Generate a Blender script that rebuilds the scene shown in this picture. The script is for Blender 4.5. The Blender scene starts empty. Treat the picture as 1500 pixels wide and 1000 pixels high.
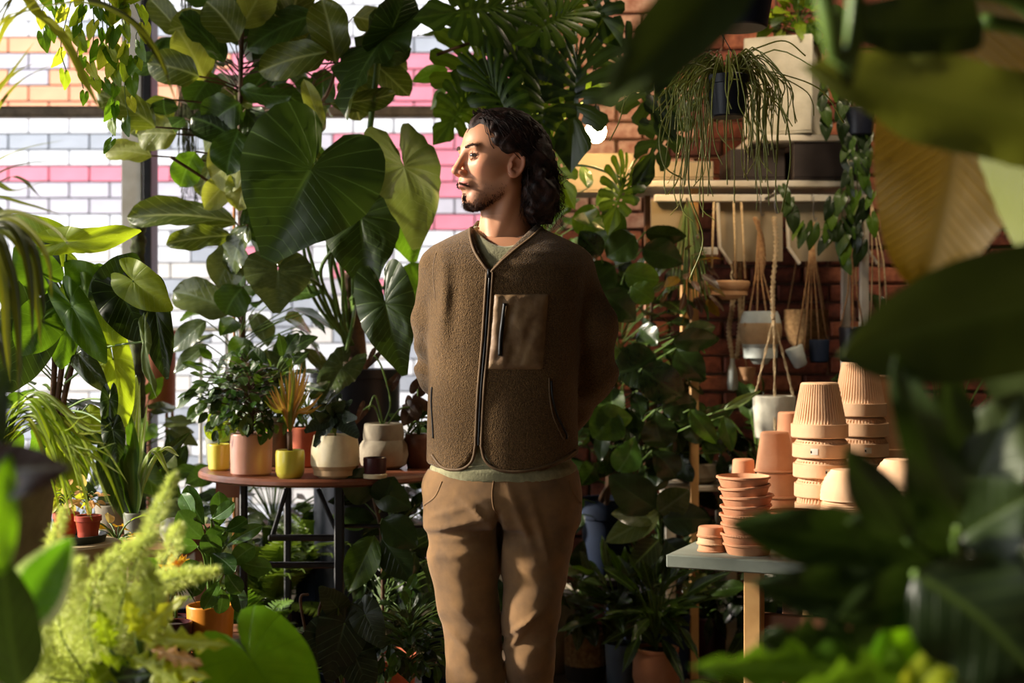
import bpy, math, random
import numpy as np
from mathutils import Vector, Matrix, noise as mnoise
C = bpy.context.scene.collection
random.seed(7)
R = random.Random(11)
PI = math.pi
FPX = 2083.0
CAMZ = 1.25
HOR = 500.0
# ---------------------------------------------------------------- camera
cd = bpy.data.cameras.new('camera'); cam = bpy.data.objects.new('camera', cd); C.objects.link(cam)
cam.location = (0, 0, CAMZ); cam.rotation_euler = (PI/2, 0, 0)
cd.sensor_width = 36; cd.lens = 36*FPX/1500; cd.clip_start = 0.05
cd.dof.use_dof = True; cd.dof.focus_distance = 3.4; cd.dof.aperture_fstop = 3.2
bpy.context.scene.camera = cam
# ---------------------------------------------------------------- world, sun, daylight
sc = bpy.context.scene
w = bpy.data.worlds.new('sky'); sc.world = w; w.use_nodes = True
bg = w.node_tree.nodes['Background']; bg.inputs[0].default_value = (0.95, 0.97, 1.0, 1); bg.inputs[1].default_value = 2.5
sd = bpy.data.lights.new('sun', 'SUN'); sd.energy = 9.5; sd.angle = math.radians(4); sd.color = (1.0, 0.89, 0.74)
sun = bpy.data.objects.new('sun', sd); C.objects.link(sun)
SUNDIR = Vector((-0.90, 0.03, 0.37)).normalized()          # towards the sun
sun.rotation_euler = SUNDIR.to_track_quat('Z', 'Y').to_euler()
def portal(name, loc, rot, sx, sy):
    d = bpy.data.lights.new(name, 'AREA'); d.shape = 'RECTANGLE'; d.size = sx; d.size_y = sy
    d.cycles.is_portal = True
    o = bpy.data.objects.new(name, d); C.objects.link(o); o.location = loc; o.rotation_euler = rot
portal('portal_left', (-2.78, 2.0, 1.7), (0, -PI/2, 0), 2.6, 7.2)
portal('portal_back', (-1.4, 5.95, 1.55), (-PI/2, 0, 0), 2.8, 2.4)
vs = sc.view_settings; vs.view_transform = 'Standard'; vs.look = 'None'; vs.exposure = 0.22; vs.gamma = 1; vs.use_curve_mapping = False
sc.cycles.max_bounces = 7; sc.cycles.transparent_max_bounces = 10; sc.cycles.diffuse_bounces = 4
sc.cycles.caustics_reflective = False; sc.cycles.caustics_refractive = False
sc.cycles.sample_clamp_indirect = 6

# ---------------------------------------------------------------- helpers
def lin(c):
    r = []
    for v in c[:3]:
        v = v/255.0
        r.append(v/12.92 if v <= 0.04045 else ((v+0.055)/1.055)**2.4)
    return (*r, 1.0)
def W(px, py, D): return Vector(((px-750)/FPX*D, D, CAMZ-(py-HOR)/FPX*D))
def M(px, D): return px*D/FPX
def srnd(a, b): return R.uniform(a, b)

class NT:
    def __init__(s, name):
        s.m = bpy.data.materials.new(name); s.m.use_nodes = True; s.t = s.m.node_tree; s.t.nodes.clear()
        s.out = s.n('ShaderNodeOutputMaterial')
    def n(s, k, **kw):
        nd = s.t.nodes.new(k)
        for a, b in kw.items(): setattr(nd, a, b)
        return nd
    def l(s, a, b): s.t.links.new(a, b)
    def math(s, op, a, b=None, clamp=False):
        nd = s.n('ShaderNodeMath', operation=op, use_clamp=clamp)
        for i, v in enumerate((a, b)):
            if v is None: continue
            if isinstance(v, (int, float)): nd.inputs[i].default_value = v
            else: s.l(v, nd.inputs[i])
        return nd.outputs[0]
    def mix(s, f, a, b, mode='MIX'):
        nd = s.n('ShaderNodeMix', data_type='RGBA', blend_type=mode)
        for i, v in ((0, f), (6, a), (7, b)):
            if isinstance(v, (int, float)): nd.inputs[i].default_value = v
            elif isinstance(v, tuple): nd.inputs[i].default_value = v
            else: s.l(v, nd.inputs[i])
        return nd.outputs[2]
    def ramp(s, f, stops):
        nd = s.n('ShaderNodeValToRGB'); cr = nd.color_ramp
        while len(cr.elements) < len(stops): cr.elements.new(0.5)
        for e, (p, c) in zip(cr.elements, stops): e.position = p; e.color = c
        s.l(f, nd.inputs[0]); return nd.outputs[0]
    def noise(s, scale, detail=3, vec=None, out=0, rough=0.55):
        nd = s.n('ShaderNodeTexNoise'); nd.inputs['Scale'].default_value = scale; nd.inputs['Detail'].default_value = detail
        nd.inputs['Roughness'].default_value = rough
        if vec is None:
            tc = s.n('ShaderNodeTexCoord'); vec = tc.outputs['Object']
        s.l(vec, nd.inputs['Vector']); return nd.outputs[out]
    def bump(s, h, st, dist=0.01):
        nd = s.n('ShaderNodeBump'); nd.inputs['Strength'].default_value = st; nd.inputs['Distance'].default_value = dist
        s.l(h, nd.inputs['Height']); return nd.outputs[0]
    def bsdf(s, col, rough=0.5, normal=None, spec=0.5, metal=0.0, sheen=0.0, coat=0.0):
        b = s.n('ShaderNodeBsdfPrincipled')
        for k, v in (('Base Color', col), ('Roughness', rough), ('Specular IOR Level', spec), ('Metallic', metal), ('Sheen Weight', sheen), ('Coat Weight', coat)):
            if isinstance(v, (int, float, tuple)): b.inputs[k].default_value = v
            else: s.l(v, b.inputs[k])
        if normal is not None: s.l(normal, b.inputs['Normal'])
        return b
    def done(s, shader): s.l(shader, s.out.inputs[0]); return s.m

MATS = {}
def mat(name, c, rough=0.6, c2=None, scale=20, var=0.25, bump=0.0, bscale=None, spec=0.4, metal=0.0, coat=0.0, sheen=0.0):
    if name in MATS: return MATS[name]
    t = NT(name); c = lin(c)
    c2 = lin(c2) if c2 else tuple(x*(1-var) for x in c[:3])+(1,)
    f = t.noise(scale, 4)
    col = t.ramp(f, [(0.35, c2), (0.65, c)])
    nm = None
    if bump: nm = t.bump(t.noise(bscale or scale*3, 4), bump, 0.004)
    MATS[name] = t.done(t.bsdf(col, rough, nm, spec, metal, sheen, coat).outputs[0])
    return MATS[name]

def leafmat(name, dark, light, vein=None, trans=0.35, gloss=0.35, veinw=0.06, under=None, margin=None, veinamt=0.7, tcol=None, nscale=9, bump=0.35):
    if name in MATS: return MATS[name]
    t = NT(name)
    dark, light = [(a*1.10, b*.97, c*.72) for a, b, c in (dark, light)]
    uv = t.n('ShaderNodeUVMap'); uv.uv_map = 'UVMap'
    sp = t.n('ShaderNodeSeparateXYZ'); t.l(uv.outputs[0], sp.inputs[0])
    ph, mid = sp.outputs[0], sp.outputs[1]
    oi = t.n('ShaderNodeObjectInfo')
    fr = t.math('FRACT', ph)
    d = t.math('ABSOLUTE', t.math('SUBTRACT', fr, 0.5))        # 0 at the vein line
    vm = t.math('SUBTRACT', 1.0, t.math('DIVIDE', d, veinw), clamp=True)
    mm = t.math('SUBTRACT', 1.0, t.math('DIVIDE', mid, 0.035), clamp=True)
    vmask = t.math('MAXIMUM', t.math('MULTIPLY', vm, 0.75), mm)
    n1 = t.noise(nscale, 3)
    f = t.math('ADD', t.math('MULTIPLY', n1, 0.6), t.math('MULTIPLY', oi.outputs['Random'], 0.45))
    base = t.ramp(f, [(0.28, lin(dark)), (0.78, lin(light))])
    vein = lin(vein) if vein else tuple(min(1, x*1.9+0.01) for x in lin(light)[:3])+(1,)
    if under:
        geo = t.n('ShaderNodeNewGeometry')
        base = t.mix(geo.outputs['Backfacing'], base, t.mix(f, tuple(x*0.75 for x in lin(under)[:3])+(1,), lin(under)))
    col = t.mix(t.math('MULTIPLY', vmask, veinamt), base, vein)
    if margin:
        mk = t.math('GREATER_THAN', t.math('ADD', mid, t.math('MULTIPLY', t.noise(40, 2), 0.12)), margin[0])
        col = t.mix(mk, col, lin(margin[1]))
    h = t.math('SUBTRACT', t.math('MULTIPLY', vmask, -1.0), t.math('MULTIPLY', n1, 0.3))
    nm = t.bump(h, bump, 0.002)
    b = t.bsdf(col, gloss, nm, 0.45)
    tr = t.n('ShaderNodeBsdfTranslucent')
    tl = t.mix(0.5, col, lin(tcol) if tcol else tuple(min(1, x*y) for x, y in zip(lin(light)[:3], (2.3, 2.2, 1.1)))+(1,))
    t.l(tl, tr.inputs[0])
    mx = t.n('ShaderNodeMixShader'); mx.inputs[0].default_value = trans
    t.l(b.outputs[0], mx.inputs[1]); t.l(tr.outputs[0], mx.inputs[2])
    MATS[name] = t.done(mx.outputs[0]); return MATS[name]

LOC = {}
def setp(o, label=None, cat=None, group=None, kind=None):
    if label: o['label'] = label
    if cat: o['category'] = cat
    if group: o['group'] = group
    if kind: o['kind'] = kind
    return o
def thing(name, label, cat, loc, group=None):
    o = bpy.data.objects.new(name, None); C.objects.link(o); o.empty_display_size = 0.05
    o.location = loc; LOC[o.name] = Vector(loc); return setp(o, label, cat, group)
def link(name, me, parent=None, mw=None, label=None, kind=None):
    """mw: world matrix (no parent rotation anywhere)"""
    o = bpy.data.objects.new(name, me); C.objects.link(o)
    mw = mw or Matrix.Identity(4)
    wl = mw.translation.copy()
    if parent is not None:
        o.parent = parent
        mw = Matrix.Translation(-LOC[parent.name]) @ mw
    o.matrix_basis = mw
    LOC[o.name] = wl if wl.length > 0 or parent is None else wl
    if label: o['label'] = label
    if kind: o['kind'] = kind
    return o

class MB:
    def __init__(s): s.v = []; s.f = []; s.uv = []; s.mi = []; s.cur = 0
    def add(s, v, f, uv=None):
        n = len(s.v); s.v += [tuple(p) for p in v]; s.f += [tuple(i+n for i in q) for q in f]
        s.uv += (uv if uv else [(0.5, 1.0)]*len(v)); s.mi += [s.cur]*len(f); return s
    def box(s, x0, x1, y0, y1, z0, z1, m=None):
        v = [(x, y, z) for x in (x0, x1) for y in (y0, y1) for z in (z0, z1)]
        if m is not None: v = [m @ Vector(p) for p in v]
        return s.add(v, [(0, 1, 3, 2), (4, 6, 7, 5), (0, 4, 5, 1), (2, 3, 7, 6), (0, 2, 6, 4), (1, 5, 7, 3)])
    def bbox(s, x0, x1, y0, y1, z0, z1, b=0.004, m=None):   # chamfered box
        b = min(b, (x1-x0)*.45, (y1-y0)*.45, (z1-z0)*.45)
        import itertools
        v = []; idx = {}
        X, Y, Z = (x0, x1), (y0, y1), (z0, z1)
        for i, j, k in itertools.product((0, 1), repeat=3):
            sx, sy, sz = (1-2*i), (1-2*j), (1-2*k)
            for a in range(3):
                p = [X[i], Y[j], Z[k]]
                for q, sg in enumerate((sx, sy, sz)):
                    if q != a: p[q] += sg*b
                idx[(i, j, k, a)] = len(v); v.append(tuple(p))
        f = []
        for a in range(3):
            o1, o2 = [q for q in range(3) if q != a]
            for sde in (0, 1):
                q = []
                for (p1, p2) in ((0, 0), (1, 0), (1, 1), (0, 1)):
                    c = [0, 0, 0]; c[a] = sde; c[o1] = p1; c[o2] = p2; q.append(idx[(*c, a)])
                f.append(tuple(q))
            for p1 in (0, 1):
                for p2 in (0, 1):
                    c0 = [0, 0, 0]; c0[o1] = p1; c0[o2] = p2; c1 = list(c0); c1[a] = 1
                    f.append((idx[(*c0, o1)], idx[(*c0, o2)], idx[(*c1, o2)], idx[(*c1, o1)]))
        for i, j, k in itertools.product((0, 1), repeat=3):
            f.append((idx[(i, j, k, 0)], idx[(i, j, k, 1)], idx[(i, j, k, 2)]))
        if m is not None: v = [m @ Vector(p) for p in v]
        return s.add(v, f)
    def tube(s, pts, r, n=6, cap=True):
        pts = [Vector(p) for p in pts]; m = len(pts)
        if isinstance(r, (int, float)): r = [r]*m
        elif len(r) == 2: r = [r[0]+(r[1]-r[0])*i/(m-1) for i in range(m)]
        vs = []; up = None
        for i, p in enumerate(pts):
            d = (pts[min(i+1, m-1)]-pts[max(i-1, 0)])
            d = d.normalized() if d.length > 1e-9 else Vector((0, 0, 1))
            if up is None: up = Vector((0, 0, 1)) if abs(d.z) < 0.9 else Vector((0, 1, 0))
            a = d.cross(up); a = a.normalized() if a.length > 1e-6 else d.orthogonal().normalized()
            up = a.cross(d); b = up
            for k in range(n):
                t = 2*PI*k/n; vs.append(p + (a*math.cos(t)+b*math.sin(t))*r[i])
        f = [(i*n+k, i*n+(k+1) % n, (i+1)*n+(k+1) % n, (i+1)*n+k) for i in range(m-1) for k in range(n)]
        if cap: f += [tuple(range(n-1, -1, -1)), tuple((m-1)*n+k for k in range(n))]
        return s.add(vs, f)
    def lathe(s, prof, c=(0, 0, 0), n=32, m=None, mod=None):
        vs = []
        for (r, z) in prof:
            for k in range(n):
                t = 2*PI*k/n; rr = r if mod is None else mod(r, z, t)
                p = Vector((rr*math.cos(t), rr*math.sin(t), z))
                vs.append((m @ p if m is not None else p) + Vector(c))
        q = len(prof)
        f = [(i*n+k, i*n+(k+1) % n, (i+1)*n+(k+1) % n, (i+1)*n+k) for i in range(q-1) for k in range(n)]
        if prof[0][0] > 1e-5: f.append(tuple(range(n-1, -1, -1)))
        if prof[-1][0] > 1e-5: f.append(tuple((q-1)*n+k for k in range(n)))
        return s.add(vs, f)
    def ball(s, c, r, n=10, sq=(1, 1, 1)):
        prof = [(max(1e-4, math.sin(PI*i/n)), -math.cos(PI*i/n)) for i in range(n+1)]
        m = Matrix.Diagonal((r*sq[0], r*sq[1], r*sq[2])).to_4x4()
        return s.lathe(prof, c, n*2, m)
    def mesh(s, name, mats, smooth=True):
        me = bpy.data.meshes.new(name); me.from_pydata(s.v, [], s.f); me.update()
        for m in (mats if isinstance(mats, (list, tuple)) else [mats]): me.materials.append(m)
        u = me.uv_layers.new(name='UVMap')
        ix = np.empty(len(me.loops), np.int32); me.loops.foreach_get('vertex_index', ix)
        u.data.foreach_set('uv', np.array(s.uv, np.float32)[ix].ravel())
        if any(s.mi): me.polygons.foreach_set('material_index', s.mi)
        if smooth:
            me.polygons.foreach_set('use_smooth', [True]*len(me.polygons))
            if smooth != 'all': me.set_sharp_from_angle(angle=math.radians(38))
        return me
    def obj(s, name, mats, parent=None, label=None, kind=None, smooth=True):
        """vertices given in world space"""
        me = s.mesh(name, mats, smooth)
        if parent is None:
            c = np.array(s.v); o0 = Vector((float((c[:, 0].min()+c[:, 0].max())/2), float((c[:, 1].min()+c[:, 1].max())/2), float(c[:, 2].min())))
        else: o0 = LOC[parent.name]
        me.transform(Matrix.Translation(-o0))
        return link(name, me, parent, Matrix.Translation(o0), label, kind)
def struct(o): o['kind'] = 'structure'; return o

def bez(p0, p1, p2, n=10):
    p0, p1, p2 = Vector(p0), Vector(p1), Vector(p2)
    return [p0*(1-t)**2 + p1*2*t*(1-t) + p2*t*t for t in [i/n for i in range(n+1)]]
def catmull(P, n=6):
    P = [Vector(p) for p in P]
    if len(P) < 3: return P
    Q = [P[0]*2-P[1]] + P + [P[-1]*2-P[-2]]; out = []
    for i in range(1, len(Q)-2):
        for k in range(n):
            t = k/n; a, b, c, d = Q[i-1], Q[i], Q[i+1], Q[i+2]
            out.append(0.5*((2*b)+(c-a)*t+(2*a-5*b+4*c-d)*t*t+(3*b-a-3*c+d)*t**3))
    out.append(P[-1]); return out

# ---------------------------------------------------------------- leaves
def wprof(kind, v):
    if kind == 'ovate':  return 0.30*math.sin(PI*v**0.85)**0.75 if 0 < v < 1 else 0
    if kind == 'round':  return 0.42*math.sin(PI*v**0.9)**0.55 if 0 < v < 1 else 0
    if kind == 'obov':   return 0.33*(math.sin(PI*v**1.5)**0.6) if 0 < v < 1 else 0
    if kind == 'fiddle': return (0.36*math.sin(PI*min(1, v**1.35))**0.55 + 0.10*math.exp(-((v-.2)/.13)**2))*(1 if v > .04 else v/.04) if 0 < v < 1 else 0
    if kind == 'lance':  return 0.17*math.sin(PI*v**0.8)**0.95 if 0 < v < 1 else 0
    if kind == 'blade':  return 0.045*min(1, v*6+0.3)*(1-v**3)+0.001
    if kind == 'sword':  return 0.075*min(1, v*3+0.5)*(1-v**5)**0.7+0.001
    if kind == 'banana': return 0.24*min(1, max(0, (v-0.01))*14)**0.5*(1-v**4.5)**0.8 if 0 < v < 1 else 0
    if kind == 'lobed':  return 0.30*math.sin(PI*v**0.8)**0.7*(0.72+0.28*math.cos(2*PI*v*5.5)) if 0 < v < 1 else 0
    return 0.3
NATW = {}
LMESH = {}
def linear_leaf(kind, matl, var=0, droop=0.25, fold=0.12, wave=0.02, nveins=7, nv=18, nu=4, slant=0.5, pillow=0.006, twist=0.0, uvfrac=False):
    rr = random.Random(hash((kind, var)) & 255 if False else (sum(map(ord, kind))*7+var*31))
    sg = [rr.uniform(-1, 1) for _ in range(6)]
    mb = MB(); vs = []; uv = []; fs = []
    for i in range(nv+1):
        v = i/nv; wv = wprof(kind, min(max(v, 0.0), 1.0))
        cy = -droop*(1+0.3*sg[0])*v*v; side = 0.06*sg[1]*math.sin(v*PI)
        tw = twist*v
        for j in range(-nu, nu+1):
            u = j/nu; x = u*wv
            z = fold*abs(x)*(1+0.4*sg[2]) + wave*math.sin(v*PI*(4+2*sg[3])+u*2.2+sg[4]*3)*abs(u)**1.5
            phv = v*nveins - abs(u)*slant*nveins*wv/0.5
            z += pillow*math.cos(2*PI*phv)*min(1, abs(u)*2)*(1 if v < .95 else 0)*-1
            xx = x*math.cos(tw)-z*math.sin(tw); zz = x*math.sin(tw)+z*math.cos(tw)
            vs.append((xx+side, v*math.cos(droop*v*0.7), zz+cy)); uv.append((phv+0.5, abs(u)*.3 if uvfrac else abs(x)))
    m = 2*nu+1
    for i in range(nv):
        for j in range(2*nu):
            fs.append((i*m+j, i*m+j+1, (i+1)*m+j+1, (i+1)*m+j))
    mb.add(vs, fs, uv); return mb.mesh(kind+'_leaf', matl, 'all')
POLAR = {
 'heart': [(0, 1.0), (8, .9), (20, .78), (45, .68), (80, .63), (115, .60), (145, .56), (165, .40), (180, .10)],
 'ear':   [(0, 1.0), (8, .86), (25, .72), (55, .64), (85, .64), (115, .68), (140, .72), (158, .66), (171, .45), (180, .14)],
 'umbel': [(0, 1.0), (5, .92), (20, .86), (50, .80), (90, .74), (130, .70), (155, .58), (171, .32), (180, .10)],
 'arrow': [(0, 1.0), (8, .80), (20, .60), (40, .42), (75, .34), (110, .38), (140, .52), (155, .60), (168, .42), (180, .10)],
 'disc':  [(0, 1.0), (10, .95), (30, .9), (60, .85), (90, .82), (120, .8), (150, .72), (168, .5), (180, .15)],
}
def polar_leaf(kind, matl, var=0, droop=0.25, fold=0.15, wave=0.03, nveins=9, ns=44, nr=9, pillow=0.010, ruffle=0.0):
    rr = random.Random(sum(map(ord, kind))*5+var*17)
    sg = [rr.uniform(-1, 1) for _ in range(6)]
    tb = POLAR[kind]; mb = MB(); vs = [(0, 0, 0)]; uv = [(0.5, 0.0)]; fs = []
    for k in range(ns):
        a = -180+360*k/ns+ 360/ns*0.5
        aa = abs(a); r = float(np.interp(aa, [p[0] for p in tb], [p[1] for p in tb]))
        r *= 1+ruffle*math.sin(k*1.9+sg[0])*0.5 + 0.02*sg[1]*math.sin(math.radians(a)*3)
        for q in range(1, nr+1):
            t = q/nr; x = r*t*math.sin(math.radians(a)); y = r*t*math.cos(math.radians(a))
            mv = y-0.62*abs(x); th0 = 58.2
            ph = (mv*nveins*1.15 if mv >= 0 else -max(0.0, aa-th0)/180*nveins*t**.15)+0.5
            z = fold*abs(x)*(1+.3*sg[2]) - droop*max(0, y)**2 - 0.30*droop*(y*y if y < 0 else 0) - 0.35*droop*x*x*2
            z += wave*math.sin(math.radians(a)*(5+sg[3])+sg[4]*3)*t**2 - pillow*math.cos(2*PI*(ph+0.5))*t
            if ruffle: z += ruffle*0.5*math.cos(k*1.9)*t**3
            vs.append((x, y, z)); uv.append((ph, abs(x) if y > 0 else 0.3))
    for k in range(ns):
        k2 = (k+1) % ns
        if k == ns-1: continue                       # sinus slit stays open
        fs.append((0, 1+k2*nr, 1+k*nr))
        for q in range(nr-1):
            fs.append((1+k*nr+q, 1+k2*nr+q, 1+k2*nr+q+1, 1+k*nr+q+1))
    mb.add(vs, fs, uv); return mb.mesh(kind+'_leaf', matl, 'all')
def monstera_leaf(matl, var=0, droop=0.3, nl=7):
    rr = random.Random(91+var); mb = MB()
    tb = [(0, 1.0), (10, .9), (30, .80), (60, .74), (90, .72), (120, .70), (145, .66), (163, .5), (178, .15)]
    A = [p[0] for p in tb]; B = [p[1] for p in tb]
    def out(a): return float(np.interp(a, A, B))
    # lobes leave the midrib at successive points and sweep to the margin
    for sgn in (-1, 1):
        for i in range(nl+1):
            t0, t1 = i/(nl+1), (i+1)/(nl+1)
            gap = 0.10 + 0.04*rr.random()
            cut = rr.uniform(0.30, 0.5)
            ns = 9; rows = []
            for k in range(ns+1):
                s_ = k/ns
                row = []
                for e in (0, 0.33, 0.66, 1):
                    g = 0 if s_ < cut else gap*min(1, (s_-cut)*5)
                    if s_ > .88: g += (s_-.88)*1.6
                    tt = t0+(t1-t0)*(e*(1-2*g)+g)
                    ang = 170*(1-tt)**0.9
                    my = -0.02+0.62*tt**1.2                     # start on the midrib
                    ox, oy = out(ang)*math.sin(math.radians(ang)), out(ang)*math.cos(math.radians(ang))
                    if i == nl and e == 1: ox, oy = 0.0, 1.0
                    x = ox*s_; y = my+(oy-my)*s_ + 0.05*math.sin(PI*s_)*-1*(1-tt)
                    z = 0.22*x - droop*(max(0, y)**2 + 1.2*x*x) - 0.05*droop*s_ + 0.012*math.sin(e*PI)
                    row.append(((x*sgn, y, z), (0.5 if abs(e-.5) < .2 else 0.0+e, x+0.002)))
                rows.append(row)
            vs = [q[0] for r_ in rows for q in r_]; uv = [q[1] for r_ in rows for q in r_]; fs = []
            hole = rr.choice([1, 1, 2])
            for k in range(ns):
                for e in range(3):
                    if k == hole and e == 2 and i < nl: continue       # small hole by the midrib
                    q = (k*4+e, k*4+e+1, (k+1)*4+e+1, (k+1)*4+e)
                    fs.append(q if sgn < 0 else q[::-1])
            mb.add(vs, fs, uv)
    return mb.mesh('monstera_leaf', matl, 'all')
def leafmesh(kind, mname, var=0, **kw):
    key = (kind, mname, var, tuple(sorted(kw.items())))
    if key in LMESH: return LMESH[key]
    m = MATS[mname]
    if kind == 'monstera': me = monstera_leaf(m, var, **kw)
    elif kind in POLAR: me = polar_leaf(kind, m, var, **kw)
    else: me = linear_leaf(kind, m, var, **kw)
    a = np.empty(len(me.vertices)*3, np.float32); me.vertices.foreach_get('co', a); a = a.reshape(-1, 3)
    NATW[me.name] = float(a[:, 0].max()-a[:, 0].min())
    LMESH[key] = me; return me
CAMP = Vector((0, 0, CAMZ))
def leaf(parent, me, base, tip, width=None, roll=0.0, nrm=None, name='leaf', label=None, flip=False):
    base, tip = Vector(base), Vector(tip); y = tip-base; L = y.length; y.normalize()
    n = Vector(nrm) if nrm is not None else (CAMP-(base+tip)/2)
    n = n - y*n.dot(y)
    if n.length < 1e-4: n = y.orthogonal()
    n.normalize()
    if roll: n = Matrix.Rotation(math.radians(roll), 3, y) @ n
    if flip: n = -n
    x = y.cross(n)
    wx = L if width is None else width/NATW[me.name]
    m = Matrix(((x.x*wx, y.x*L, n.x*L, base.x), (x.y*wx, y.y*L, n.y*L, base.y), (x.z*wx, y.z*L, n.z*L, base.z), (0, 0, 0, 1)))
    return link(name, me, parent, m, label)
def tubeobj(name, pts, r, m, parent, n=6, label=None, kind=None):
    return MB().tube(pts, r, n).obj(name, m, parent, label, kind, smooth='all')
# ---------------------------------------------------------------- materials
mat('plaster', (196, 188, 172), 0.8, (180, 170, 150), 3, bump=0.2)
mat('dark_plaster', (70, 60, 50), 0.85, (50, 42, 36), 3)
mat('floor_concrete', (118, 98, 80), 0.6, (86, 70, 58), 5, bump=0.2)
mat('mortar', (150, 120, 100), 0.9, (110, 84, 70), 14, bump=0.4)
mat('grey_mortar', (170, 170, 172), 0.9, (150, 150, 150), 14)
for i, (a, b) in enumerate([((150, 84, 62), (104, 56, 42)), ((134, 72, 54), (86, 48, 38)), ((172, 104, 74), (122, 68, 50)), ((112, 62, 50), (72, 42, 36))]):
    mat('red_brick_%d' % i, a, 0.85, b, 30, bump=0.5, bscale=60)
mat('pale_peach_brick', (214, 172, 148), 0.8, (176, 120, 98), 26, bump=.4, bscale=60)  # paler peach bricks, laid only in the upper left of the brick wall
for nme, c in dict(white=(240, 240, 242), grey=(176, 180, 188), pink=(238, 142, 160), orange=(246, 176, 136), lilac=(204, 198, 206), cream=(228, 222, 214)).items():
    mat('glazed_'+nme, c, 0.5, tuple(int(x*.93) for x in c), 6, spec=0.3)
mat('white_paint', (226, 220, 206), 0.45, (205, 196, 178), 9)
mat('black_metal', (26, 26, 30), 0.45, (16, 16, 18), 20)
mat('old_wood_rail', (120, 104, 84), 0.6, (86, 74, 58), 16)
mat('steel', (150, 150, 150), 0.35, metal=0.9)
mat('wood_orange', (190, 120, 66), 0.55, (150, 86, 44), 12)
mat('pavement', (205, 205, 205), 0.85, (180, 180, 182), 4)
def glassmat():
    t = NT('pane_glass'); tr = t.n('ShaderNodeBsdfTransparent'); gl = t.n('ShaderNodeBsdfGlossy'); gl.inputs['Roughness'].default_value = 0.02
    fr = t.n('ShaderNodeFresnel'); fr.inputs[0].default_value = 1.2
    mx = t.n('ShaderNodeMixShader'); t.l(fr.outputs[0], mx.inputs[0]); t.l(tr.outputs[0], mx.inputs[1]); t.l(gl.outputs[0], mx.inputs[2])
    MATS['pane_glass'] = t.done(mx.outputs[0])
glassmat()
# warm fill light added out of view to brighten shelves and brick, no fitting
al = bpy.data.lights.new('shelf_fill_light', 'AREA'); al.shape = 'DISK'; al.size = .5; al.energy = 27; al.color = (1, .80, .56)
alo = bpy.data.objects.new('shelf_fill_light', al); C.objects.link(alo); alo.location = (1.2, 4.3, 3.2); alo.rotation_euler = (math.radians(42), 0, 0)
# ---------------------------------------------------------------- the room
XL, XR, YB, YF, ZC = -2.9, 2.9, 5.9, -2.4, 3.3
struct(MB().box(XL-.2, XR+.2, YF-.2, YB+.15, -0.12, 0).obj('floor', MATS['floor_concrete']))
struct(MB().box(XL-.2, XR+.2, YF-.2, YB+.2, ZC, ZC+.15).obj('ceiling', MATS['dark_plaster']))
struct(MB().box(XR, XR+.2, YF-.2, YB+.2, 0, ZC).obj('wall_right', MATS['dark_plaster']))
struct(MB().box(XL-.2, XR+.2, YF-.2, YF, 0, ZC).obj('wall_front', MATS['dark_plaster']))
XB = 0.10   # the window wall ends, the brick begins
# low walls under the glazing
struct(MB().box(XL-.2, XB, YB, YB+.2, 0, 0.42).obj('wall_back_low', MATS['plaster']))
struct(MB().box(XL-.2, XB, YB, YB+.2, 2.78, ZC).obj('wall_back_header', MATS['plaster']))
struct(MB().box(XL-.2, XL, YF, YB+.2, 0, 0.42).obj('wall_left_low', MATS['plaster']))
struct(MB().box(XL-.2, XL, YF, YB+.2, 3.02, ZC).obj('wall_left_header', MATS['plaster']))
struct(MB().box(XL-.2, XL, YF, -1.4, 0.42, 3.02).obj('wall_left_pier', MATS['plaster']))
def empty_struct(name, loc):
    o = bpy.data.objects.new(name, None); C.objects.link(o); o.location = loc; LOC[o.name] = Vector(loc); o['kind'] = 'structure'; return o
wn = empty_struct('window_1', (-1.4, YB+.06, .42))
YW = YB+.03
for x in (-2.86, -1.60, XB-.06):
    MB().bbox(x-.03, x+.055, YW, YW+.09, .42, 2.78).obj('jamb', MATS['white_paint'], wn)
MB().bbox(-1.535, -1.50, YW-.02, YW+.10, .42, 2.78).obj('jamb', MATS['black_metal'], wn)
MB().bbox(XL, XB, YW+.01, YW+.08, 2.19, 2.235, 0.01).obj('transom', MATS['old_wood_rail'], wn)
MB().bbox(XL, XB, YW+.01, YW+.09, 2.70, 2.78, 0.01).obj('transom', MATS['old_wood_rail'], wn)
MB().bbox(XL, XB, YW-.10, YW+.12, .42, .46, 0.01).obj('sill', MATS['white_paint'], wn)
for x in (-1.33, -1.22):
    MB().tube([(x, YW+.15, .46), (x, YW+.15, 1.30)], .008).obj('railing_bar', MATS['white_paint'], wn)
MB().tube([(-2.2, YW+.15, 1.30), (-1.1, YW+.15, 1.30)], .009).obj('railing_bar', MATS['white_paint'], wn)
for x0, x1 in ((-2.86, -1.6), (-1.5, XB-.06)):
    MB().box(x0, x1, YW+.04, YW+.046, .46, 2.78).obj('pane', MATS['pane_glass'], wn)
wl = empty_struct('window_2', (XL-.1, 2, .42))
for y in (-1.36, 0.5, 2.4, 4.2, 5.86):
    MB().bbox(XL-.12, XL-.04, y-.035, y+.035, .42, 3.02).obj('jamb', MATS['black_metal'], wl)
MB().bbox(XL-.12, XL-.04, -1.36, 5.86, 2.2, 2.24).obj('transom', MATS['old_wood_rail'], wl)
MB().bbox(XL-.15, XL+.06, -1.36, 5.86, .42, .46).obj('sill', MATS['white_paint'], wl)
MB().box(XL-.08, XL-.074, -1.36, 5.86, .46, 3.02).obj('pane', MATS['pane_glass'], wl)
# pipes where the window wall meets the brick
pip = empty_struct('trim_1', (XB+.02, YB-.06, 0))
for i, x in enumerate((0.075, 0.125)):
    MB().tube([(x, YB-.06, 0), (x, YB-.06, ZC)], .016, 10).obj('pipe', MATS['white_paint' if i == 0 else 'old_wood_rail'], pip)
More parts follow.
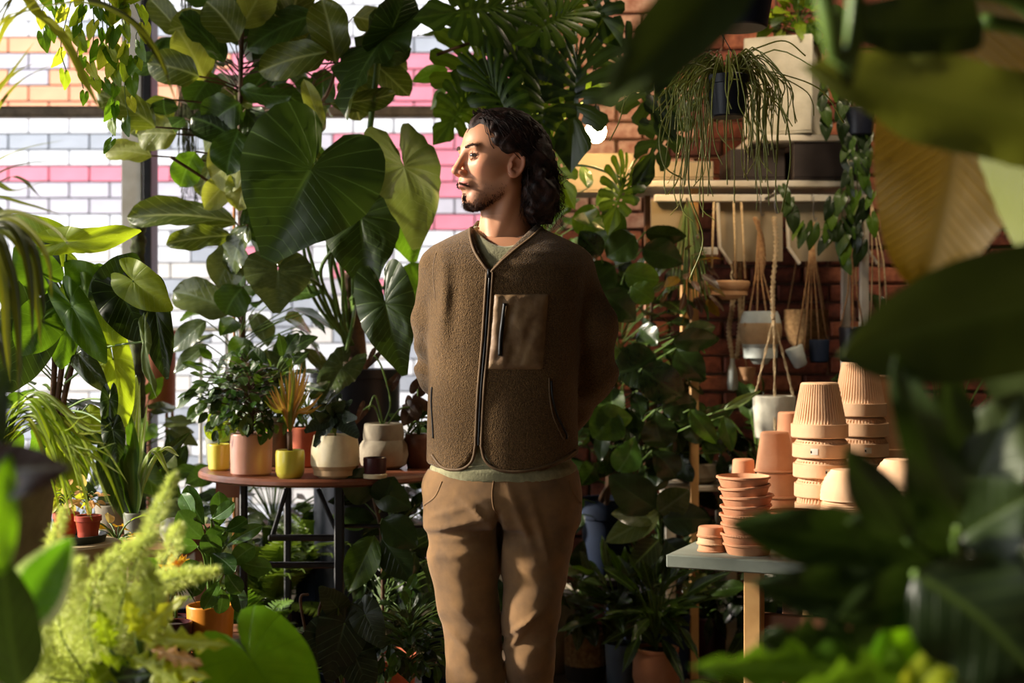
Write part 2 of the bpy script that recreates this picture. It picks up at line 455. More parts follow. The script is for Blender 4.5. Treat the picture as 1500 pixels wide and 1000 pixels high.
# ------------------------------------------------ interior brick wall, brick by brick where it shows
wb = struct(MB().box(XB, XR+.2, YB, YB+.2, 0, ZC).obj('wall_back', MATS['mortar']))
LOC[wb.name] = wb.location.copy()
rb = random.Random(3)
bricks = []
for k in range(4):
    for vr in range(2):
        m = MB().bbox(-.104, .104, -.02, .05, -.0315, .0315, .006)
        m.v = [(x+rb.uniform(-.0025, .0025), y+rb.uniform(-.004, .004), z+rb.uniform(-.002, .002)) for x, y, z in m.v]
        bricks.append(m.mesh('brick', MATS['red_brick_%d' % k], True))
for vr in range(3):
    m = MB().bbox(-.104, .104, -.02, .05, -.0315, .0315, .006); m.v = [(x+rb.uniform(-.0025, .0025), y+rb.uniform(-.004, .004), z+rb.uniform(-.002, .002)) for x, y, z in m.v]; bricks.append(m.mesh('brick', MATS['pale_peach_brick'], True))
ext = MB(); nb = 0
row = 0
z = 0.035
while z < ZC-.03:
    x = XB+0.11+(0.11 if row % 2 else 0)
    py = HOR-(z-CAMZ)/YB*FPX
    while x < XR-.1:
        px = 750+x/YB*FPX
        if px < 1330 and -30 < py < 700:
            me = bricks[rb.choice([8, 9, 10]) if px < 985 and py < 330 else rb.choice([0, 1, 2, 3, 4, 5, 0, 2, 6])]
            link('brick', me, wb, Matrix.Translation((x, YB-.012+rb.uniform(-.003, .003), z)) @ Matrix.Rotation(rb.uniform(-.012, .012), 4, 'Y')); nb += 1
        else: ext.bbox(x-.104, x+.104, YB-.03, YB+.03, z-.0315, z+.0315, .006)
        x += .22
    z += .0745; row += 1
ext.obj('bricks', MATS['red_brick_1'], wb, kind='stuff')
# ------------------------------------------------ the street outside: pavement and the painted wall across it
struct(MB().box(-14, 14, YB+.21, 9.6, -.22, -.12).obj('pavement', MATS['pavement']))
YS = 9.2
ws = struct(MB().box(-12, 9, YS+.02, YS+.3, -.12, 4.4).obj('wall_street', MATS['grey_mortar']))
LOC[ws.name] = ws.location.copy()
BW, BH = .262, .104
gb = {k: MB().bbox(-BW/2+.006, BW/2-.006, -.02, .02, -BH/2+.005, BH/2-.005, .004).mesh('glazed_brick', MATS['glazed_'+k]) for k in ('white', 'grey', 'pink', 'orange', 'lilac', 'cream')}
def mural(px, py, r):
    if px < 330:
        if py < 28: return 'white'
        if py < 50: return r.choice(['grey', 'white'])
        if py < 172:
            if px < 78 and 68 < py < 125: return r.choice(['cream', 'orange', 'lilac'])
            return 'orange'
        if py < 185: return 'white'
        if py < 222: return 'grey'
        if py < 240: return 'white'
        if py < 268: return 'pink'
        if py < 305: return 'lilac'
        if py < 330: return 'white'
        return r.choice(['white', 'white', 'cream', 'grey'])
    if py < 55: return 'white'
    if py < 84: return 'grey' if r.random() < .7 else 'lilac'
    if py < 165: return 'pink'
    if py < 185: return 'white'
    if py < 250: return 'lilac' if px < 500 else 'pink'
    if py < 290: return 'pink' if px > 560 else 'grey'
    if py < 310: return 'lilac'
    if py < 345: return 'pink' if px > 500 else 'white'
    if py < 370: return 'white'
    if py < 440: return r.choice(['pink', 'lilac', 'white'])
    return r.choice(['white', 'cream', 'grey'])
far = {k: MB() for k in gb}; cnt = 0; row = 0; z = -.06
while z < 4.35:
    x = -11.9+(BW/2 if row % 2 else 0)
    while x < 8.8:
        px, py = 750+x/YS*FPX, HOR-(z-CAMZ)/YS*FPX
        k = mural(px, py, rb)
        vis = (-25 < px < 700 and -10 < py < 345) or (520 < px < 700 and -10 < py < 420)
        if vis and cnt < 300:
            link('brick', gb[k], ws, Matrix.Translation((x, YS, z))); cnt += 1
        else: far[k].box(x-BW/2+.006, x+BW/2-.006, YS-.02, YS+.02, z-BH/2+.005, z+BH/2-.005)
        x += BW
    z += BH; row += 1
for k in far:
    if far[k].v: far[k].obj('bricks', MATS['glazed_'+k], ws, kind='stuff', smooth=False)
print('bricks', nb, cnt)
# ---------------------------------------------------------------- signed distance sculpting
def grid(lo, hi, h):
    ax = [np.arange(lo[i], hi[i]+h, h, dtype=np.float32) for i in range(3)]
    return np.meshgrid(*ax, indexing='ij')
def nets(F, lo, h):
    ins = F < 0
    nx, ny, nz = F.shape
    s = np.zeros((nx-1, ny-1, nz-1), np.int8)
    for a in (0, 1):
        for b in (0, 1):
            for c in (0, 1): s += ins[a:nx-1+a, b:ny-1+b, c:nz-1+c]
    act = (s > 0) & (s < 8); I = np.argwhere(act); idx = -np.ones(act.shape, np.int64); idx[act] = np.arange(len(I))
    acc = np.zeros((len(I), 3)); cnt = np.zeros(len(I))
    cor = [(a, b, c) for a in (0, 1) for b in (0, 1) for c in (0, 1)]
    for p in cor:
        for ax in range(3):
            if p[ax]: continue
            q = list(p); q[ax] = 1
            fa = F[I[:, 0]+p[0], I[:, 1]+p[1], I[:, 2]+p[2]]; fb = F[I[:, 0]+q[0], I[:, 1]+q[1], I[:, 2]+q[2]]
            m = (fa < 0) != (fb < 0); t = np.where(m, fa/(fa-fb+1e-12), 0)
            for k in range(3): acc[:, k] += m*(p[k]+(t if k == ax else 0))
            cnt += m
    V = (I+acc/cnt[:, None])*h+np.array(lo)
    Q = []
    for ax in range(3):
        o = [i for i in range(3) if i != ax]
        sl0 = [slice(None)]*3; sl1 = [slice(None)]*3; sl0[ax] = slice(0, -1); sl1[ax] = slice(1, None)
        d = ins[tuple(sl0)].astype(np.int8)-ins[tuple(sl1)].astype(np.int8)
        E = np.argwhere(d != 0); E = E[(E[:, o[0]] > 0) & (E[:, o[1]] > 0) & (E[:, o[0]] < F.shape[o[0]]-1) & (E[:, o[1]] < F.shape[o[1]]-1)]
        sg = d[E[:, 0], E[:, 1], E[:, 2]]
        def cell(da, db):
            e = E.copy(); e[:, o[0]] -= da; e[:, o[1]] -= db; return idx[e[:, 0], e[:, 1], e[:, 2]]
        q = np.stack([cell(1, 1), cell(0, 1), cell(0, 0), cell(1, 0)], 1)
        fl = (sg < 0) if ax != 1 else (sg > 0)
        q[fl] = q[fl][:, ::-1]; Q.append(q)
    return V, np.concatenate(Q)
def npmesh(name, V, Q, mats, cols=None):
    me = bpy.data.meshes.new(name)
    me.vertices.add(len(V)); me.vertices.foreach_set('co', V.astype(np.float32).ravel())
    me.loops.add(len(Q)*4); me.loops.foreach_set('vertex_index', Q.astype(np.int32).ravel())
    me.polygons.add(len(Q)); me.polygons.foreach_set('loop_start', np.arange(0, len(Q)*4, 4, dtype=np.int32))
    me.polygons.foreach_set('use_smooth', np.ones(len(Q), bool))
    me.update(calc_edges=True); me.validate()
    for m in (mats if isinstance(mats, list) else [mats]): me.materials.append(m)
    if cols is not None:
        a = me.color_attributes.new('Col', 'FLOAT_COLOR', 'POINT'); c4 = np.ones((len(V), 4), np.float32); c4[:, :3] = cols
        a.data.foreach_set('color', c4.ravel())
    return me
def smin(a, b, k): 
    h = np.clip(0.5+0.5*(b-a)/k, 0, 1); return b*(1-h)+a*h-k*h*(1-h)
def smax(a, b, k): return -smin(-a, -b, k)
def cone(P, a, b, ra, rb, sy=1.0):
    a = np.array(a, np.float32); b = np.array(b, np.float32); d = b-a
    q = [P[i]-a[i] for i in range(3)]; L = (d*d).sum()
    t = np.clip((q[0]*d[0]+q[1]*d[1]+q[2]*d[2])/L, 0, 1)
    e = [q[i]-t*d[i] for i in range(3)]
    return np.sqrt(e[0]**2+(e[1]/sy)**2+e[2]**2)-(ra+(rb-ra)*t)
def ell(P, c, r):
    k = np.sqrt(((P[0]-c[0])/r[0])**2+((P[1]-c[1])/r[1])**2+((P[2]-c[2])/r[2])**2)
    return (k-1)*min(r)
def ellb(P, c, r):
    k0 = np.sqrt(((P[0]-c[0])/r[0])**2+((P[1]-c[1])/r[1])**2+((P[2]-c[2])/r[2])**2)
    k1 = np.sqrt(((P[0]-c[0])/r[0]**2)**2+((P[1]-c[1])/r[1]**2)**2+((P[2]-c[2])/r[2]**2)**2)+1e-6
    return k0*(k0-1)/k1
def stack(P, zs, cx, hw, hd, cy, ex=2.3):
    o = np.argsort(zs); zs = np.array(zs)[o]
    g = lambda v: np.interp(P[2], zs, np.array(v)[o]).astype(np.float32)
    X, Y, A, B = g(cx), g(cy), g(hw), g(hd)
    k = (np.abs((P[0]-X)/A)**ex+np.abs((P[1]-Y)/B)**ex)**(1/ex)
    d = (k-1)*np.minimum(A, B)
    return np.maximum(d, np.maximum(zs[0]-P[2], P[2]-zs[-1]))
def vnoise(P, sc, seed=0):
    r = np.random.RandomState(seed); T = r.rand(32, 32, 32).astype(np.float32)
    q = [(p*s) for p, s in zip(P, sc)]
    i = [np.floor(a).astype(np.int32) for a in q]; f = [a-b for a, b in zip(q, i)]; f = [a*a*(3-2*a) for a in f]
    out = 0
    for a in (0, 1):
        for b in (0, 1):
            for c in (0, 1):
                wgt = (f[0] if a else 1-f[0])*(f[1] if b else 1-f[1])*(f[2] if c else 1-f[2])
                out = out+wgt*T[(i[0]+a) & 31, (i[1]+b) & 31, (i[2]+c) & 31]
    return out-0.5
D0 = 3.45; S0 = D0/FPX
def X(px): return (px-750)*S0
def Z(py): return CAMZ-(py-HOR)*S0
def p3(px, py, dy=0.0): return (X(px), D0+dy, Z(py))

# --- fabrics and skin
def fleece():
    t = NT('fleece'); v = t.n('ShaderNodeTexVoronoi'); v.inputs['Scale'].default_value = 380
    tc = t.n('ShaderNodeTexCoord'); t.l(tc.outputs['Object'], v.inputs['Vector'])
    f = t.noise(60, 4); g = t.noise(5, 2)
    c = t.ramp(t.math('ADD', t.math('MULTIPLY', t.noise(260, 2), 0.75), t.math('MULTIPLY', g, 0.25)), [(0.35, lin((70, 51, 28))), (0.7, lin((116, 88, 53)))])
    h = t.math('ADD', v.outputs['Distance'], t.noise(110, 3))
    b = t.bsdf(c, 0.95, t.bump(h, 0.8, 0.003), 0.1, sheen=0.2); MATS['fleece'] = t.done(b.outputs[0])
fleece()
def cord():
    t = NT('corduroy'); tc = t.n('ShaderNodeTexCoord'); wv = t.n('ShaderNodeTexWave'); wv.inputs['Scale'].default_value = 300; wv.inputs['Distortion'].default_value = 0.6
    t.l(tc.outputs['Object'], wv.inputs['Vector'])
    c = t.ramp(t.noise(14, 5), [(0.3, lin((106, 80, 53))), (0.7, lin((150, 113, 71)))])
    h = t.math('ADD', t.math('MULTIPLY', wv.outputs['Fac'], 0.3), t.math('MULTIPLY', t.noise(26, 5), 1.4))
    b = t.bsdf(c, 0.9, t.bump(h, 0.5, 0.006), 0.15, sheen=0.3); MATS['corduroy'] = t.done(b.outputs[0])
cord()
mat('sage_cotton', (150, 146, 112), 0.9, (128, 124, 94), 60, bump=0.3, sheen=0.2, spec=0.1)
mat('white_cotton', (214, 208, 194), 0.9, (196, 190, 176), 60)
mat('nylon', (146, 118, 84), 0.5, (108, 82, 56), 22, bump=0.8, bscale=26, spec=0.35)
mat('trim_brown', (104, 80, 50), 0.7, (84, 62, 38), 40)
mat('zip_black', (14, 14, 16), 0.4)
mat('shoe_leather', (50, 34, 24), 0.5)
def hairm(n, a, b):
    t = NT(n); c = t.ramp(t.noise(60, 3), [(0.35, lin(a)), (0.7, lin(b))])
    bs = t.bsdf(c, 0.6, t.bump(t.noise(220, 3), .5, .002), 0.3); MATS[n] = t.done(bs.outputs[0])
hairm('hair_brown', (20, 11, 8), (58, 33, 22)); hairm('beard_brown', (40, 22, 14), (78, 46, 29))
def skinm():
    t = NT('skin'); a = t.n('ShaderNodeVertexColor'); a.layer_name = 'Col'
    c = t.mix(t.math('MULTIPLY', t.noise(38, 4), 0.25), a.outputs[0], (0.40, 0.15, 0.08, 1))
    b = t.bsdf(c, 0.5, t.bump(t.noise(260, 3), .12, .001), 0.35)
    b.inputs['Subsurface Weight'].default_value = 0.12; b.inputs['Subsurface Radius'].default_value = (0.012, 0.004, 0.002); b.inputs['Subsurface Scale'].default_value = 0.5
    MATS['skin'] = t.done(b.outputs[0])
skinm()

man = thing('person', 'man in a brown fleece jacket and tan corduroy trousers, long dark hair, looking left', 'person', (X(738), D0+.03, 0))
# ----------------------------------------------------- torso profile shared by jacket and shirt
TZ = [Z(v) for v in (322, 334, 346, 358, 372, 390, 420, 480, 560, 640, 700)]
TCX = [X(v) for v in (741, 741, 741, 742, 743, 743, 742, 740, 738, 738, 738)]
THW = [v*S0 for v in (42, 54, 80, 102, 116, 120, 116, 109, 106, 107, 108)]
THD = [.062, .072, .085, .098, .112, .122, .128, .130, .134, .138, .138]
TCY = [.025, .022, .018, .014, .01, .005, 0, 0, 0, 0, 0]
TCY = [D0+.02+v for v in TCY]
def torso(P, off=0.0):
    d = stack(P, TZ, TCX, THW, THD, TCY, 2.25)
    return d-off
def arms(P, off=0.0, k=.012):
    a = cone(P, p3(646, 392, .03), p3(634, 470, .05), .056, .050)
    a = smin(a, cone(P, p3(634, 470, .05), p3(636, 548, .10), .050, .045), .02)
    a = smin(a, cone(P, p3(636, 548, .10), p3(700, 640, .21), .044, .034), .03)
    b = cone(P, p3(836, 396, .03), p3(866, 470, .05), .060, .060)
    b = smin(b, cone(P, p3(866, 470, .05), p3(870, 555, .09), .058, .056), .03)
    b = smin(b, cone(P, p3(870, 555, .09), p3(800, 668, .21), .053, .036), .03)
    return a-off, b-off
def jacket_sdf(P, cut=True):
    d = torso(P, 0.004)
    # soft folds in the body
    x, y, z = P
    xx, zz = x/S0+750, (CAMZ-z)/S0+HOR
    d = d - .006*np.sin((xx-640)/9+vnoise(P, (9, 5, 5), 2)*5)*np.exp(-((zz-440)/60)**2)*np.exp(-((xx-650)/22)**2)
    d = d + .012*(vnoise(P, (9, 6, 4), 3))*np.clip((zz-400)/60, 0, 1)
    d = d - .008*np.clip(1-np.abs(zz-672)/26, 0, 1)*0
    a, b = arms(P)
    wr = vnoise((x+.5*z, y, z*1.6-x*.6), (10, 10, 16), 5)
    a = a - .010*wr - .004*np.sin(z*120+x*60)*np.clip(np.abs(zz-545)/-60+1, 0, 1)
    b = b - .013*wr - .004*np.sin(z*90-x*60)*np.clip(np.abs(zz-560)/-90+1, 0, 1)
    s = smin(d, a, .014); s = smin(s, b, .016)
    if not cut: return s
    front = y - (D0+.055)          # negative in front
    # V neck, opening from both shoulders down to the zip
    t = np.clip((zz-322)/(397-322), 0, 1)
    xl = 690+(718-690)*t**1.7; xr = 792+(720-792)*t**0.95
    vcut = np.maximum(np.maximum((xl-xx)*S0, (xx-xr)*S0), (zz-399)*S0)
    vcut = np.maximum(vcut, front)
    # round neck hole through to the back
    hole = np.sqrt((x-X(741))**2+(y-(D0+.045))**2*1.0)-.062
    hole = np.maximum(hole, (zz-345)*S0)
    s = smax(s, -vcut, .003); s = smax(s, -hole, .004)
    # hem: left and right fronts round off towards the zip
    hem = 682-((xx-738)/112)**2*14+np.where(xx > 760, -np.clip((xx-790)/60, 0, 1)*12, 0)
    lf = np.where(xx < 703, 683-np.clip((xx-664)/38, 0, 1)**2.6*42-np.clip((646-xx)/26, 0, 1)*6, 684-np.clip((742-xx)/38, 0, 1)**2.6*42-np.clip((xx-795)/60, 0, 1)*22)
    hz = np.where(y < D0+.03, lf, 668)
    s = smax(s, (zz-hz)*S0, .004)
    s = smax(s, -np.maximum(np.abs(xx-(704+np.clip((zz-640)/50, 0, 1)*1.5))-1.2, front)*S0*1.0 - 0*front, .001) if False else s
    return s
h = .0052
lo, hi = (X(590), D0-.15, Z(700)), (X(925), D0+.33, Z(318))
P = grid(lo, hi, h); V, Q = nets(jacket_sdf(P), lo, h)
link('jacket', npmesh('jacket', V-np.array(LOC[man.name]), Q, MATS['fleece']), man, Matrix.Translation(LOC[man.name]))
def fronty(fn, xs, zs, y0=D0-.16, y1=D0+.05, n=130, off=0.0):
    xs = np.asarray(xs, np.float32).ravel(); zs = np.asarray(zs, np.float32).ravel()
    ys = np.linspace(y0, y1, n).astype(np.float32)
    Pg = (np.repeat(xs[:, None], n, 1), np.repeat(ys[None, :], len(xs), 0), np.repeat(zs[:, None], n, 1))
    F = fn(Pg); m = F < off; i = np.argmax(m, 1); i = np.where(m.any(1), i, n-1)
    return ys[i]-0.0
JF = lambda P: jacket_sdf(P, False)
def strip(pts, name, matl, r, off=.002, n=6, flat=None, parent=man, fn=JF):
    P2 = catmull([(a, b, 0) for a, b in pts], 8)
    xs = [X(p.x) for p in P2]; zs = [Z(p.y) for p in P2]
    ys = fronty(fn, xs, zs, off=off)
    for _ in range(2): ys = np.convolve(np.pad(ys, 1, 'edge'), [.25, .5, .25], 'valid')
    return tubeobj(name, [(a, b, c) for a, b, c in zip(xs, ys, zs)], r, MATS[matl], parent, n)
# shirt under the jacket
def shirt_sdf(P):
    x, y, z = P; xx, zz = x/S0+750, (CAMZ-z)/S0+HOR
    TZ2 = TZ; s = stack(P, TZ2, TCX, THW, THD, TCY, 2.25)+.010
    s = smin(s, cone(P, p3(741, 352, .05), p3(740, 322, .045), .078, .066, .95), .03)
    s = s + .004*vnoise(P, (14, 8, 8), 8)
    nk = np.sqrt(((x-X(740))/1.06)**2+(y-(D0+.035))**2)-.0605
    line = 327+ (36-36*np.clip(np.abs(xx-740)/50, 0, 1)**2)*np.where(y < D0+.03, 1, .2)
    top = (line-zz)*S0
    s = smax(s, -np.maximum(nk, (zz-366)*S0), .002)
    s = smax(s, top, .003)
    hem = 694-np.clip(np.abs(xx-738)-60, 0, 60)/60*10
    return smax(s, (zz-hem)*S0, .003)
def shirt2(P):
    s = shirt_sdf(P); zz = (CAMZ-P[2])/S0+HOR
    return s - .011*np.clip((zz-674)/10, 0, 1)
h = .005
lo, hi = (X(615), D0-.15, Z(702)), (X(862), D0+.20, Z(316))
P = grid(lo, hi, h); V, Q = nets(shirt2(P), lo, h)
shirt = link('shirt', npmesh('shirt', V-np.array(LOC[man.name]), Q, MATS['sage_cotton']), man, Matrix.Translation(LOC[man.name]))
# collar rib and inner tee edge follow the neck opening
def ring(cx, cy, cz, rx, ry, tilt, r, nm, mt, n=40):
    pts = []
    for k in range(n+1):
        t = 2*PI*k/n; c, s_ = math.cos(t), math.sin(t)
        pts.append((cx+rx*c, cy+ry*s_, cz+tilt*s_+0.006*abs(c)))
    mbb = MB().tube(pts, r, 8, cap=False); o = mbb.obj(nm, MATS[mt], man, smooth='all'); return o
ring(X(740), D0+.038, Z(343), .0720, .066, .027, .0085, 'collar', 'sage_cotton')
ring(X(740), D0+.038, Z(339), .0660, .062, .026, .0055, 'inner_collar', 'white_cotton')
strip([(703, 372), (711, 388), (718, 398)], 'seam', 'sage_cotton', .0013, .001, fn=shirt2)
strip([(757, 362), (742, 374), (722, 396)], 'seam', 'sage_cotton', .0013, .001, fn=shirt2)
# jacket trims: neck piping, zip, hem piping
strip([(689, 334), (690, 350), (696, 370), (707, 388), (718, 402)], 'neck_piping', 'trim_brown', .0042, -.001)
strip([(794, 333), (778, 350), (756, 368), (736, 386), (720, 402)], 'neck_piping', 'trim_brown', .0042, -.001)
for dx, mt, r in ((-4.2, 'trim_brown', .0036), (4.2, 'trim_brown', .0036), (0, 'zip_black', .0030)):
    strip([(718.5+dx, 402), (716+dx, 440), (712+dx, 500), (706+dx, 570), (703+dx, 630), (702.5+dx, 648)], 'zip' if dx == 0 else 'zip_piping', mt, r, .001)
strip([(634, 664), (648, 679), (664, 683), (682, 680), (694, 668), (698.5, 646)], 'hem_piping', 'trim_brown', .0038, .001)
strip([(706, 646), (712, 668), (728, 680), (752, 684), (785, 680), (820, 670), (842, 658)], 'hem_piping', 'trim_brown', .0038, .001)
tubeobj('zip_pull', [(718, D0-.135, Z(402)), (718.0, D0-.135, Z(402))] if False else [(X(717), D0-.128, Z(398)), (X(717), D0-.131, Z(410))], .0035, MATS['zip_black'], man)
# patch pocket
def patch(x0, x1, y0, y1, nx, ny, off, name, mt, skew=0, rad=8):
    xs = np.linspace(0, 1, nx); zs = np.linspace(0, 1, ny); pv = []; 
    gx, gz = np.meshgrid(xs, zs, indexing='ij')
    PX = x0+(x1-x0)*gx+skew*gz; PY = y0+(y1-y0)*gz
    ys = fronty(JF, X(PX), Z(PY)).reshape(nx, ny)
    for _ in range(3):
        ys[1:-1, 1:-1] = (ys[1:-1, 1:-1]*2+ys[:-2, 1:-1]+ys[2:, 1:-1]+ys[1:-1, :-2]+ys[1:-1, 2:])/6
    pl = np.minimum(np.minimum(gx, 1-gx)*nx, np.minimum(gz, 1-gz)*ny); bul = np.clip(pl/3, 0, 1)**.5
    wr = np.array([[mnoise.noise(Vector((a*5, b*3+a*2, 3))) for b in zs] for a in xs])
    ys = ys-off*bul-.006*wr*bul
    mb = MB(); vs = [(X(PX[i, j]), ys[i, j], Z(PY[i, j])) for i in range(nx) for j in range(ny)]
    n = len(vs); vs += [(a, b+.006+off, c) for a, b, c in vs]
    fs = [(i*ny+j, (i+1)*ny+j, (i+1)*ny+j+1, i*ny+j+1) for i in range(nx-1) for j in range(ny-1)]
    fs = [f[::-1] for f in fs]
    for i in range(nx-1):
        fs += [(i*ny, (i+1)*ny, (i+1)*ny+n, i*ny+n), ((i+1)*ny-1, (i+1)*ny-1+n, (i+2)*ny-1+n, (i+2)*ny-1)]
    for j in range(ny-1):
        fs += [(j, j+n, j+1+n, j+1), ((nx-1)*ny+j, (nx-1)*ny+j+1, (nx-1)*ny+j+1+n, (nx-1)*ny+j+n)]
    mb.add(vs, fs); return mb.obj(name, MATS[mt], man, smooth='all')
pk = patch(724, 803, 432, 540, 30, 40, .0095, 'chest_pocket', 'nylon', skew=-9)
def onpatch(P): return JF(P)-.0125
strip([(740, 446), (737, 470), (734, 496), (733, 520)], 'pocket_zip', 'zip_black', .0052, .0015, fn=onpatch)
strip([(742, 450), (740, 466)], 'zip_pull', 'trim_brown', .002, .004, fn=onpatch)
strip([(806, 556), (808, 580), (815, 606), (828, 632), (829, 640)], 'hand_pocket', 'zip_black', .0028, .0015)
strip([(803, 552), (804, 580), (810, 610), (824, 640)], 'hand_pocket_piping', 'trim_brown', .0024, .001)
strip([(634, 566), (633, 590), (635, 620), (636, 640)], 'hand_pocket', 'zip_black', .0024, .001)
strip([(640, 372), (636, 400), (640, 440)], 'shoulder_seam', 'trim_brown', .0018, .000)
# ----------------------------------------------------- trousers
def trousers(P):
    x, y, z = P; xx, zz = x/S0+750, (CAMZ-z)/S0+HOR
    hp = stack(P, [Z(v) for v in (682, 700, 720, 750, 790)], [X(v) for v in (737, 736, 735, 736, 738)], [v*S0 for v in (109, 114, 117, 115, 111)],
               [.130, .138, .142, .140, .120], [D0+.02]*5, 2.2)
    hp = smax(hp, (zz-772)*S0, .02)
    def leg(rows):
        d = None
        for (a, b) in zip(rows[:-1], rows[1:]):
            c = cone(P, p3(a[0], a[1], a[3]), p3(b[0], b[1], b[3]), a[2]*S0, b[2]*S0, 1.12)
            d = c if d is None else smin(d, c, .015)
        return d
    L = leg([(678, 745, 56, .02), (681, 810, 53, .01), (687, 880, 44, 0), (696, 990, 42, .015), (704, 1110, 37, .05), (708, 1235, 36, .07)])
    Rr = leg([(791, 745, 58, .02), (783, 810, 52, .0), (779, 880, 43, -.03), (776, 945, 36, -.02), (777, 1010, 34, .03), (780, 1110, 33, .06), (783, 1235, 34, .09)])
    legs = smin(L, Rr, .006)
    d = smin(hp, legs, .022)
    # hip pocket bulge and drawn folds
    d = smin(d, ell(P, p3(634, 712, .03), (.026, .05, .030)), .016)
    fl = vnoise((x*.8+z*.5, y, z-x*.35), (7, 5, 24), 12)
    d = d - .012*fl*np.clip((zz-705)/40, 0, 1)
    for (cx, cy, s_, w_, amp, ln) in ((672, 762, -.22, 4.5, .007, 46), (676, 782, -.12, 4.5, .006, 44), (662, 742, -.35, 4, .006, 32), (668, 806, -.1, 5, .004, 44), (700, 742, .9, 4, .007, 22),
                                 (762, 905, -.75, 5, .012, 34), (755, 925, -1.2, 5, .010, 26), (790, 770, 3.5, 6, .006, 60), (765, 760, 2.6, 6, .007, 50), (700, 905, .8, 6, .005, 36), (668, 925, .9, 5, .006, 30), (800, 930, -.6, 6, .005, 30)):
        t = ((zz-cy)-s_*(xx-cx))/math.sqrt(1+s_*s_); u = ((xx-cx)+s_*(zz-cy))/math.sqrt(1+s_*s_)
        d = d - amp*np.exp(-(t/w_)**2)*np.exp(-(u/ln)**2)*(y < D0+.04)
    # crease between the thighs
    cr = np.exp(-((xx-(730+np.clip((zz-740)/90, 0, 1)*2))/4.5)**2)*np.clip((zz-736)/20, 0, 1)*np.clip((830-zz)/40, 0, 1)
    d = d + .022*cr*(y < D0+.02)
    return smax(d, (686-zz)*S0, .004)
h = .0065
lo, hi = (X(600), D0-.18, Z(1242)), (X(872), D0+.22, Z(680))
P = grid(lo, hi, h); V, Q = nets(trousers(P), lo, h)
link('trousers', npmesh('trousers', V-np.array(LOC[man.name]), Q, MATS['corduroy']), man, Matrix.Translation(LOC[man.name]))
strip([(724, 697), (722, 715), (724, 735), (731, 746)], 'fly_seam', 'corduroy', .0022, .000, fn=trousers)
strip([(622, 738), (640, 722), (650, 700)], 'hip_pocket_seam', 'corduroy', .0026, .000, fn=trousers)
strip([(850, 735), (838, 718), (832, 700)], 'hip_pocket_seam', 'corduroy', .0026, .000, fn=trousers)
for cx, dy in ((708, .07), (783, .09)):
    def shoe(P, cx=cx, dy=dy):
        d = cone(P, (X(cx), D0+dy+.03, .045), (X(cx), D0+dy-.15, .035), .046, .038)
        d = smin(d, cone(P, (X(cx), D0+dy, .06), (X(cx), D0+dy, .12), .045, .045), .03)
        return smax(d, -P[2]+.001, .004)
    lo, hi = (X(cx)-.07, D0+dy-.22, -.01), (X(cx)+.07, D0+dy+.10, .16)
    P = grid(lo, hi, .006); V, Q = nets(shoe(P), lo, .006)
    link('shoe', npmesh('shoe', V-np.array(LOC[man.name]), Q, MATS['shoe_leather']), man, Matrix.Translation(LOC[man.name]))

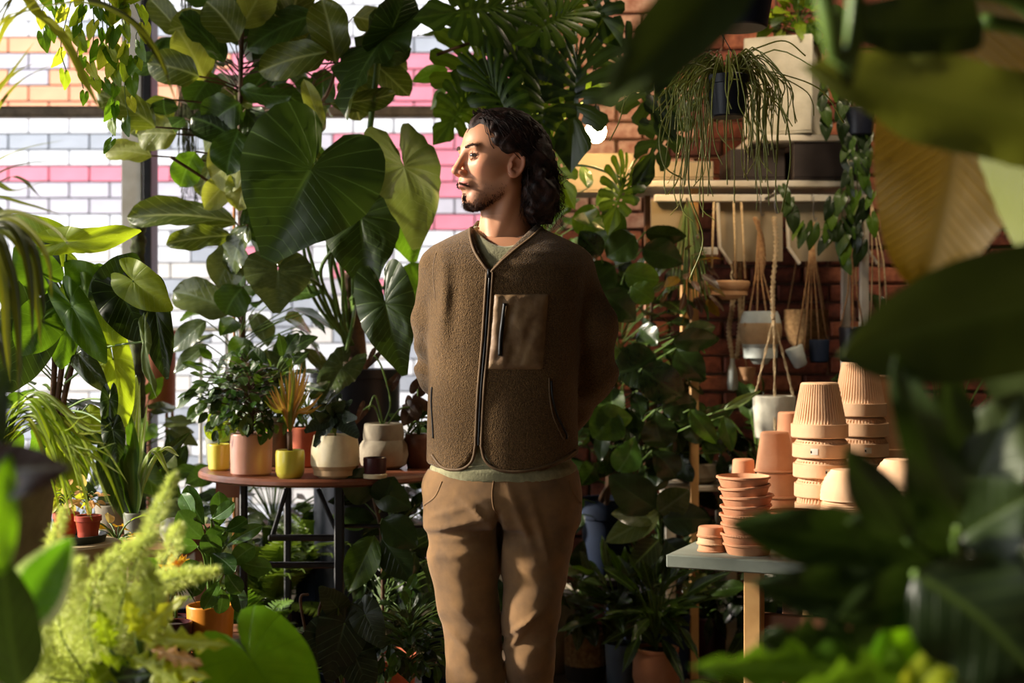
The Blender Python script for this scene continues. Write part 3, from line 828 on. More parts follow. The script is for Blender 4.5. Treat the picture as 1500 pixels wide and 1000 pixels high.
# ----------------------------------------------------- head, neck and hands: one continuous body
TH = math.radians(62); PT = math.radians(3)
HO = np.array([X(728), D0+.03, Z(236)])
fw = np.array([-math.sin(TH), -math.cos(TH), 0.0]); lf_ = np.array([math.cos(TH), -math.sin(TH), 0.0]); up_ = np.array([0, 0, 1.0])
fw, up_ = fw*math.cos(PT)+up_*math.sin(PT), up_*math.cos(PT)-fw*math.sin(PT)
def loc(P):
    q = [P[i]-HO[i] for i in range(3)]
    return tuple(sum(q[i]*a[i] for i in range(3)).astype(np.float32) for a in (fw, lf_, up_))
def tow(f, l, u): return tuple(HO+fw*f+lf_*l+up_*u)
def face(L):
    f, l, u = L; a = np.abs(l); A = (f, a, u)
    d = ellb(A, (-.008, 0, .035), (.099, .077, .086))
    d = smin(d, ellb(A, (.024, 0, -.028), (.064, .060, .078)), .03)
    d = smin(d, cone(A, (.060, .0, -.094), (.060, .014, -.094), .024, .021), .024)      # chin
    d = smin(d, cone(A, (-.004, .052, -.055), (.050, .022, -.094), .016, .016), .022)     # jaw line
    d = smin(d, ellb(A, (.046, .040, -.018), (.030, .022, .022)), .022)                  # cheekbone
    d = smin(d, cone(A, (.084, 0, .022), (.078, .040, .024), .010, .009), .014)          # brow ridge
    e = ellb(A, (.098, .032, .004), (.020, .019, .013)); d = smax(d, -e, .014)           # eye socket
    d = smin(d, cone(A, (.089, 0, .014), (.108, 0, -.026), .0075, .0095), .010)          # nose bridge
    d = smin(d, ellb(A, (.111, 0, -.032), (.0105, .0105, .0095)), .007)
    d = smin(d, ellb(A, (.098, .0125, -.036), (.0115, .0068, .0075)), .006)
    d = smax(d, -ellb(A, (.104, .0065, -.0445), (.006, .003, .004)), .003)
    d = smin(d, ellb(A, (.080, 0, -.060), (.020, .026, .020)), .012)                     # muzzle
    d = smin(d, cone(A, (.0985, 0, -.0585), (.086, .022, -.0625), .0042, .0022), .004)   # upper lip
    d = smin(d, cone(A, (.0965, 0, -.0680), (.084, .019, -.0655), .0050, .0026), .004)   # lower lip
    d = smax(d, -cone(A, (.1035, 0, -.0632), (.088, .024, -.0638), .0013, .0010), .002)
    d = smax(d, -ellb(A, (.094, 0, -.0785), (.008, .018, .004)), .006)
    # eyelids around the eyeball
    ball = ellb(A, (.0770, .0305, .004), (.0142, .0150, .0135))
    slit = np.maximum(np.abs(u-.0035-.0016*np.cos((a-.031)*90))-.0034*np.clip(1-((a-.031)/.0145)**2, 0, 1)**.6, -(f-.074))
    lids = smax(ball, -slit, .0012); d = smin(d, lids, .0035)
    d = smax(d, -np.maximum(ellb(A, (.0770, .0305, .004), (.0128, .0135, .0122)), -(f-.06)), .001)
    # ears
    er = ((f+.014)*.96+(u+.012)*.25, (u+.012)*.96-(f+.014)*.25)
    e = np.sqrt((er[0]/.0145)**2+(er[1]/.0265)**2); th = np.sqrt(((e-1)*.0145)**2+(a-.0775-(-f-.014)*.35)**2)-.0036
    flat = np.maximum((e-1)*.0145, np.abs(a-.0735-(-f-.014)*.35)-.0034)
    ear = smin(th, flat, .003)
    ear = smin(ear, ellb(A, (-.006, .074, -.034), (.007, .005, .007)), .004)
    ear = smin(ear, ellb(A, (.0005, .078, -.013), (.0035, .004, .007)), .003)
    d = smin(d, ear, .004)
    return d
def body(P):
    L = loc(P); d = face(L)
    d = smin(d, cone(P, tow(-.022, 0, -.050), p3(740, 345, .05), .056, .061, 1.0), .022)
    d = smin(d, cone(P, p3(741, 346, .05), p3(741, 372, .04), .062, .070, 1.0), .03)
    d = smin(d, cone(P, tow(.018, .006, -.098), p3(722, 352, -.005), .014, .014), .022)   # throat / neck muscle
    d = smin(d, cone(P, tow(-.02, .045, -.06), p3(728, 352, -.008), .014, .010), .016)
    return d
h = .0021
lo, hi = (X(655), D0-.10, Z(372)), (X(792), D0+.17, Z(160))
P = grid(lo, hi, h); F = body(P); V, Q = nets(F, lo, h)
Lc = loc(tuple(V[:, i].astype(np.float32) for i in range(3))); f_, l_, u_ = Lc; a_ = np.abs(l_)
sk = np.array(lin((206, 148, 112))[:3]); cols = np.repeat(sk[None], len(V), 0)
def blend(c, m, w_=1.0):
    global cols
    m = np.clip(m, 0, 1)[:, None]*w_; cols = cols*(1-m)+np.array(lin(c)[:3])[None]*m
blend((196, 116, 88), np.exp(-((a_-.045)/.02)**2-((u_+.025)/.022)**2-((f_-.07)/.03)**2), .45)
blend((190, 104, 80), np.exp(-((f_-.113)/.015)**2-((u_+.032)/.012)**2), .5)
blend((190, 104, 80), ((a_ > .073) & (f_ < .01))*1.0, .4)
blend((116, 82, 62), np.clip((-.052-u_)/.02, 0, 1)*np.clip((f_-.0)/.03, 0, 1)*np.clip((a_*1.2+ (-.05-u_)*1.0-.01)/.02, 0, 1)*(V[:, 2] > Z(315)), .55)
lipm = ((np.abs(u_+.0632) < .0075*np.clip(1-(a_/.0245)**2, 0, 1)**.5+.0008) & (f_ > .078) & (a_ < .024))
blend((176, 92, 82), lipm*1.0, .85)
blend((92, 50, 40), ((np.abs(u_+.0634) < .0011) & (f_ > .08) & (a_ < .023))*1.0, .8)
lash = np.exp(-((u_-(.0035+.0016*np.cos((a_-.031)*90)+.0038*np.clip(1-((a_-.031)/.0145)**2, 0, 1)**.6))/.0013)**2)*(np.abs(a_-.031) < .0145)*(f_ > .066)
blend((44, 24, 18), lash, .9)
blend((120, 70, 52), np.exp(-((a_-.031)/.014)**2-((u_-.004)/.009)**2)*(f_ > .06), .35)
me = npmesh('body', V-np.array(LOC[man.name]), Q, MATS['skin'], cols)
# torso, arms and hands continue the body under the clothes
def under(P):
    d = stack(P, TZ, TCX, THW, THD, TCY, 2.25)+.022
    a, b = arms(P); d = smin(d, a+.018, .02); d = smin(d, b+.018, .02)
    d = smin(d, cone(P, p3(741, 385, .04), p3(741, 350, .05), .062, .060), .02)
    for w0, tgt, sgn in ((p3(700, 640, .21), p3(752, 668, .235), 1), (p3(800, 668, .21), p3(752, 676, .255), -1)):
        w0 = np.array(w0); tgt = np.array(tgt); dv = tgt-w0; dn = dv/np.linalg.norm(dv)
        palm1 = w0+dn*.085
        d = smin(d, cone(P, w0, palm1, .024, .028, .6), .012)
        upv = np.array([0, 0, 1.0]); 
        for q, ln in zip((-1.5, -.5, .5, 1.5), (.055, .068, .072, .064)):
            b0 = palm1+upv*q*.016; b1 = b0+dn*ln*.55+np.array([0, .012*sgn, 0]); b2 = b1+dn*ln*.30+np.array([0, .024*sgn*.5, -.012])
            d = smin(d, cone(P, b0, b1, .0085, .0078), .004); d = smin(d, cone(P, b1, b2, .0078, .0065), .003)
        t0 = w0+dn*.03+upv*.018; t1 = t0+dn*.03+upv*.022; t2 = t1+dn*.030+upv*.004
        d = smin(d, cone(P, t0, t1, .0115, .0098), .006); d = smin(d, cone(P, t1, t2, .0098, .008), .004)
    d = smin(d, cone(P, p3(737, 700, .02), p3(690, 745, .02), .085, .070), .03); d = smin(d, cone(P, p3(737, 700, .02), p3(785, 745, .02), .085, .070), .03)
    zz = (CAMZ-P[2])/S0+HOR
    return d
h = .006
lo, hi = (X(600), D0-.12, Z(760)), (X(915), D0+.36, Z(349))
P = grid(lo, hi, h); V2, Q2 = nets(under(P), lo, h)
allV = np.concatenate([V, V2]); allQ = np.concatenate([Q, Q2+len(V)])
link('body', npmesh('body', allV-np.array(LOC[man.name]), allQ, MATS['skin'], np.concatenate([cols, np.repeat(sk[None], len(V2), 0)])), man, Matrix.Translation(LOC[man.name]))
# eyes
mat('eye_white', (140, 122, 108), 0.6, spec=.2); mat('iris_brown', (60, 38, 22), 0.5, spec=.2); mat('pupil', (8, 6, 6), 0.1)
for s_ in (-1, 1):
    c = Vector(tow(.0770, .0305*s_, .004)); fv = (Vector(fw)+Vector((.22, -.30, .04))).normalized()
    eb = MB().ball(c, .0122, 12).obj('eyeball', MATS['eye_white'], man, smooth='all')
    q = fv.to_track_quat('Z', 'Y').to_matrix().to_4x4(); q.translation = c
    mb = MB(); vs = []
    for rr_, mt in ((.0062, 'iris_brown'), (.0028, 'pupil')):
        pr = [(0.0001, math.sqrt(.0125**2)+.0001*(mt == 'pupil'))]+[(rr_*t, math.sqrt(.01245**2-(rr_*t)**2)+.00015+.0001*(mt == 'pupil')) for t in (.4, .8, 1)]
        o = MB().lathe(pr, (0, 0, 0), 16, q).obj('iris' if mt != 'pupil' else 'pupil', MATS[mt], eb, smooth='all')
# --- hair: a mass plus many wavy locks
def hair_sdf(P, grow=0.0):
    f, l, u = loc(P); a = np.abs(l); A = (f, a, u)
    d = ellb(A, (-.020, 0, .043), (.110, .088, .092))
    d = smin(d, ellb(A, (-.080, .012, -.010), (.066, .086, .085)), .03)
    d = smin(d, ellb(A, (-.088, .024, -.085), (.060, .078, .066)), .03)
    # hairline: forehead, temple, in front of the ear
    line = np.where(u > .062, .074-(u-.062)*.15, np.where(u > .02, .074-(.062-u)*1.05, np.where(u > -.012, .030-(.02-u)*.8, -.030-(-.012-u)*.25)))
    line = line+.010*np.cos(a*60)*(u > .05) - a*.18*(u > .05)
    d = smax(d, f-line, .008)
    d = smax(d, -(u-(.080-np.clip(.09-f, 0, .2)*1.6))*(f > .02)-.0*f, .004) if False else d
    ear = ell(A, (-.008, .088, -.012), (.023, .03, .032)); d = smax(d, -ear, .006)
    d = d + .020*vnoise((f*1.0+u*.5, l, u-f*.6), (34, 30, 44), 21)*1.15*np.clip((.06-u)/.1, .25, 1)
    d = d + .009*vnoise((f*.4, l, u*.6+f*.6), (80, 110, 80), 22)
    return d - grow
h = .003
lo, hi = (X(670), D0-.14, Z(345)), (X(838), D0+.24, Z(152))
P = grid(lo, hi, h); V, Q = nets(hair_sdf(P), lo, h)
hair = link('hair', npmesh('hair', V-np.array(LOC[man.name]), Q, MATS['hair_brown']), man, Matrix.Translation(LOC[man.name]))
LOC['hair'] = LOC[man.name]
rh = random.Random(5); locks = MB()
for i in range(1700):
    th_ = rh.uniform(-1.0, 1.0); st = rh.random()
    if st < .40:   # from the front hairline, swept back over the crown
        a0 = th_*1.15; e0 = rh.uniform(.35, 1.25)
        f0, l0, u0 = .066*math.cos(a0)*rh.uniform(.2, 1), .072*math.sin(a0), .086+.04*rh.random()*math.cos(a0)
    else:
        a0 = rh.choice([-1, 1, 1, 1])*rh.uniform(1.25, 2.9); f0, l0, u0 = .05*math.cos(a0)-.03, .078*math.sin(a0), rh.uniform(-.02, .10)
    fE, lE, uE = rh.uniform(-.15, -.045), (l0*rh.uniform(.7, 1.15)), rh.uniform(-.155, -.03)
    n = 14; ph = rh.uniform(0, 6.28); am = rh.uniform(.004, .014); fr = rh.uniform(9, 16); pts = []
    crown = .128+rh.uniform(-.003, .007)
    for k in range(n+1):
        t = k/n
        f = f0+(fE-f0)*min(1, t*1.25)**.9; l = l0+(lE-l0)*t
        u = u0*(1-t)+uE*t+ (crown-u0)*.9*math.sin(PI*min(1, t*1.35))*(1-t)**.6*(1 if st < .45 else .35)
        # push out to the hair surface
        c = Vector((-.018, 0, .043)); p = Vector((f, l, u))
        ex = math.sqrt(((p.x-c.x)/.108)**2+(p.y/.088)**2+((p.z-c.z)/.092)**2)
        if ex < 1 and p.z > -.02: p = c+(p-c)/max(ex, .3)*rh.uniform(1.0, 1.012)
        cv = am*t**1.3
        p += Vector((math.sin(ph+t*fr), math.cos(ph*1.3+t*fr), .5*math.sin(ph+t*fr*1.1)))*cv
        if abs(p.y) > .06 and -.045 < p.z < .028 and p.x > -.040: p.x -= .03; p.z += .0
        if p.x > .068 and p.z < .084: p.z = .084
        if p.x > .02 and p.z < .03: p.x = .0
        pts.append(tow(*p))
    if pts[0][0] < X(668): continue
    locks.tube(pts, [.0016*(1-.75*(k/n)) for k in range(n+1)], 3, cap=False)
locks.obj('hair_strands', MATS['hair_brown'], man, kind='stuff', smooth='all')
# --- beard, moustache, brows
br = random.Random(9)
fl_pts = []
def facept(f, l, u):
    """march from outside towards the head axis"""
    o = np.array([f, l, u])*1.35; c = np.array([0.02, 0, u*.9]); t = np.linspace(0, 1, 90)
    q = o[None]*(1-t[:, None])+c[None]*t[:, None]
    d = face(tuple(q[:, i].astype(np.float32) for i in range(3))); k = int(np.argmax(d < 0)); return (q[k] if (d < 0).any() else None), (o-c)/np.linalg.norm(o-c)
def hairs(n, gen, ln, rad, dirn, name):
    mb = MB()
    for i in range(n):
        f, l, u = gen(); p, nn = facept(f, l, u)
        if p is None or u < -.126: continue
        dv = np.array(dirn(p)); dv = dv/np.linalg.norm(dv); L_ = ln*br.uniform(.6, 1.2)
        q0 = p-nn*.001; q1 = p+nn*.0022+dv*L_*.5; q2 = p+nn*.0030+dv*L_+np.array([br.uniform(-1, 1), br.uniform(-1, 1), 0])*.0015
        mb.tube([tow(*q0), tow(*q1), tow(*q2)], [rad, rad*.9, rad*.2], 3, cap=False)
    mb.obj(name, MATS['beard_brown'], man, kind='stuff', smooth='all')
def g_chin():
    while True:
        l = br.gauss(0, .02); u = br.gauss(-.103, .011); f = .088-abs(l)*.9-max(0, -.10-u)*.9
        if (abs(l) > .014 or u < -.086) and u < -.078: return f, l, u
hairs(1300, g_chin, .008, .00045, lambda p: (.05, p[1]*6, -1), 'beard')
def g_jaw(): l = br.choice([-1, 1])*br.uniform(.028, .060); t = (abs(l)-.028)/.032; return .062-.062*t, l, -.116+abs(br.gauss(0, .018))+t*.026
hairs(1300, g_jaw, .005, .0004, lambda p: (-.2, p[1]*4, -1), 'beard')
def g_must(): l = br.choice([-1, 1])*br.uniform(.003, .027); return .097-abs(l)*.42, l, -.0468-abs(l)*.40+br.uniform(-.0022, .0022)
hairs(330, g_must, .0052, .0004, lambda p: (-.1, p[1]*70, -.45), 'moustache')
hairs(60, lambda: (.096, br.gauss(0, .004), br.gauss(-.080, .004)), .006, .0008, lambda p: (.2, 0, -1), 'beard')
def g_brow(): 
    a = br.uniform(.012, .048); t = (a-.012)/.036; return .095-t*.022, a*br.choice([-1, 1]), .0200+.0035*math.sin(t*2.4)+br.gauss(0, .0016)
hairs(400, g_brow, .006, .00045, lambda p: (-.1, np.sign(p[1]), .25), 'eyebrow')
# ---------------------------------------------------------------- pots, tables, shelves
mat('terracotta', (214, 156, 118), 0.8, (198, 136, 98), 9, bump=0.15, bscale=80)
mat('terracotta_pale', (224, 184, 146), 0.8, (210, 166, 126), 9, bump=0.15, bscale=80)
mat('terracotta_red', (190, 98, 62), 0.75, (168, 80, 50), 14)
mat('nursery_red', (178, 70, 44), 0.45, (160, 60, 38), 10)
mat('glaze_yellow', (206, 196, 70), 0.3, (196, 182, 60), 8, coat=.4)
mat('glaze_pink', (216, 160, 138), 0.35, (200, 142, 120), 6, coat=.3)
mat('glaze_cream', (226, 212, 176), 0.32, (212, 196, 158), 22, bump=.2, coat=.4)
mat('clay_base', (184, 152, 112), 0.8)
mat('stone_grey', (158, 148, 128), 0.85, (132, 122, 104), 14, bump=.4)
mat('maroon', (66, 26, 32), 0.35); mat('orange_glaze', (222, 146, 40), 0.4, (206, 128, 32), 9, coat=.3)
mat('brown_glaze', (110, 70, 50), 0.5, (84, 50, 36), 30, bump=.8, bscale=30)
mat('grey_green_pot', (120, 122, 104), 0.6); mat('brown_paper', (150, 84, 50), 0.7, (130, 70, 42), 5)
mat('beige_tub', (190, 172, 136), 0.7, (172, 152, 116), 5); mat('tray_dark', (52, 60, 52), 0.5)
mat('navy_pot', (28, 40, 62), 0.7, (20, 30, 48), 6, spec=.2); mat('slate_pot', (82, 96, 112), 0.5, (66, 80, 96), 6)
mat('jute', (160, 126, 82), 0.9, (118, 88, 54), 60, bump=.9, bscale=90); mat('jute_dark', (46, 40, 34), 0.9, bump=.6)
mat('soil', (44, 30, 20), 0.95, (26, 18, 12), 60, bump=.8); mat('table_wood', (128, 74, 48), 0.45, (96, 52, 34), 10, coat=.2)
mat('grey_table', (150, 158, 146), 0.6, (126, 134, 122), 6); mat('pine', (208, 164, 104), 0.6, (188, 142, 84), 9)
mat('pine_dark', (136, 88, 56), 0.6); mat('taupe_board', (158, 144, 118), 0.75, (144, 130, 104), 3)
mat('dark_box', (52, 44, 42), 0.6); mat('rope', (206, 184, 146), 0.9, (176, 150, 112), 90, bump=.7, bscale=160)
mat('rope_tan', (178, 142, 100), 0.9, (150, 112, 76), 90); mat('pale_glaze', (190, 198, 194), 0.4); mat('wood_bowl', (200, 158, 116), 0.6, (176, 130, 90), 14)
mat('tag_paper', (232, 226, 210), 0.7); mat('white_ceramic', (224, 220, 210), 0.35); mat('black_planter', (22, 26, 38), 0.38, (14, 17, 26), 6)
mat('bark', (96, 70, 48), 0.9, (60, 42, 28), 30, bump=.9); mat('green_stem', (92, 118, 44), 0.5, (70, 96, 34), 16); mat('brown_stem', (94, 66, 40), 0.7, (64, 44, 28), 20, bump=.4)
mat('bamboo', (184, 128, 70), 0.5, (160, 104, 54), 10); mat('moss', (84, 92, 52), 0.95, (50, 48, 32), 30, bump=1.0); mat('bluegrey_clay', (196, 192, 176), 0.8, (172, 168, 152), 12, bump=.5)

def potpart(root, name, prof, m, wall=.006, soil=None, at=None, n=32, mod=None, tilt=None, label=None, sub=None):
    """prof: outer radius/height pairs from the foot up, z from the root's base"""
    c = Vector(at) if at is not None else LOC[root.name]
    zt = prof[-1][1]; rt = prof[-1][0]
    deep = max(prof[0][1]+wall*1.5, zt-.05)
    inner = [(rt-wall*.3, zt+wall*.25), (rt-wall, zt), (max(.004, rt-wall*1.3), deep), (0.0005, deep)]
    m4 = tilt
    mb = MB(); mb.lathe([(0.0005, prof[0][1])]+list(prof)+inner, c, n, m4, mod)
    o = mb.obj(name, MATS[m], root, label, smooth=True)
    if soil:
        zs = zt-soil; s_ = MB(); s_.lathe([(0.0005, zs+.004), (rt*.5, zs+.006), (rt-wall*.9, zs)], c, 24, m4); s_.obj('soil', MATS['soil'], root, smooth='all')
    return o
def cyl(r0, r1, h, b=.006): return [(r0-b, 0), (r0, b), (r1, h-b*.6), (r1-b*.2, h)]
# ---- round table ---------------------------------------------------------------
TC = (X(0)*0 + (478-750)/FPX*4.45, 4.45); TZ0 = .855; TR = .392
tb = thing('round_table', 'round brown wooden table on black metal legs crowded with small potted plants', 'table', (TC[0], TC[1], 0))
MB().lathe([(0.0005, TZ0-.024), (TR-.012, TZ0-.024), (TR, TZ0-.017), (TR, TZ0-.007), (TR-.006, TZ0), (0.0005, TZ0)], (TC[0], TC[1], 0), 64).obj('tabletop', MATS['table_wood'], tb)
MB().box(TC[0]-.34, TC[0]-.26, TC[1]-.03, TC[1]+.03, TZ0-.09, TZ0-.024).obj('bracket', MATS['table_wood'], tb)
legs = [((357-750)/FPX*4.25, 4.25), ((497-750)/FPX*4.17, 4.17), (TC[0]-.16, 4.70), (TC[0]+.20, 4.70)]
for i, (x, y) in enumerate(legs):
    r_ = .014 if i == 1 else .011
    MB().bbox(x-r_, x+r_, y-r_, y+r_, 0, TZ0-.024).obj('leg', MATS['black_metal'], tb)
for z in (.665, .585): MB().bbox((395-750)/FPX*4.2, legs[1][0], 4.165, 4.185, z, z+.018).obj('rung', MATS['black_metal'], tb)
for a, b in (((420, 716), (398, 788)), ((466, 716), (492, 775))):
    MB().tube([W(*a, 4.22), W(*b, 4.2)], .007).obj('brace', MATS['black_metal'], tb)
MB().bbox(legs[1][0], TC[0]+.38, 4.19, 4.20, .70, .712).obj('rung', MATS['black_metal'], tb)
# ---- long table of clay pots ------------------------------------------------------
GZ = .69
cA = Vector((.405, 3.74, 0)); dA = Vector((.911, -.40, 0)).normalized(); dB = Vector((.40, .911, 0)).normalized()
gt = thing('pot_table', 'grey painted table on pine legs stacked with terracotta pots and saucers', 'table', (cA.x, cA.y, 0))
rot = Matrix(((dA.x, dB.x, 0, cA.x), (dA.y, dB.y, 0, cA.y), (0, 0, 1, 0), (0, 0, 0, 1)))
MB().bbox(0, 1.35, 0, .72, GZ-.034, GZ, .003, rot).obj('tabletop', MATS['grey_table'], gt)
MB().bbox(.2, 1.3, .60, .62, GZ-.09, GZ-.034, .003, rot).obj('apron', MATS['pine_dark'], gt)
for (u, v_, mt) in ((.20, .03, 'pine'), (.28, .12, 'pine_dark'), (1.26, .05, 'pine'), (1.26, .62, 'pine'), (.20, .64, 'pine')):
    MB().bbox(u, u+.045, v_, v_+.045, 0, GZ-.034, .003, rot).obj('leg', MATS[mt], gt)
MB().bbox(.22, 1.28, .07, .10, .50, .54, .003, rot).obj('stretcher', MATS['pine_dark'], gt)

def clay_pot(px, D, z, r_rim, h, rimh, taper, mt, label, group, inverted=True, ribs=0, tag=None, name='clay_pot', rimcol=None, tiltx=0):
    x = (px-750)/FPX*D; o = thing(name, label, 'pot' if name != 'clay_saucer' else 'saucer', (x, D, z), group)
    rb_ = r_rim*taper
    body = [(rb_-.004, 0), (rb_, .004)]; nn = 8
    for i in range(nn+1):
        t = i/nn; body.append((rb_+(r_rim*.93-rb_)*t, .004+(h-rimh-.004)*t))
    rim = [(r_rim, h-rimh+.002), (r_rim, h-.003), (r_rim-.003, h)]
    n = ribs*4 if ribs else 40
    def mod(r, zz, t):
        if ribs and .006 < zz < h-rimh-.001 and r > r_rim*.5: return r - .0042*(1 if math.cos(t*ribs) < -0.45 else 0)
        return r
    inner = [(r_rim-.007, h), (rb_*.98, .012), (0.0005, .012)]
    m4 = Matrix.Identity(4)
    if inverted: m4 = Matrix.Translation((0, 0, h)) @ Matrix.Rotation(PI, 4, 'X')
    if tiltx: m4 = Matrix.Rotation(math.radians(tiltx), 4, 'Y') @ m4
    MB().lathe([(0.0005, 0)]+body+inner, (x, D, z), n, m4, mod).obj('body', MATS[mt], o, smooth=True)
    MB().lathe([(r_rim*.9, h-rimh+.001)]+rim+[(r_rim-.007, h-.001), (r_rim*.9, h-rimh+.001)], (x, D, z), 48, m4).obj('rim', MATS[rimcol or mt], o, smooth=True)
    if tag is not None:
        zc = z+(rimh*.5 if inverted else h-rimh*.5); mb = MB(); w_ = .010
        for k in range(5):
            pass
        vs = []; 
        for k in range(6):
            t = -PI/2+tag+(k/5-.5)*2*w_/r_rim
            for dz in (-.0085, .0085): vs.append((x+(r_rim+.0008)*math.cos(t), D+(r_rim+.0008)*math.sin(t), zc+dz))
        mb.add(vs, [(2*k, 2*k+2, 2*k+3, 2*k+1) for k in range(5)]); lb = mb.obj('price_tag', MATS['tag_paper'], o, smooth='all')
        t = -PI/2+tag-.10; q = Vector((x+(r_rim+.0014)*math.cos(t), D+(r_rim+.0014)*math.sin(t), zc-.001))
        MB().box(q.x-.0022, q.x+.0022, q.y-.0004, q.y+.0008, q.z-.0035, q.z+.0035).obj('print', MATS['zip_black'], lb)
    return o
G1 = 'ribbed terracotta pots stacked upside down in the front tall stack'
D1 = 4.0; s1 = D1/FPX
def zat(py, D): return CAMZ-(py-HOR)*D/FPX
zb = GZ; seg = .068
# front ribbed stack: top pot shows its whole body, the others their collars
names = ['topmost', 'second from the top', 'third from the top', 'fourth from the top', 'bottom']
ztop = zat(560, D1); hp_ = .154; rr_ = .0795
zs = ztop-hp_
for k in range(5):
    z = zs - k*.0555
    if z < GZ: z = GZ
    clay_pot(1202+(-1.5, 1, 1.5, 2, 2)[k], D1, z, rr_*(1.0, 1.01, 1.0, .97, .95)[k], hp_ if k == 0 else .0520 if k < 4 else max(.03, zs-3*.0555-GZ-.002), .040, .66 if k == 0 else .86, 'terracotta_pale',
             'pale ribbed terracotta pot upside down, %s of the front tall stack' % names[k], G1, True, 52 if k == 0 else 46, tag=(None, -.45, .05, -.12, None)[k], rimcol='terracotta_pale')
for q in range(0): pass
D2 = 4.22; zs = zat(530, D2)-.160
for k in range(6):
    z = zs-k*.0585
    z = max(z, GZ)
    clay_pot(1259+(0, 3, 3, 5, 5, 5)[k], D2, z, .0790, .160 if k == 0 else .055, .040, .66 if k == 0 else .86, 'terracotta_pale',
             'ribbed terracotta pot upside down, %s of the taller rear stack' % (names[:5]+['lowest'])[k], 'ribbed terracotta pots in the taller rear stack', True, 52 if k == 0 else 46, tag=(None, None, .0, .0, None, None)[k])
    if z == GZ: break
D3 = 4.2; zs = zat(632, D3)-.118
for k, (dx, hh) in enumerate(((0, .118), (3, .075), (4, .06))):
    z = (zs, zs-.075, GZ)[k]; hh = (.118, .0735, zs-.075-GZ-.002)[k]
    clay_pot(1135+dx, D3, z, .061*(1, 1.03, 1.03)[k], hh, .008, (.68, .93, .93)[k], 'terracotta', 'smooth terracotta pot upside down, %s of the short stack beside the braided hanger' % ['top', 'middle', 'bottom'][k], 'smooth terracotta pots in the short stack', True)
clay_pot(1089, 4.30, zat(700, 4.30)-.06, .042, .118, .006, .76, 'terracotta', 'small plain terracotta pot upside down behind the saucers', None, True)
clay_pot(1089, 4.30, GZ, .050, zat(700, 4.30)-.06-GZ-.001, .01, .9, 'terracotta', 'terracotta pot under the small plain one behind the saucers', None, True)
clay_pot(1157, 4.38, GZ+.16, .050, zat(603, 4.38)-GZ-.16, .01, .72, 'terracotta', 'narrow terracotta pot upside down peeking out between two stacks', None, True)
clay_pot(1157, 4.38, GZ, .056, .159, .01, .9, 'terracotta', 'terracotta pot carrying the narrow one between two stacks', None, True)
clay_pot(1300, 4.3, GZ+.20, .075, .26, .04, .66, 'terracotta_pale', 'terracotta pot upside down at the back, half behind leaves', None, True)
clay_pot(1300, 4.3, GZ, .080, .199, .04, .85, 'terracotta', 'terracotta pot holding up the back one half behind leaves', None, True)
# beehive shaped pots, upside down
for si, (px, D, tops, sc_) in enumerate(((1240, 3.86, (687, 732, 756), 1.0), (1318, 3.80, (672, 716, 742), 1.0))):
    for k in range(3):
        zt_ = zat(tops[k], D); zb_ = zat(tops[k+1], D)-.0 if k < 2 else GZ
        z = zb_+.001; hh = zt_-zb_-.002; x = (px-750)/FPX*D
        o = thing('clay_pot', ('grooved round-shouldered terracotta pot upside down, %s of the %s' % (['top', 'middle', 'bottom'][k], ['front short stack', 'short stack behind the foreground leaves'][si])), 'pot', (x, D, z), 'grooved beehive terracotta pots')
        prof = []; n_ = 14
        for i in range(n_+1):
            t = i/n_; r_ = (.071-(.030 if k == 0 else .008)*t**2.6)*sc_; prof.append((r_-(.0016 if i % 2 else 0), hh*t))
        MB().lathe([(0.0005, 0)]+prof+[(prof[-1][0]-.006, hh), (0.0005, hh-.004)], (x, D, z), 40).obj('body', MATS['terracotta_pale'], o)
# saucers
def saucer(px, D, z, r, h, mt, label, group, tiltd=0, inv=False, flare=.80):
    x = (px-750)/FPX*D; o = thing('clay_saucer', label, 'saucer', (x, D, z), group)
    pr = [(0.0005, 0), (r*flare, 0), (r*flare+.002, .003), (r*.93, h*.72), (r, h*.80), (r*1.0, h-.001), (r-.004, h), (r*.86, h*.6), (r*flare-.004, .006), (0.0005, .006)]
    m4 = Matrix.Rotation(math.radians(tiltd), 4, 'Y')
    if inv: m4 = Matrix.Translation((0, 0, h)) @ Matrix.Rotation(PI, 4, 'X')
    def mod(rr, zz, t): return rr - (.0011*(math.cos(t*60) < 0) if zz > h*.75 and rr > r*.95 else 0)
    MB().lathe(pr, (x, D, z), 120, m4, mod).obj('dish', MATS[mt], o)
    return o
tops = [702, 716, 731, 746, 760, 774, 788, 800]
lab = ['top', 'second', 'third', 'fourth', 'fifth', 'sixth', 'seventh', 'lowest']
for k in range(8):
    D = 3.76; z = GZ+.0255*(7-k)*.985
    saucer(1091+(-2, 1, 4, 2, -1, 1, 0, 5)[k], D, z, .0715*(1, .97, 1, .96, .93, .93, .92, .95)[k], .030, 'terracotta', 'scalloped terracotta saucer, %s in the leaning tower at the table end' % lab[k]+('' if k else ', its bowl empty'), 'scalloped saucers in the tower', (0, -5, -3, -2, 1, 2, 1, 0)[k])
for k, (h_, r_) in enumerate(((.026, .040), (.016, .041), (.030, .039))):
    z = GZ+(.038, .020, 0)[k] if k < 2 else GZ
    saucer(1043, 3.80, GZ+(.0385, .0195, 0)[k], r_*1.02, (.028, .018, .0185)[k], ('terracotta', 'terracotta_pale', 'terracotta')[k], 'small terracotta saucer, %s of the three beside the tower' % ['top', 'middle', 'bottom'][k], 'three small saucers', inv=True, flare=.84)
clay_pot(1168, 3.72, GZ, .056, .086, .012, .8, 'terracotta_pale', 'squat terracotta pot carrying a wide red saucer', None, False)
saucer(1163, 3.72, GZ+.087, .072, .030, 'terracotta_red', 'wide red terracotta saucer resting on a squat pot', None)
saucer(1345, 3.75, GZ, .085, .055, 'terracotta_red', 'deep red terracotta dish half behind foreground leaves', None)
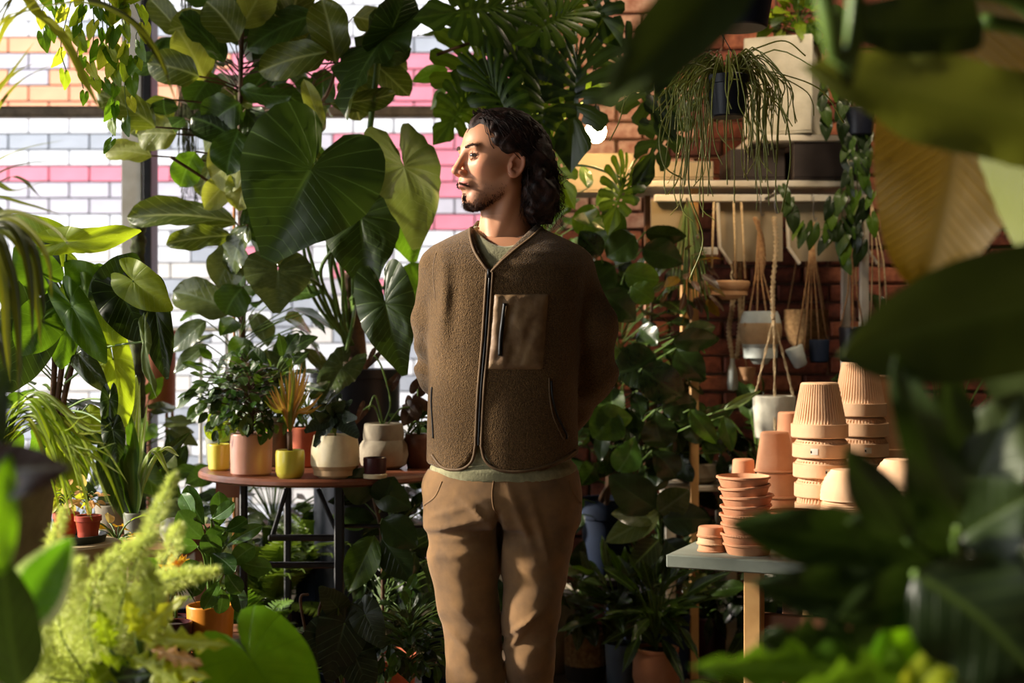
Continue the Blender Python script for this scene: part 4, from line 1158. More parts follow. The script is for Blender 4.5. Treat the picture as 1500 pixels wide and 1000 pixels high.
# ---- shelf unit on the brick wall -----------------------------------------------------
DS = 5.2
sh = thing('shelf_unit', 'white metal shelf unit with taupe boards against the brick wall', 'shelf', ((1140-750)/FPX*DS, DS, 0))
def xs(px, D=DS): return (px-750)/FPX*D
MB().bbox(xs(925), xs(1275), DS, DS+.38, zat(274, DS), zat(264, DS)).obj('shelf_board', MATS['white_paint'], sh)
MB().bbox(xs(958), xs(1275), DS-.01, DS+.01, zat(296, DS), zat(285, DS)).obj('rail', MATS['white_paint'], sh)
MB().bbox(xs(1100), xs(1275), DS, DS+.38, zat(207, DS), zat(197, DS)).obj('shelf_board', MATS['white_paint'], sh)
for a, b, c, d in ((955, 1003, 292, 352), (1056, 1148, 296, 382), (1157, 1262, 294, 382)):
    pts = [(a, c), (b, c), (b, d), (a+16, d), (a, d-16)]
    mb = MB(); vs = [(xs(p), y, zat(q, DS)) for y in (DS+.02, DS+.045) for p, q in pts]
    mb.add(vs, [(0, 4, 3, 2, 1), (5, 6, 7, 8, 9)]+[(i, (i+1) % 5, 5+(i+1) % 5, 5+i) for i in range(5)]).obj('taupe_board', MATS['taupe_board'], sh)
for px in (1051, 1152, 1266):
    P_ = [(xs(px), DS, zat(290, DS)), (xs(px+3), DS, zat(362, DS)), (xs(px+20), DS+.01, zat(386, DS))]
    MB().tube(P_, .0065).obj('bracket', MATS['white_paint'], sh)
MB().bbox(xs(1012), xs(1052), DS, DS+.02, zat(374, DS), zat(362, DS)).obj('bracket', MATS['white_paint'], sh)
for px, mt in ((1020, 'pine'), (1272, 'white_paint')):
    for yy in (DS+.05, DS+.34): MB().bbox(xs(px)-.016, xs(px)+.016, yy, yy+.03, 0, zat(197, DS) if px > 1100 else zat(264, DS)).obj('post', MATS[mt], sh)
MB().bbox(xs(960)-.012, xs(960)+.012, DS+.3, DS+.33, 0, zat(264, DS)).obj('post', MATS['pine_dark'], sh)
def boxthing(name, label, cat, px0, px1, py0, py1, D, dep, mt, rz=0, open_top=True, group=None):
    x0, x1, z0, z1 = xs(px0, D), xs(px1, D), zat(py1, D), zat(py0, D); c = Vector(((x0+x1)/2, D+dep/2, z0))
    o = thing(name, label, cat, c, group); hw, hd, hh = (x1-x0)/2, dep/2, z1-z0; m = Matrix.Translation(c) @ Matrix.Rotation(rz, 4, 'Z'); t = .008
    MB().bbox(-hw, hw, -hd, hd, 0, t, .002, m).obj('base', MATS[mt], o)
    for a in ((-hw, hw, -hd, -hd+t), (-hw, hw, hd-t, hd), (-hw, -hw+t, -hd+t, hd-t), (hw-t, hw, -hd+t, hd-t)):
        MB().bbox(a[0], a[1], a[2], a[3], t, hh, .003, m).obj('side_panel', MATS[mt], o)
    MB().bbox(-hw+t, hw-t, -hd+t, hd-t, hh*.5, hh*.85, .003, m).obj('soil', MATS['soil'], o)
    return o
boxthing('planter_box', 'large pale planter box standing on the upper shelf', 'planter', 1108, 1208, 52, 196, 5.22, .27, 'bluegrey_clay', rz=-.35)
boxthing('storage_box', 'dark brown box on the shelf below the pale planter', 'box', 1162, 1262, 208, 263, 5.21, .30, 'dark_box')
boxthing('storage_box', 'black low box on the shelf behind the trailing cactus stems', 'box', 1070, 1150, 218, 263, 5.25, .28, 'dark_box')
boxthing('storage_box', 'taupe box on the shelf left of the black low box', 'box', 938, 1045, 236, 263, 5.22, .28, 'taupe_board')
bt = boxthing('wall_planter', 'taupe planter box fixed to the wall below the glowing bulb', 'planter', 828, 928, 224, 282, 5.3, .20, 'taupe_board')
for px in (850, 905): MB().tube([W(px, 250, 5.49), W(px, 250, 5.87)], .008).obj('bracket', MATS['steel'], bt)
# ---- hanging things -------------------------------------------------------------------
HZ = zat(290, 5.18)
def hook(root, px, D, ztop_, zbot):
    x = xs(px, D); P_ = [(x, D+.02, ztop_+.004), (x, D, ztop_+.012), (x, D-.02, ztop_+.004), (x, D-.02, zbot+.02), (x+.006, D-.02, zbot), (x+.012, D-.02, zbot+.01)]
    MB().tube(catmull(P_, 4), .0022).obj('hook', MATS['steel'], root)
def braid(root, pts, r, name='cord', mt='rope', strands=3, turns=14):
    C_ = catmull(pts, 8); n = len(C_)
    mb = MB()
    for s_ in range(strands):
        P_ = []
        for i, p in enumerate(C_):
            t = turns*2*PI*i/n+s_*2*PI/strands
            P_.append(p+Vector((math.cos(t)*r, math.sin(t)*r*.6, 0)))
        mb.tube(P_, r*.72, 6)
    return mb.obj(name, MATS[mt], root, smooth='all')
DH = 5.16
def hanger(name, label, cat, px, D, zbase, group=None): return thing(name, label, cat, (xs(px, D), D, zbase), group)
# striped vase
h1 = hanger('hanging_vase', 'pale blue and beige banded vase hanging in knotted rope', 'vase', 1114, DH, zat(533, DH))
k_ = DH/FPX
potpart(h1, 'vase', [(.024, 0), (.030, .006), (.050, .034), (.068, .072)], 'pale_glaze', mod=None)
MB().lathe([(.068, .072), (.0762, .105), (.0776, .130), (.0745, .148)], LOC[h1.name], 32).obj('beige_band', MATS['clay_base'], h1)
MB().lathe([(.0745, .148), (.067, .178), (.060, .191), (.054, .188), (.062, .15), (0.0005, .14)], LOC[h1.name], 32).obj('neck', MATS['pale_glaze'], h1)
hook(h1, 1113, DH+.02, HZ, zat(316, DH))
for a in (-16, -5, 8, 18): tubeobj('cord', [W(1112, 322, DH), W(1112+a*.3, 400, DH-.02), W(1114+a, 456, DH-.03 if abs(a) < 10 else DH), W(1114+a*1.5, 478, DH-.05)], .0032, MATS['rope_tan'], h1)
braid(h1, [W(1106, 318, DH-.01), W(1116, 350, DH-.01), W(1118, 385, DH-.01), W(1109, 412, DH-.01)], .006, 'tassel', 'rope_tan', 3, 5)
# grey pot on a long braid
h2 = hanger('hanging_pot', 'rough pale grey pot hanging from a long white braid', 'pot', 1134, 5.0, zat(642, 5.0))
potpart(h2, 'pot', [(.062, 0), (.068, .006), (.072, .07), (.074, .145), (.073, .149)], 'bluegrey_clay', soil=.015, mod=lambda r, z, t: r+(.0012*math.sin(z*300)*math.sin(t*4+z*80) if r > .05 else 0))
braid(h2, [W(1134, 318, 5.0), W(1137, 360, 5.0), W(1132, 420, 5.0), W(1133, 468, 5.0)], .0065, 'braid', 'rope', 3, 11)
for a, b in ((-29, 584), (1, 640), (29, 584)):
    braid(h2, [W(1133, 466, 5.0), W(1134+a*.55, 530, 5.0-(.04 if a == 1 else 0)), W(1134+a, b, 5.0-(.078 if a == 1 else 0))], .0028, 'cord', 'rope', 2, 14)
hook(h2, 1134, 5.03, HZ, zat(312, 5.0))
MB().bbox(xs(1134, 5.05)-.01, xs(1134, 5.05)+.01, 5.02, DS+.01, HZ-.004, HZ+.004).obj('hook_arm', MATS['steel'], h2)
# twin cups
h3 = hanger('hanging_cups', 'navy cup and tilted grey cup hanging together on tan cords', 'pot', 1190, DH, zat(534, DH))
potpart(h3, 'cup', cyl(.034, .037, .082), 'navy_pot', at=W(1200, 531, DH), label='navy cup')
potpart(h3, 'cup', cyl(.024, .033, .075), 'pale_glaze', at=W(1174, 537, DH-.04), tilt=Matrix.Rotation(math.radians(-22), 4, 'Y'), label='grey cup')
hook(h3, 1190, DH+.02, HZ, zat(322, DH))
for a, b, dd in ((-24, 512, -.04), (-12, 516, -.05), (-2, 500, 0), (10, 498, -.03), (22, 500, 0)): tubeobj('cord', [W(1190, 328, DH), W(1190+a*.28, 400, DH), W(1190+a, b, DH+dd)], .0030, MATS['rope_tan'], h3)
braid(h3, [W(1190, 326, DH-.005), W(1191, 352, DH-.005)], .006, 'knot', 'rope_tan', 3, 3)
# woven basket
h4 = hanger('hanging_basket', 'woven round basket hanging behind the twin cups', 'basket', 1181, 5.5, zat(512, 5.5))
potpart(h4, 'basket', [(.04, 0), (.066, .03), (.080, .08), (.084, .15), (.083, .153)], 'jute', mod=lambda r, z, t: r+(.0022*math.sin(z*420) if r > .03 else 0))
for a in (-27, 0, 27): tubeobj('cord', [W(1181, 300, 5.5), W(1181+a, 455, 5.5-(0.08 if a == 0 else 0))], .003, MATS['rope_tan'], h4)
# wooden bowl
h5 = hanger('hanging_bowl', 'shallow pale wooden bowl hanging on two straps', 'bowl', 1062, DH, zat(439, DH))
potpart(h5, 'bowl', [(.030, 0), (.060, .008), (.084, .034), (.0905, .060), (.089, .066)], 'wood_bowl')
for a in (-20, 16, 30): tubeobj('strap', [W(1062+a*.8, 296, DH+.01), W(1062+a, 408, DH-.02)], .004, MATS['rope'], h5)
for q in range(7):
    a0 = q*2*PI/7; b = W(1062, 412, DH)+Vector((.04*math.cos(a0), .04*math.sin(a0), 0))
# navy tall pot
h6 = hanger('hanging_pot', 'glossy dark navy pot hanging beside the twin cups', 'pot', 1249, DH, zat(530, DH))
potpart(h6, 'pot', cyl(.043, .050, .125), 'black_planter', soil=.01)
for a in (-14, 0, 13): tubeobj('cord', [W(1249, 296, DH+.01), W(1249+a*.5, 430, DH), W(1249+a*1.3, 482, DH-(.048 if a == 0 else 0))], .003, MATS['rope_tan'], h6)
# macrame figure with small bottle
h7 = hanger('macrame_hanger', 'white knotted macrame hanger ending in a small grey bottle', 'hanger', 1076, DH+.1, zat(572, DH+.1))
for q, dx in enumerate((-5, 5)): braid(h7, [W(1079+dx, 300, DH+.12), W(1079+dx, 430, DH+.12), W(1076+dx*1.6, 480, DH+.1), W(1076+dx*.6, 525, DH+.1)], .007, 'cord', 'rope', 3, 9)
MB().lathe([(0.0005, 0), (.018, .004), (.0215, .03), (.018, .075), (.009, .10), (.008, .12), (0.0005, .12)], W(1073, 572, DH+.1), 20).obj('bottle', MATS['pale_glaze'], h7)
potpart(h7, 'cup', [(.018, 0), (.030, .03), (.034, .055)], 'wood_bowl', at=W(1094, 560, DH+.1))
tubeobj('cord', [W(1090, 430, DH+.1), W(1086, 500, DH+.1), W(1094, 538, DH+.1)], .003, MATS['rope'], h7)
h8 = hanger('rope_hanger', 'pale rope hanger at the right end of the white rail', 'hanger', 1287, DH, zat(470, DH))
for a in (-5, 4, 11): tubeobj('cord', [W(1276, 292, DH), W(1283+a, 380, DH), W(1284+a*1.6, 470, DH)], .003, MATS['rope'], h8)
# pendant bulb
lp = thing('pendant_lamp', 'bare glowing warm bulb hanging on a black cord beside the split monstera leaf', 'lamp', W(873, 212, 5.0))
t_ = NT('bulb_glow'); em = t_.n('ShaderNodeEmission'); em.inputs[0].default_value = (1, .62, .28, 1); em.inputs[1].default_value = 190; MATS['bulb_glow'] = t_.done(em.outputs[0])
MB().ball(W(873, 192, 5.0), .036, 12, (1, 1, 1.15)).obj('bulb', MATS['bulb_glow'], lp, smooth='all')
MB().lathe([(.014, 0), (.016, .03), (.012, .05), (0.0005, .052)], W(873, 176, 5.0), 16).obj('socket', MATS['black_metal'], lp)
tubeobj('cord', [W(873, 158, 5.0), Vector((W(873, 0, 5.0).x, 5.0, ZC))], .003, MATS['black_metal'], lp)
# benches on the left and the crates that carry the back plants
def bench(name, label, px0, px1, D0_, D1_, z, mt='pine_dark', cat='bench'):
    x0, x1 = xs(px0, (D0_+D1_)/2), xs(px1, (D0_+D1_)/2); o = thing(name, label, cat, ((x0+x1)/2, (D0_+D1_)/2, 0)); n = max(2, int((D1_-D0_)/.11))
    for i in range(n):
        a = D0_+(D1_-D0_)*i/n; MB().bbox(x0, x1, a+.004, a+(D1_-D0_)/n-.004, z-.02, z, .003).obj('slat', MATS[mt], o)
    for x in (x0+.03, x1-.03):
        MB().bbox(x-.012, x+.012, D0_+.02, D1_-.02, z-.06, z-.02).obj('bearer', MATS[mt], o)
        for y in (D0_+.04, D1_-.04): MB().bbox(x-.02, x+.02, y-.02, y+.02, 0, z-.06).obj('leg', MATS[mt], o)
    return o
bench('plant_bench', 'slatted wooden bench under the window carrying grey potted plants', 150, 285, 3.75, 4.3, .70)
bench('plant_bench', 'low slatted wooden bench carrying the orange pot', 190, 352, 3.48, 3.96, .465)
bench('low_stand', 'low stand with a pale edge carrying a stone bowl', 965, 1075, 5.3, 5.62, zat(712, 5.3), 'white_paint', 'stand')
bench('plant_crate', 'dark slatted crate under the big navy pot', 848, 932, 5.42, 5.72, zat(846, 5.5), 'dark_box', 'crate')
# ---------------------------------------------------------------- leaf materials
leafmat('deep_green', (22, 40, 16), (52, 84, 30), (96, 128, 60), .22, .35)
leafmat('ear_green', (20, 36, 14), (44, 70, 26), (104, 132, 64), .26, .36, veinamt=.8, nscale=4)
leafmat('ear_pale', (78, 108, 62), (108, 138, 84), (150, 172, 116), .16, .5, veinamt=.5)
leafmat('fig_green', (40, 62, 22), (82, 104, 40), (160, 168, 100), .36, .4, under=(96, 118, 60), veinamt=.8, bump=.5)
leafmat('fig_pale', (84, 108, 50), (124, 146, 78), (176, 180, 118), .45, .5, veinamt=.5, bump=.6)
leafmat('ficus_bright', (84, 128, 30), (134, 172, 52), (186, 208, 104), .55, .45, veinamt=.6)
leafmat('ficus_mid', (46, 88, 22), (82, 128, 34), (120, 156, 60), .45, .4)
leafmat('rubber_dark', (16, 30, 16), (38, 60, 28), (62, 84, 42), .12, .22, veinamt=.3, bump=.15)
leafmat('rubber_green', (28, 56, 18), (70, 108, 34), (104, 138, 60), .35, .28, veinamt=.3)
leafmat('glossy_grey', (46, 66, 46), (84, 104, 76), (120, 134, 104), .15, .18, veinamt=.4)
leafmat('monstera_green', (26, 50, 14), (64, 100, 26), (110, 138, 50), .38, .35, veinamt=.4)
leafmat('monstera_dark', (16, 32, 16), (34, 58, 28), (60, 82, 44), .2, .3, veinamt=.4)
leafmat('lime', (120, 160, 40), (176, 204, 76), (214, 226, 130), .5, .45, veinamt=.5)
leafmat('heart_bright', (70, 140, 20), (116, 186, 36), (44, 100, 16), .5, .35, veinamt=.55, nscale=3)
leafmat('palm_green', (76, 100, 34), (128, 148, 56), (160, 172, 90), .4, .4, veinamt=.2)
leafmat('palm_dark', (30, 40, 18), (64, 76, 30), None, .3, .4, veinamt=.2)
leafmat('variegated', (44, 110, 20), (86, 150, 36), (110, 170, 60), .5, .35, margin=(.28, (228, 226, 160)), veinamt=.2)
leafmat('spider', (84, 136, 50), (140, 180, 86), (232, 232, 190), .45, .4, veinamt=.85, veinw=.28)
leafmat('red_edge', (120, 110, 50), (196, 150, 108), (130, 140, 80), .35, .45, veinamt=.8)
leafmat('velvet', (20, 36, 24), (40, 60, 40), (96, 116, 86), .06, .4, veinw=.08, veinamt=.6)
leafmat('banana_pale', (76, 96, 44), (102, 122, 62), (56, 74, 28), .15, .5, veinw=.12, veinamt=.35, nscale=2)
leafmat('banana_gold', (74, 70, 16), (122, 108, 26), (66, 60, 12), .6, .5, tcol=(196, 150, 10), veinw=.2, veinamt=.55, nscale=3)
leafmat('banana_dark', (34, 50, 22), (54, 74, 34), (80, 100, 48), .10, .5, veinw=.1, veinamt=.3, nscale=2)
leafmat('philo_dark', (14, 28, 12), (36, 58, 22), (78, 98, 34), .2, .4, veinw=.06, veinamt=.5, nscale=3)
leafmat('clusia', (34, 74, 32), (74, 120, 58), (120, 156, 90), .25, .22, veinw=.02, veinamt=.4)
leafmat('fern_green', (40, 70, 24), (84, 116, 44), None, .3, .5)
leafmat('foxtail', (104, 150, 84), (178, 212, 150), None, .3, .5, tcol=(190, 214, 120))
leafmat('bromeliad', (210, 150, 30), (240, 200, 70), (220, 110, 60), .4, .4)
leafmat('dry_leaf', (176, 140, 110), (214, 190, 160), (150, 110, 80), .3, .5)
leafmat('purple_leaf', (40, 28, 30), (78, 56, 52), (150, 150, 130), .1, .3)

def LV(root, kind, m, b, t, w_, roll=0, Db=None, Dt=None, var=0, flip=False, nrm=None, label=None, **kw):
    me = leafmesh(kind, m, var, **kw)
    D = (Db+Dt)/2
    return leaf(root, me, W(b[0], b[1], Db), W(t[0], t[1], Dt), M(w_, D), roll, nrm, 'leaf', label, flip)
def petiole(root, pts, r, m='green_stem', name='petiole'): return tubeobj(name, catmull(pts, 6), r, MATS[m], root, 6)
def ribbon(root, pts, wmax, m, name='leaf', fold=.25, tip=.0, nrm=None, n=8, prof=None, kink=0):
    C_ = catmull(pts, n); L = len(C_); mb = MB(); vs = []; uv = []
    side = None
    for i, p in enumerate(C_):
        d = (C_[min(i+1, L-1)]-C_[max(0, i-1)]).normalized(); t = i/(L-1)
        up = Vector(nrm) if nrm is not None else Vector((0, -.5, 1))
        s_ = d.cross(up)
        s_ = s_.normalized() if s_.length > .05 else (side or Vector((1, 0, 0)))
        if side is not None and s_.dot(side) < 0: s_ = -s_
        side = s_; nn = s_.cross(d).normalized()
        w2 = wmax/2*(prof(t) if prof else min(1, .35+t*3)*(1-t**3)+.02)
        for u in (-1, -.5, 0, .5, 1): vs.append(p+s_*u*w2+nn*abs(u)*w2*fold); uv.append((.5 if abs(u) == 1 else 0.0, abs(u)*.1))
    mb.add(vs, [(i*5+j, i*5+j+1, (i+1)*5+j+1, (i+1)*5+j) for i in range(L-1) for j in range(4)], uv)
    return mb.obj(name, MATS[m], root, smooth='all')
def scatter(root, c, rad, n, kinds, Lr, wr, seed, axis=None, down=.35, zmin=None, lo=.55, nvar=2, facing=.35, stem_m='green_stem', stem_r=.0022, yonly=None, front=0.0, wild=.35):
    """leaves on their stalks around a crown; every leaf its own part, the thin stalks joined"""
    r = random.Random(seed); c = Vector(c); st = MB()
    axis = axis or [c-Vector((0, 0, rad[2])), c]
    for i in range(n):
        while True:
            d = Vector((r.gauss(0, 1), r.gauss(0, 1)-front, r.gauss(0, 1)))
            if d.length > .1:
                d.normalize()
                if d.z > -.85: break
        k = r.uniform(lo, 1.0)
        b = c+Vector((d.x*rad[0], d.y*rad[1], d.z*rad[2]))*k
        if zmin and b.z < zmin: b.z = zmin+r.uniform(0, .05)
        L = r.uniform(*Lr); kind, m = r.choice(kinds)
        dr = (d*Vector((1, 1, .6)).length*.6+Vector((r.uniform(-wild, wild), r.uniform(-wild, wild), r.uniform(-wild, wild)-down))).normalized()
        tip = b+dr*L
        nrm = Vector((0, 0, 1))*(1-facing)+(CAMP-b).normalized()*facing*1.6+Vector((r.uniform(-.5, .5), r.uniform(-.3, .3), r.uniform(-.2, .4)))
        leaf(root, leafmesh(kind, m, r.randrange(nvar)), b, tip, L*r.uniform(*wr), r.uniform(-25, 25), nrm)
        t = max(0, min(1, (b.z-L*.5-axis[0].z)/max(1e-3, axis[1].z-axis[0].z))); a = axis[0].lerp(axis[1], t*.9)
        st.tube(bez(a, (a+b)/2+Vector((0, 0, .02)), b, 5), stem_r, 4, cap=False)
    st.obj('stalks', MATS[stem_m], root, kind='stuff', smooth='all')
def pottedplant(name, label, cat, px, D, zb_, prof, potm, soil=.012, group=None, **kw):
    o = thing(name, label, cat, (xs(px, D), D, zb_), group); potpart(o, 'pot', prof, potm, soil=soil, **kw); return o

# ============ big elephant ear in the black planter ==================================
ee = thing('elephant_ear_plant', 'huge elephant ear plant with heart-shaped leaves rising from a black planter', 'plant', (xs(522, 4.95), 4.95, 0))
pz = zat(542, 4.8)
potpart(ee, 'pot', [(.13, 0), (.14, .01), (.152, pz-.03), (.158, pz-.028), (.160, pz)], 'black_planter', wall=.01, soil=.02, label='tall black planter')
tr0 = Vector((xs(522, 4.95), 4.95, pz-.03)); 
tubeobj('trunk', catmull([tr0, W(520, 500, 4.93), W(514, 440, 4.9), W(512, 400, 4.88)], 6), [.040, .040]+[.040-.0007*i for i in range(17)], MATS['bark'], ee, 12)
EL = [ # attach, tip, width, D attach, D tip, roll, kind, mat, var
 ((455, 250), (386, 378), 212, 4.30, 4.22, 8, 'ear', 'ear_green', 0, 1),
 ((592, 245), (626, 356), 118, 4.40, 4.32, -28, 'ear', 'ear_pale', 1, 0),
 ((528, 318), (536, 427), 122, 4.45, 4.36, 10, 'ear', 'ear_green', 1, 0),
 ((576, 300), (618, 384), 96, 4.75, 4.75, -20, 'ear', 'ficus_mid', 0, 0),
 ((565, 446), (586, 552), 90, 4.20, 4.15, 12, 'ear', 'ear_green', 0, 0),
 ((610, 425), (575, 470), 76, 4.75, 4.75, 0, 'ear', 'ficus_mid', 1, 0),
 ((407, 398), (405, 452), 100, 4.35, 4.28, 0, 'ear', 'glossy_grey', 1, 0),
 ((452, 205), (500, 130), 60, 4.6, 4.65, 60, 'ear', 'ear_green', 1, 0),
 ((500, 540), (462, 590), 60, 4.6, 4.5, 30, 'ear', 'glossy_grey', 0, 0)]
for i, (a, t, w_, Da, Dt, rl, kd, m, vr, big) in enumerate(EL):
    LV(ee, kd, m, a, t, w_, rl, Da, Dt, vr, wave=.045, droop=.32, pillow=.026, nveins=9)
    j = W(512+(i % 3)*6-6, 440+(i % 4)*16, 4.9); am = (W(a[0], a[1], Da)+j)/2+Vector((.02*(i-4)/4, .0, .05))
    petiole(ee, [j, am, W(a[0], a[1], Da)+Vector((0, .015, .0))], [.008, .007]+[.007]*11 if False else .0065)
petiole(ee, [W(516, 470, 4.9), W(530, 300, 4.7), W(543, 180, 4.6), W(556, 70, 4.55)], .010)
# folded giant leaf seen along its edge at the top
LV(ee, 'ear', 'ear_green', (560, 60), (478, 150), 130, 62, 4.55, 4.4, 0, wave=.06, ruffle=.12)
LV(ee, 'ear', 'ear_green', (575, 40), (610, -30), 100, 50, 4.55, 4.5, 1, wave=.05)
for i, (x0, x1) in enumerate(((470, 505), (485, 498), (500, 470), (455, 440), (430, 418), (445, 462), (480, 476))):
    petiole(ee, [W(505+i*2, 505, 4.85), W((x0+505)/2, 450, 4.75), W(x0, 395-i*6, 4.6), W(x1, 345-i*9, 4.55)], .006)
# ============ fiddle leaf fig =========================================================
ff = thing('fiddle_leaf_fig', 'tall fiddle leaf fig with broad veined leaves against the window', 'plant', (xs(350, 4.85), 4.85, 0))
potpart(ff, 'pot', [(.11, 0), (.12, .01), (.15, .30), (.155, .30), (.155, .34)], 'navy_pot', soil=.02)
tubeobj('trunk', catmull([(xs(350, 4.85), 4.85, .30), W(352, 600, 4.85), W(356, 420, 4.8), W(352, 300, 4.75), W(352, 150, 4.7), W(356, -40, 4.7)], 8), [.014, .007], MATS['brown_stem'], ff, 8)
tubeobj('branch', catmull([W(352, 300, 4.75), W(300, 262, 4.6), W(250, 230, 4.5)], 5), .005, MATS['brown_stem'], ff, 6)
tubeobj('branch', catmull([W(352, 180, 4.7), W(430, 170, 4.65), W(478, 140, 4.6), W(500, 60, 4.6)], 5), .006, MATS['brown_stem'], ff, 6)
tubeobj('stake', [(xs(343, 4.8), 4.8, .31), W(343, 275, 4.8)], .005, MATS['bamboo'], ff, 8)
FL = [((228, 186), (143, 132), 50, 10, 'fig_green', 0), ((258, 196), (194, 196), 54, 0, 'fig_pale', 1), ((222, 228), (148, 216), 36, 20, 'fig_pale', 0),
 ((292, 112), (213, 92), 52, 0, 'fig_green', 0), ((300, 118), (262, 42), 58, 10, 'fig_pale', 1), ((372, 232), (302, 262), 74, 5, 'fig_pale', 0),
 ((286, 222), (264, 274), 46, 0, 'ficus_mid', 1), ((345, 325), (180, 302), 52, 24, 'fig_green', 0), ((338, 345), (243, 352), 38, 18, 'fig_green', 1),
 ((338, 458), (247, 418), 58, 15, 'glossy_grey', 0), ((480, 76), (374, 104), 54, 5, 'fig_green', 0), ((492, 92), (468, -5), 62, -8, 'fig_green', 1),
 ((460, 22), (362, 62), 56, 20, 'deep_green', 0), ((484, 152), (583, 140), 34, 10, 'fig_green', 0), ((540, 82), (603, 74), 38, 12, 'deep_green', 1),
 ((350, 60), (300, 0), 60, 0, 'fig_green', 0), ((352, 40), (392, -30), 60, 15, 'fig_pale', 1), ((420, 40), (440, -40), 54, 0, 'fig_green', 0),
 ((330, 90), (268, 10), 46, 30, 'deep_green', 1), ((345, 205), (280, 168), 56, 10, 'deep_green', 0), ((350, 190), (330, 250), 60, 15, 'deep_green', 1),
 ((352, 150), (300, 190), 62, 0, 'deep_green', 0), ((360, 160), (402, 215), 56, 20, 'deep_green', 1), ((368, 240), (345, 305), 50, 20, 'fig_pale', 1),
 ((356, 360), (318, 415), 60, 10, 'glossy_grey', 0), ((362, 330), (330, 400), 50, 40, 'glossy_grey', 1), ((356, 420), (330, 462), 54, 0, 'deep_green', 0),
 ((360, 300), (402, 350), 50, 0, 'deep_green', 1), ((470, 190), (446, 118), 26, 0, 'fig_pale', 0), ((462, 215), (438, 180), 34, 0, 'fig_pale', 1),
 ((240, 145), (243, 168), 40, 0, 'deep_green', 1), ((352, 130), (420, 150), 40, 40, 'deep_green', 0), ((352, 255), (300, 300), 44, 10, 'fig_pale', 0)]
for i, (a, t, w_, rl, m, vr) in enumerate(FL):
    Da = 4.5+.16*((i*7) % 5)/5; LV(ff, 'fiddle', m, a, t, w_, rl, Da, Da-.06+.12*((i*3) % 4)/4, vr, droop=.2, wave=.06, pillow=.016)
    tr = W(352, min(470, a[1]+18), 4.74); petiole(ff, [W(a[0], a[1], Da), (W(a[0], a[1], Da)+tr)/2+Vector((0, 0, .008)), tr], .0032, 'brown_stem')
scatter(ff, W(345, 120, 4.85), (.24, .10, .30), 36, [('fiddle', 'deep_green'), ('fiddle', 'fig_green'), ('fiddle', 'deep_green')], (.13, .20), (.5, .7), 33, [W(352, 320, 4.75), W(352, 0, 4.7)], stem_m='brown_stem', facing=.6)
scatter(ff, W(455, 60, 4.85), (.22, .10, .18), 18, [('fiddle', 'deep_green'), ('fiddle', 'fig_green')], (.14, .20), (.5, .7), 34, [W(430, 170, 4.65), W(500, 60, 4.6)], stem_m='brown_stem', facing=.6)
# lower leaves of the fig down to the table
scatter(ff, W(370, 470, 4.8), (.22, .12, .20), 30, [('fiddle', 'deep_green'), ('ovate', 'deep_green'), ('ovate', 'glossy_grey'), ('ovate', 'rubber_green')], (.10, .18), (.42, .6), 31, [Vector((xs(350, 4.85), 4.85, .9)), W(352, 380, 4.8)])
# ============ umbrella ficus on the left ===============================================
uf = thing('umbrella_ficus', 'bushy ficus with large bright heart-shaped leaves in front of the left window', 'plant', (xs(92, 3.95), 3.95, 0))
potpart(uf, 'pot', [(.11, 0), (.13, .01), (.16, .30), (.165, .34)], 'stone_grey', soil=.02)
for dx, tx in ((-7, 80), (0, 92), (8, 108)):
    tubeobj('trunk', catmull([(xs(92+dx, 3.95), 3.95, .30), W(88+dx, 700, 3.9), W(84+dx, 600, 3.85), W(tx, 520, 3.8), W(tx+dx, 430, 3.75)], 6), .008, MATS['bark'], uf, 8)
UL = [((98, 354), (204, 348), 44, 25, 'ficus_bright', 0), ((84, 358), (8, 318), 60, -15, 'ficus_bright', 1), ((150, 430), (92, 380), 60, 0, 'ficus_mid', 1),
 ((168, 428), (196, 372), 74, 0, 'ear_green', 0), ((178, 430), (214, 498), 82, 0, 'ear_green', 0), ((196, 412), (246, 452), 62, 10, 'ficus_bright', 1),
 ((106, 450), (152, 532), 50, 10, 'ficus_mid', 0), ((166, 526), (184, 627), 54, 0, 'ficus_bright', 0), ((114, 518), (156, 577), 36, 15, 'glossy_grey', 1),
 ((128, 440), (182, 504), 60, 0, 'ficus_bright', 0), ((228, 456), (240, 556), 46, 10, 'ear_green', 1), ((45, 470), (12, 580), 92, 0, 'ear_green', 0),
 ((60, 470), (30, 520), 70, 0, 'ficus_mid', 1), ((30, 430), (0, 400), 60, 0, 'ficus_mid', 1), ((96, 480), (90, 540), 44, 0, 'ficus_mid', 0),
 ((160, 586), (158, 634), 26, 0, 'ear_green', 1), ((165, 630), (172, 676), 34, 0, 'ear_green', 0), ((60, 400), (20, 360), 60, 0, 'ficus_mid', 0),
 ((212, 500), (214, 586), 20, 50, 'ear_pale', 0), ((140, 410), (100, 440), 44, 20, 'ficus_mid', 0), ((60, 375), (70, 425), 56, 20, 'ear_green', 1)]
for i, (a, t, w_, rl, m, vr) in enumerate(UL):
    Da = 3.5+.2*((i*5) % 6)/6; LV(uf, 'umbel', m, a, t, w_, rl, Da, Da-.04, vr, droop=.3, wave=.05, pillow=.012, nveins=7)
    tr = W(95, max(430, min(600, a[1]+35)), 3.78); petiole(uf, [W(a[0], a[1], Da), (W(a[0], a[1], Da)+tr)/2+Vector((0, 0, .015)), tr], .003)
scatter(uf, W(50, 600, 3.9), (.22, .12, .20), 18, [('umbel', 'ficus_mid'), ('umbel', 'ficus_bright'), ('umbel', 'ear_green')], (.07, .12), (.8, .95), 32, [Vector((xs(92, 3.9), 3.95, .5)), W(95, 430, 3.8)])
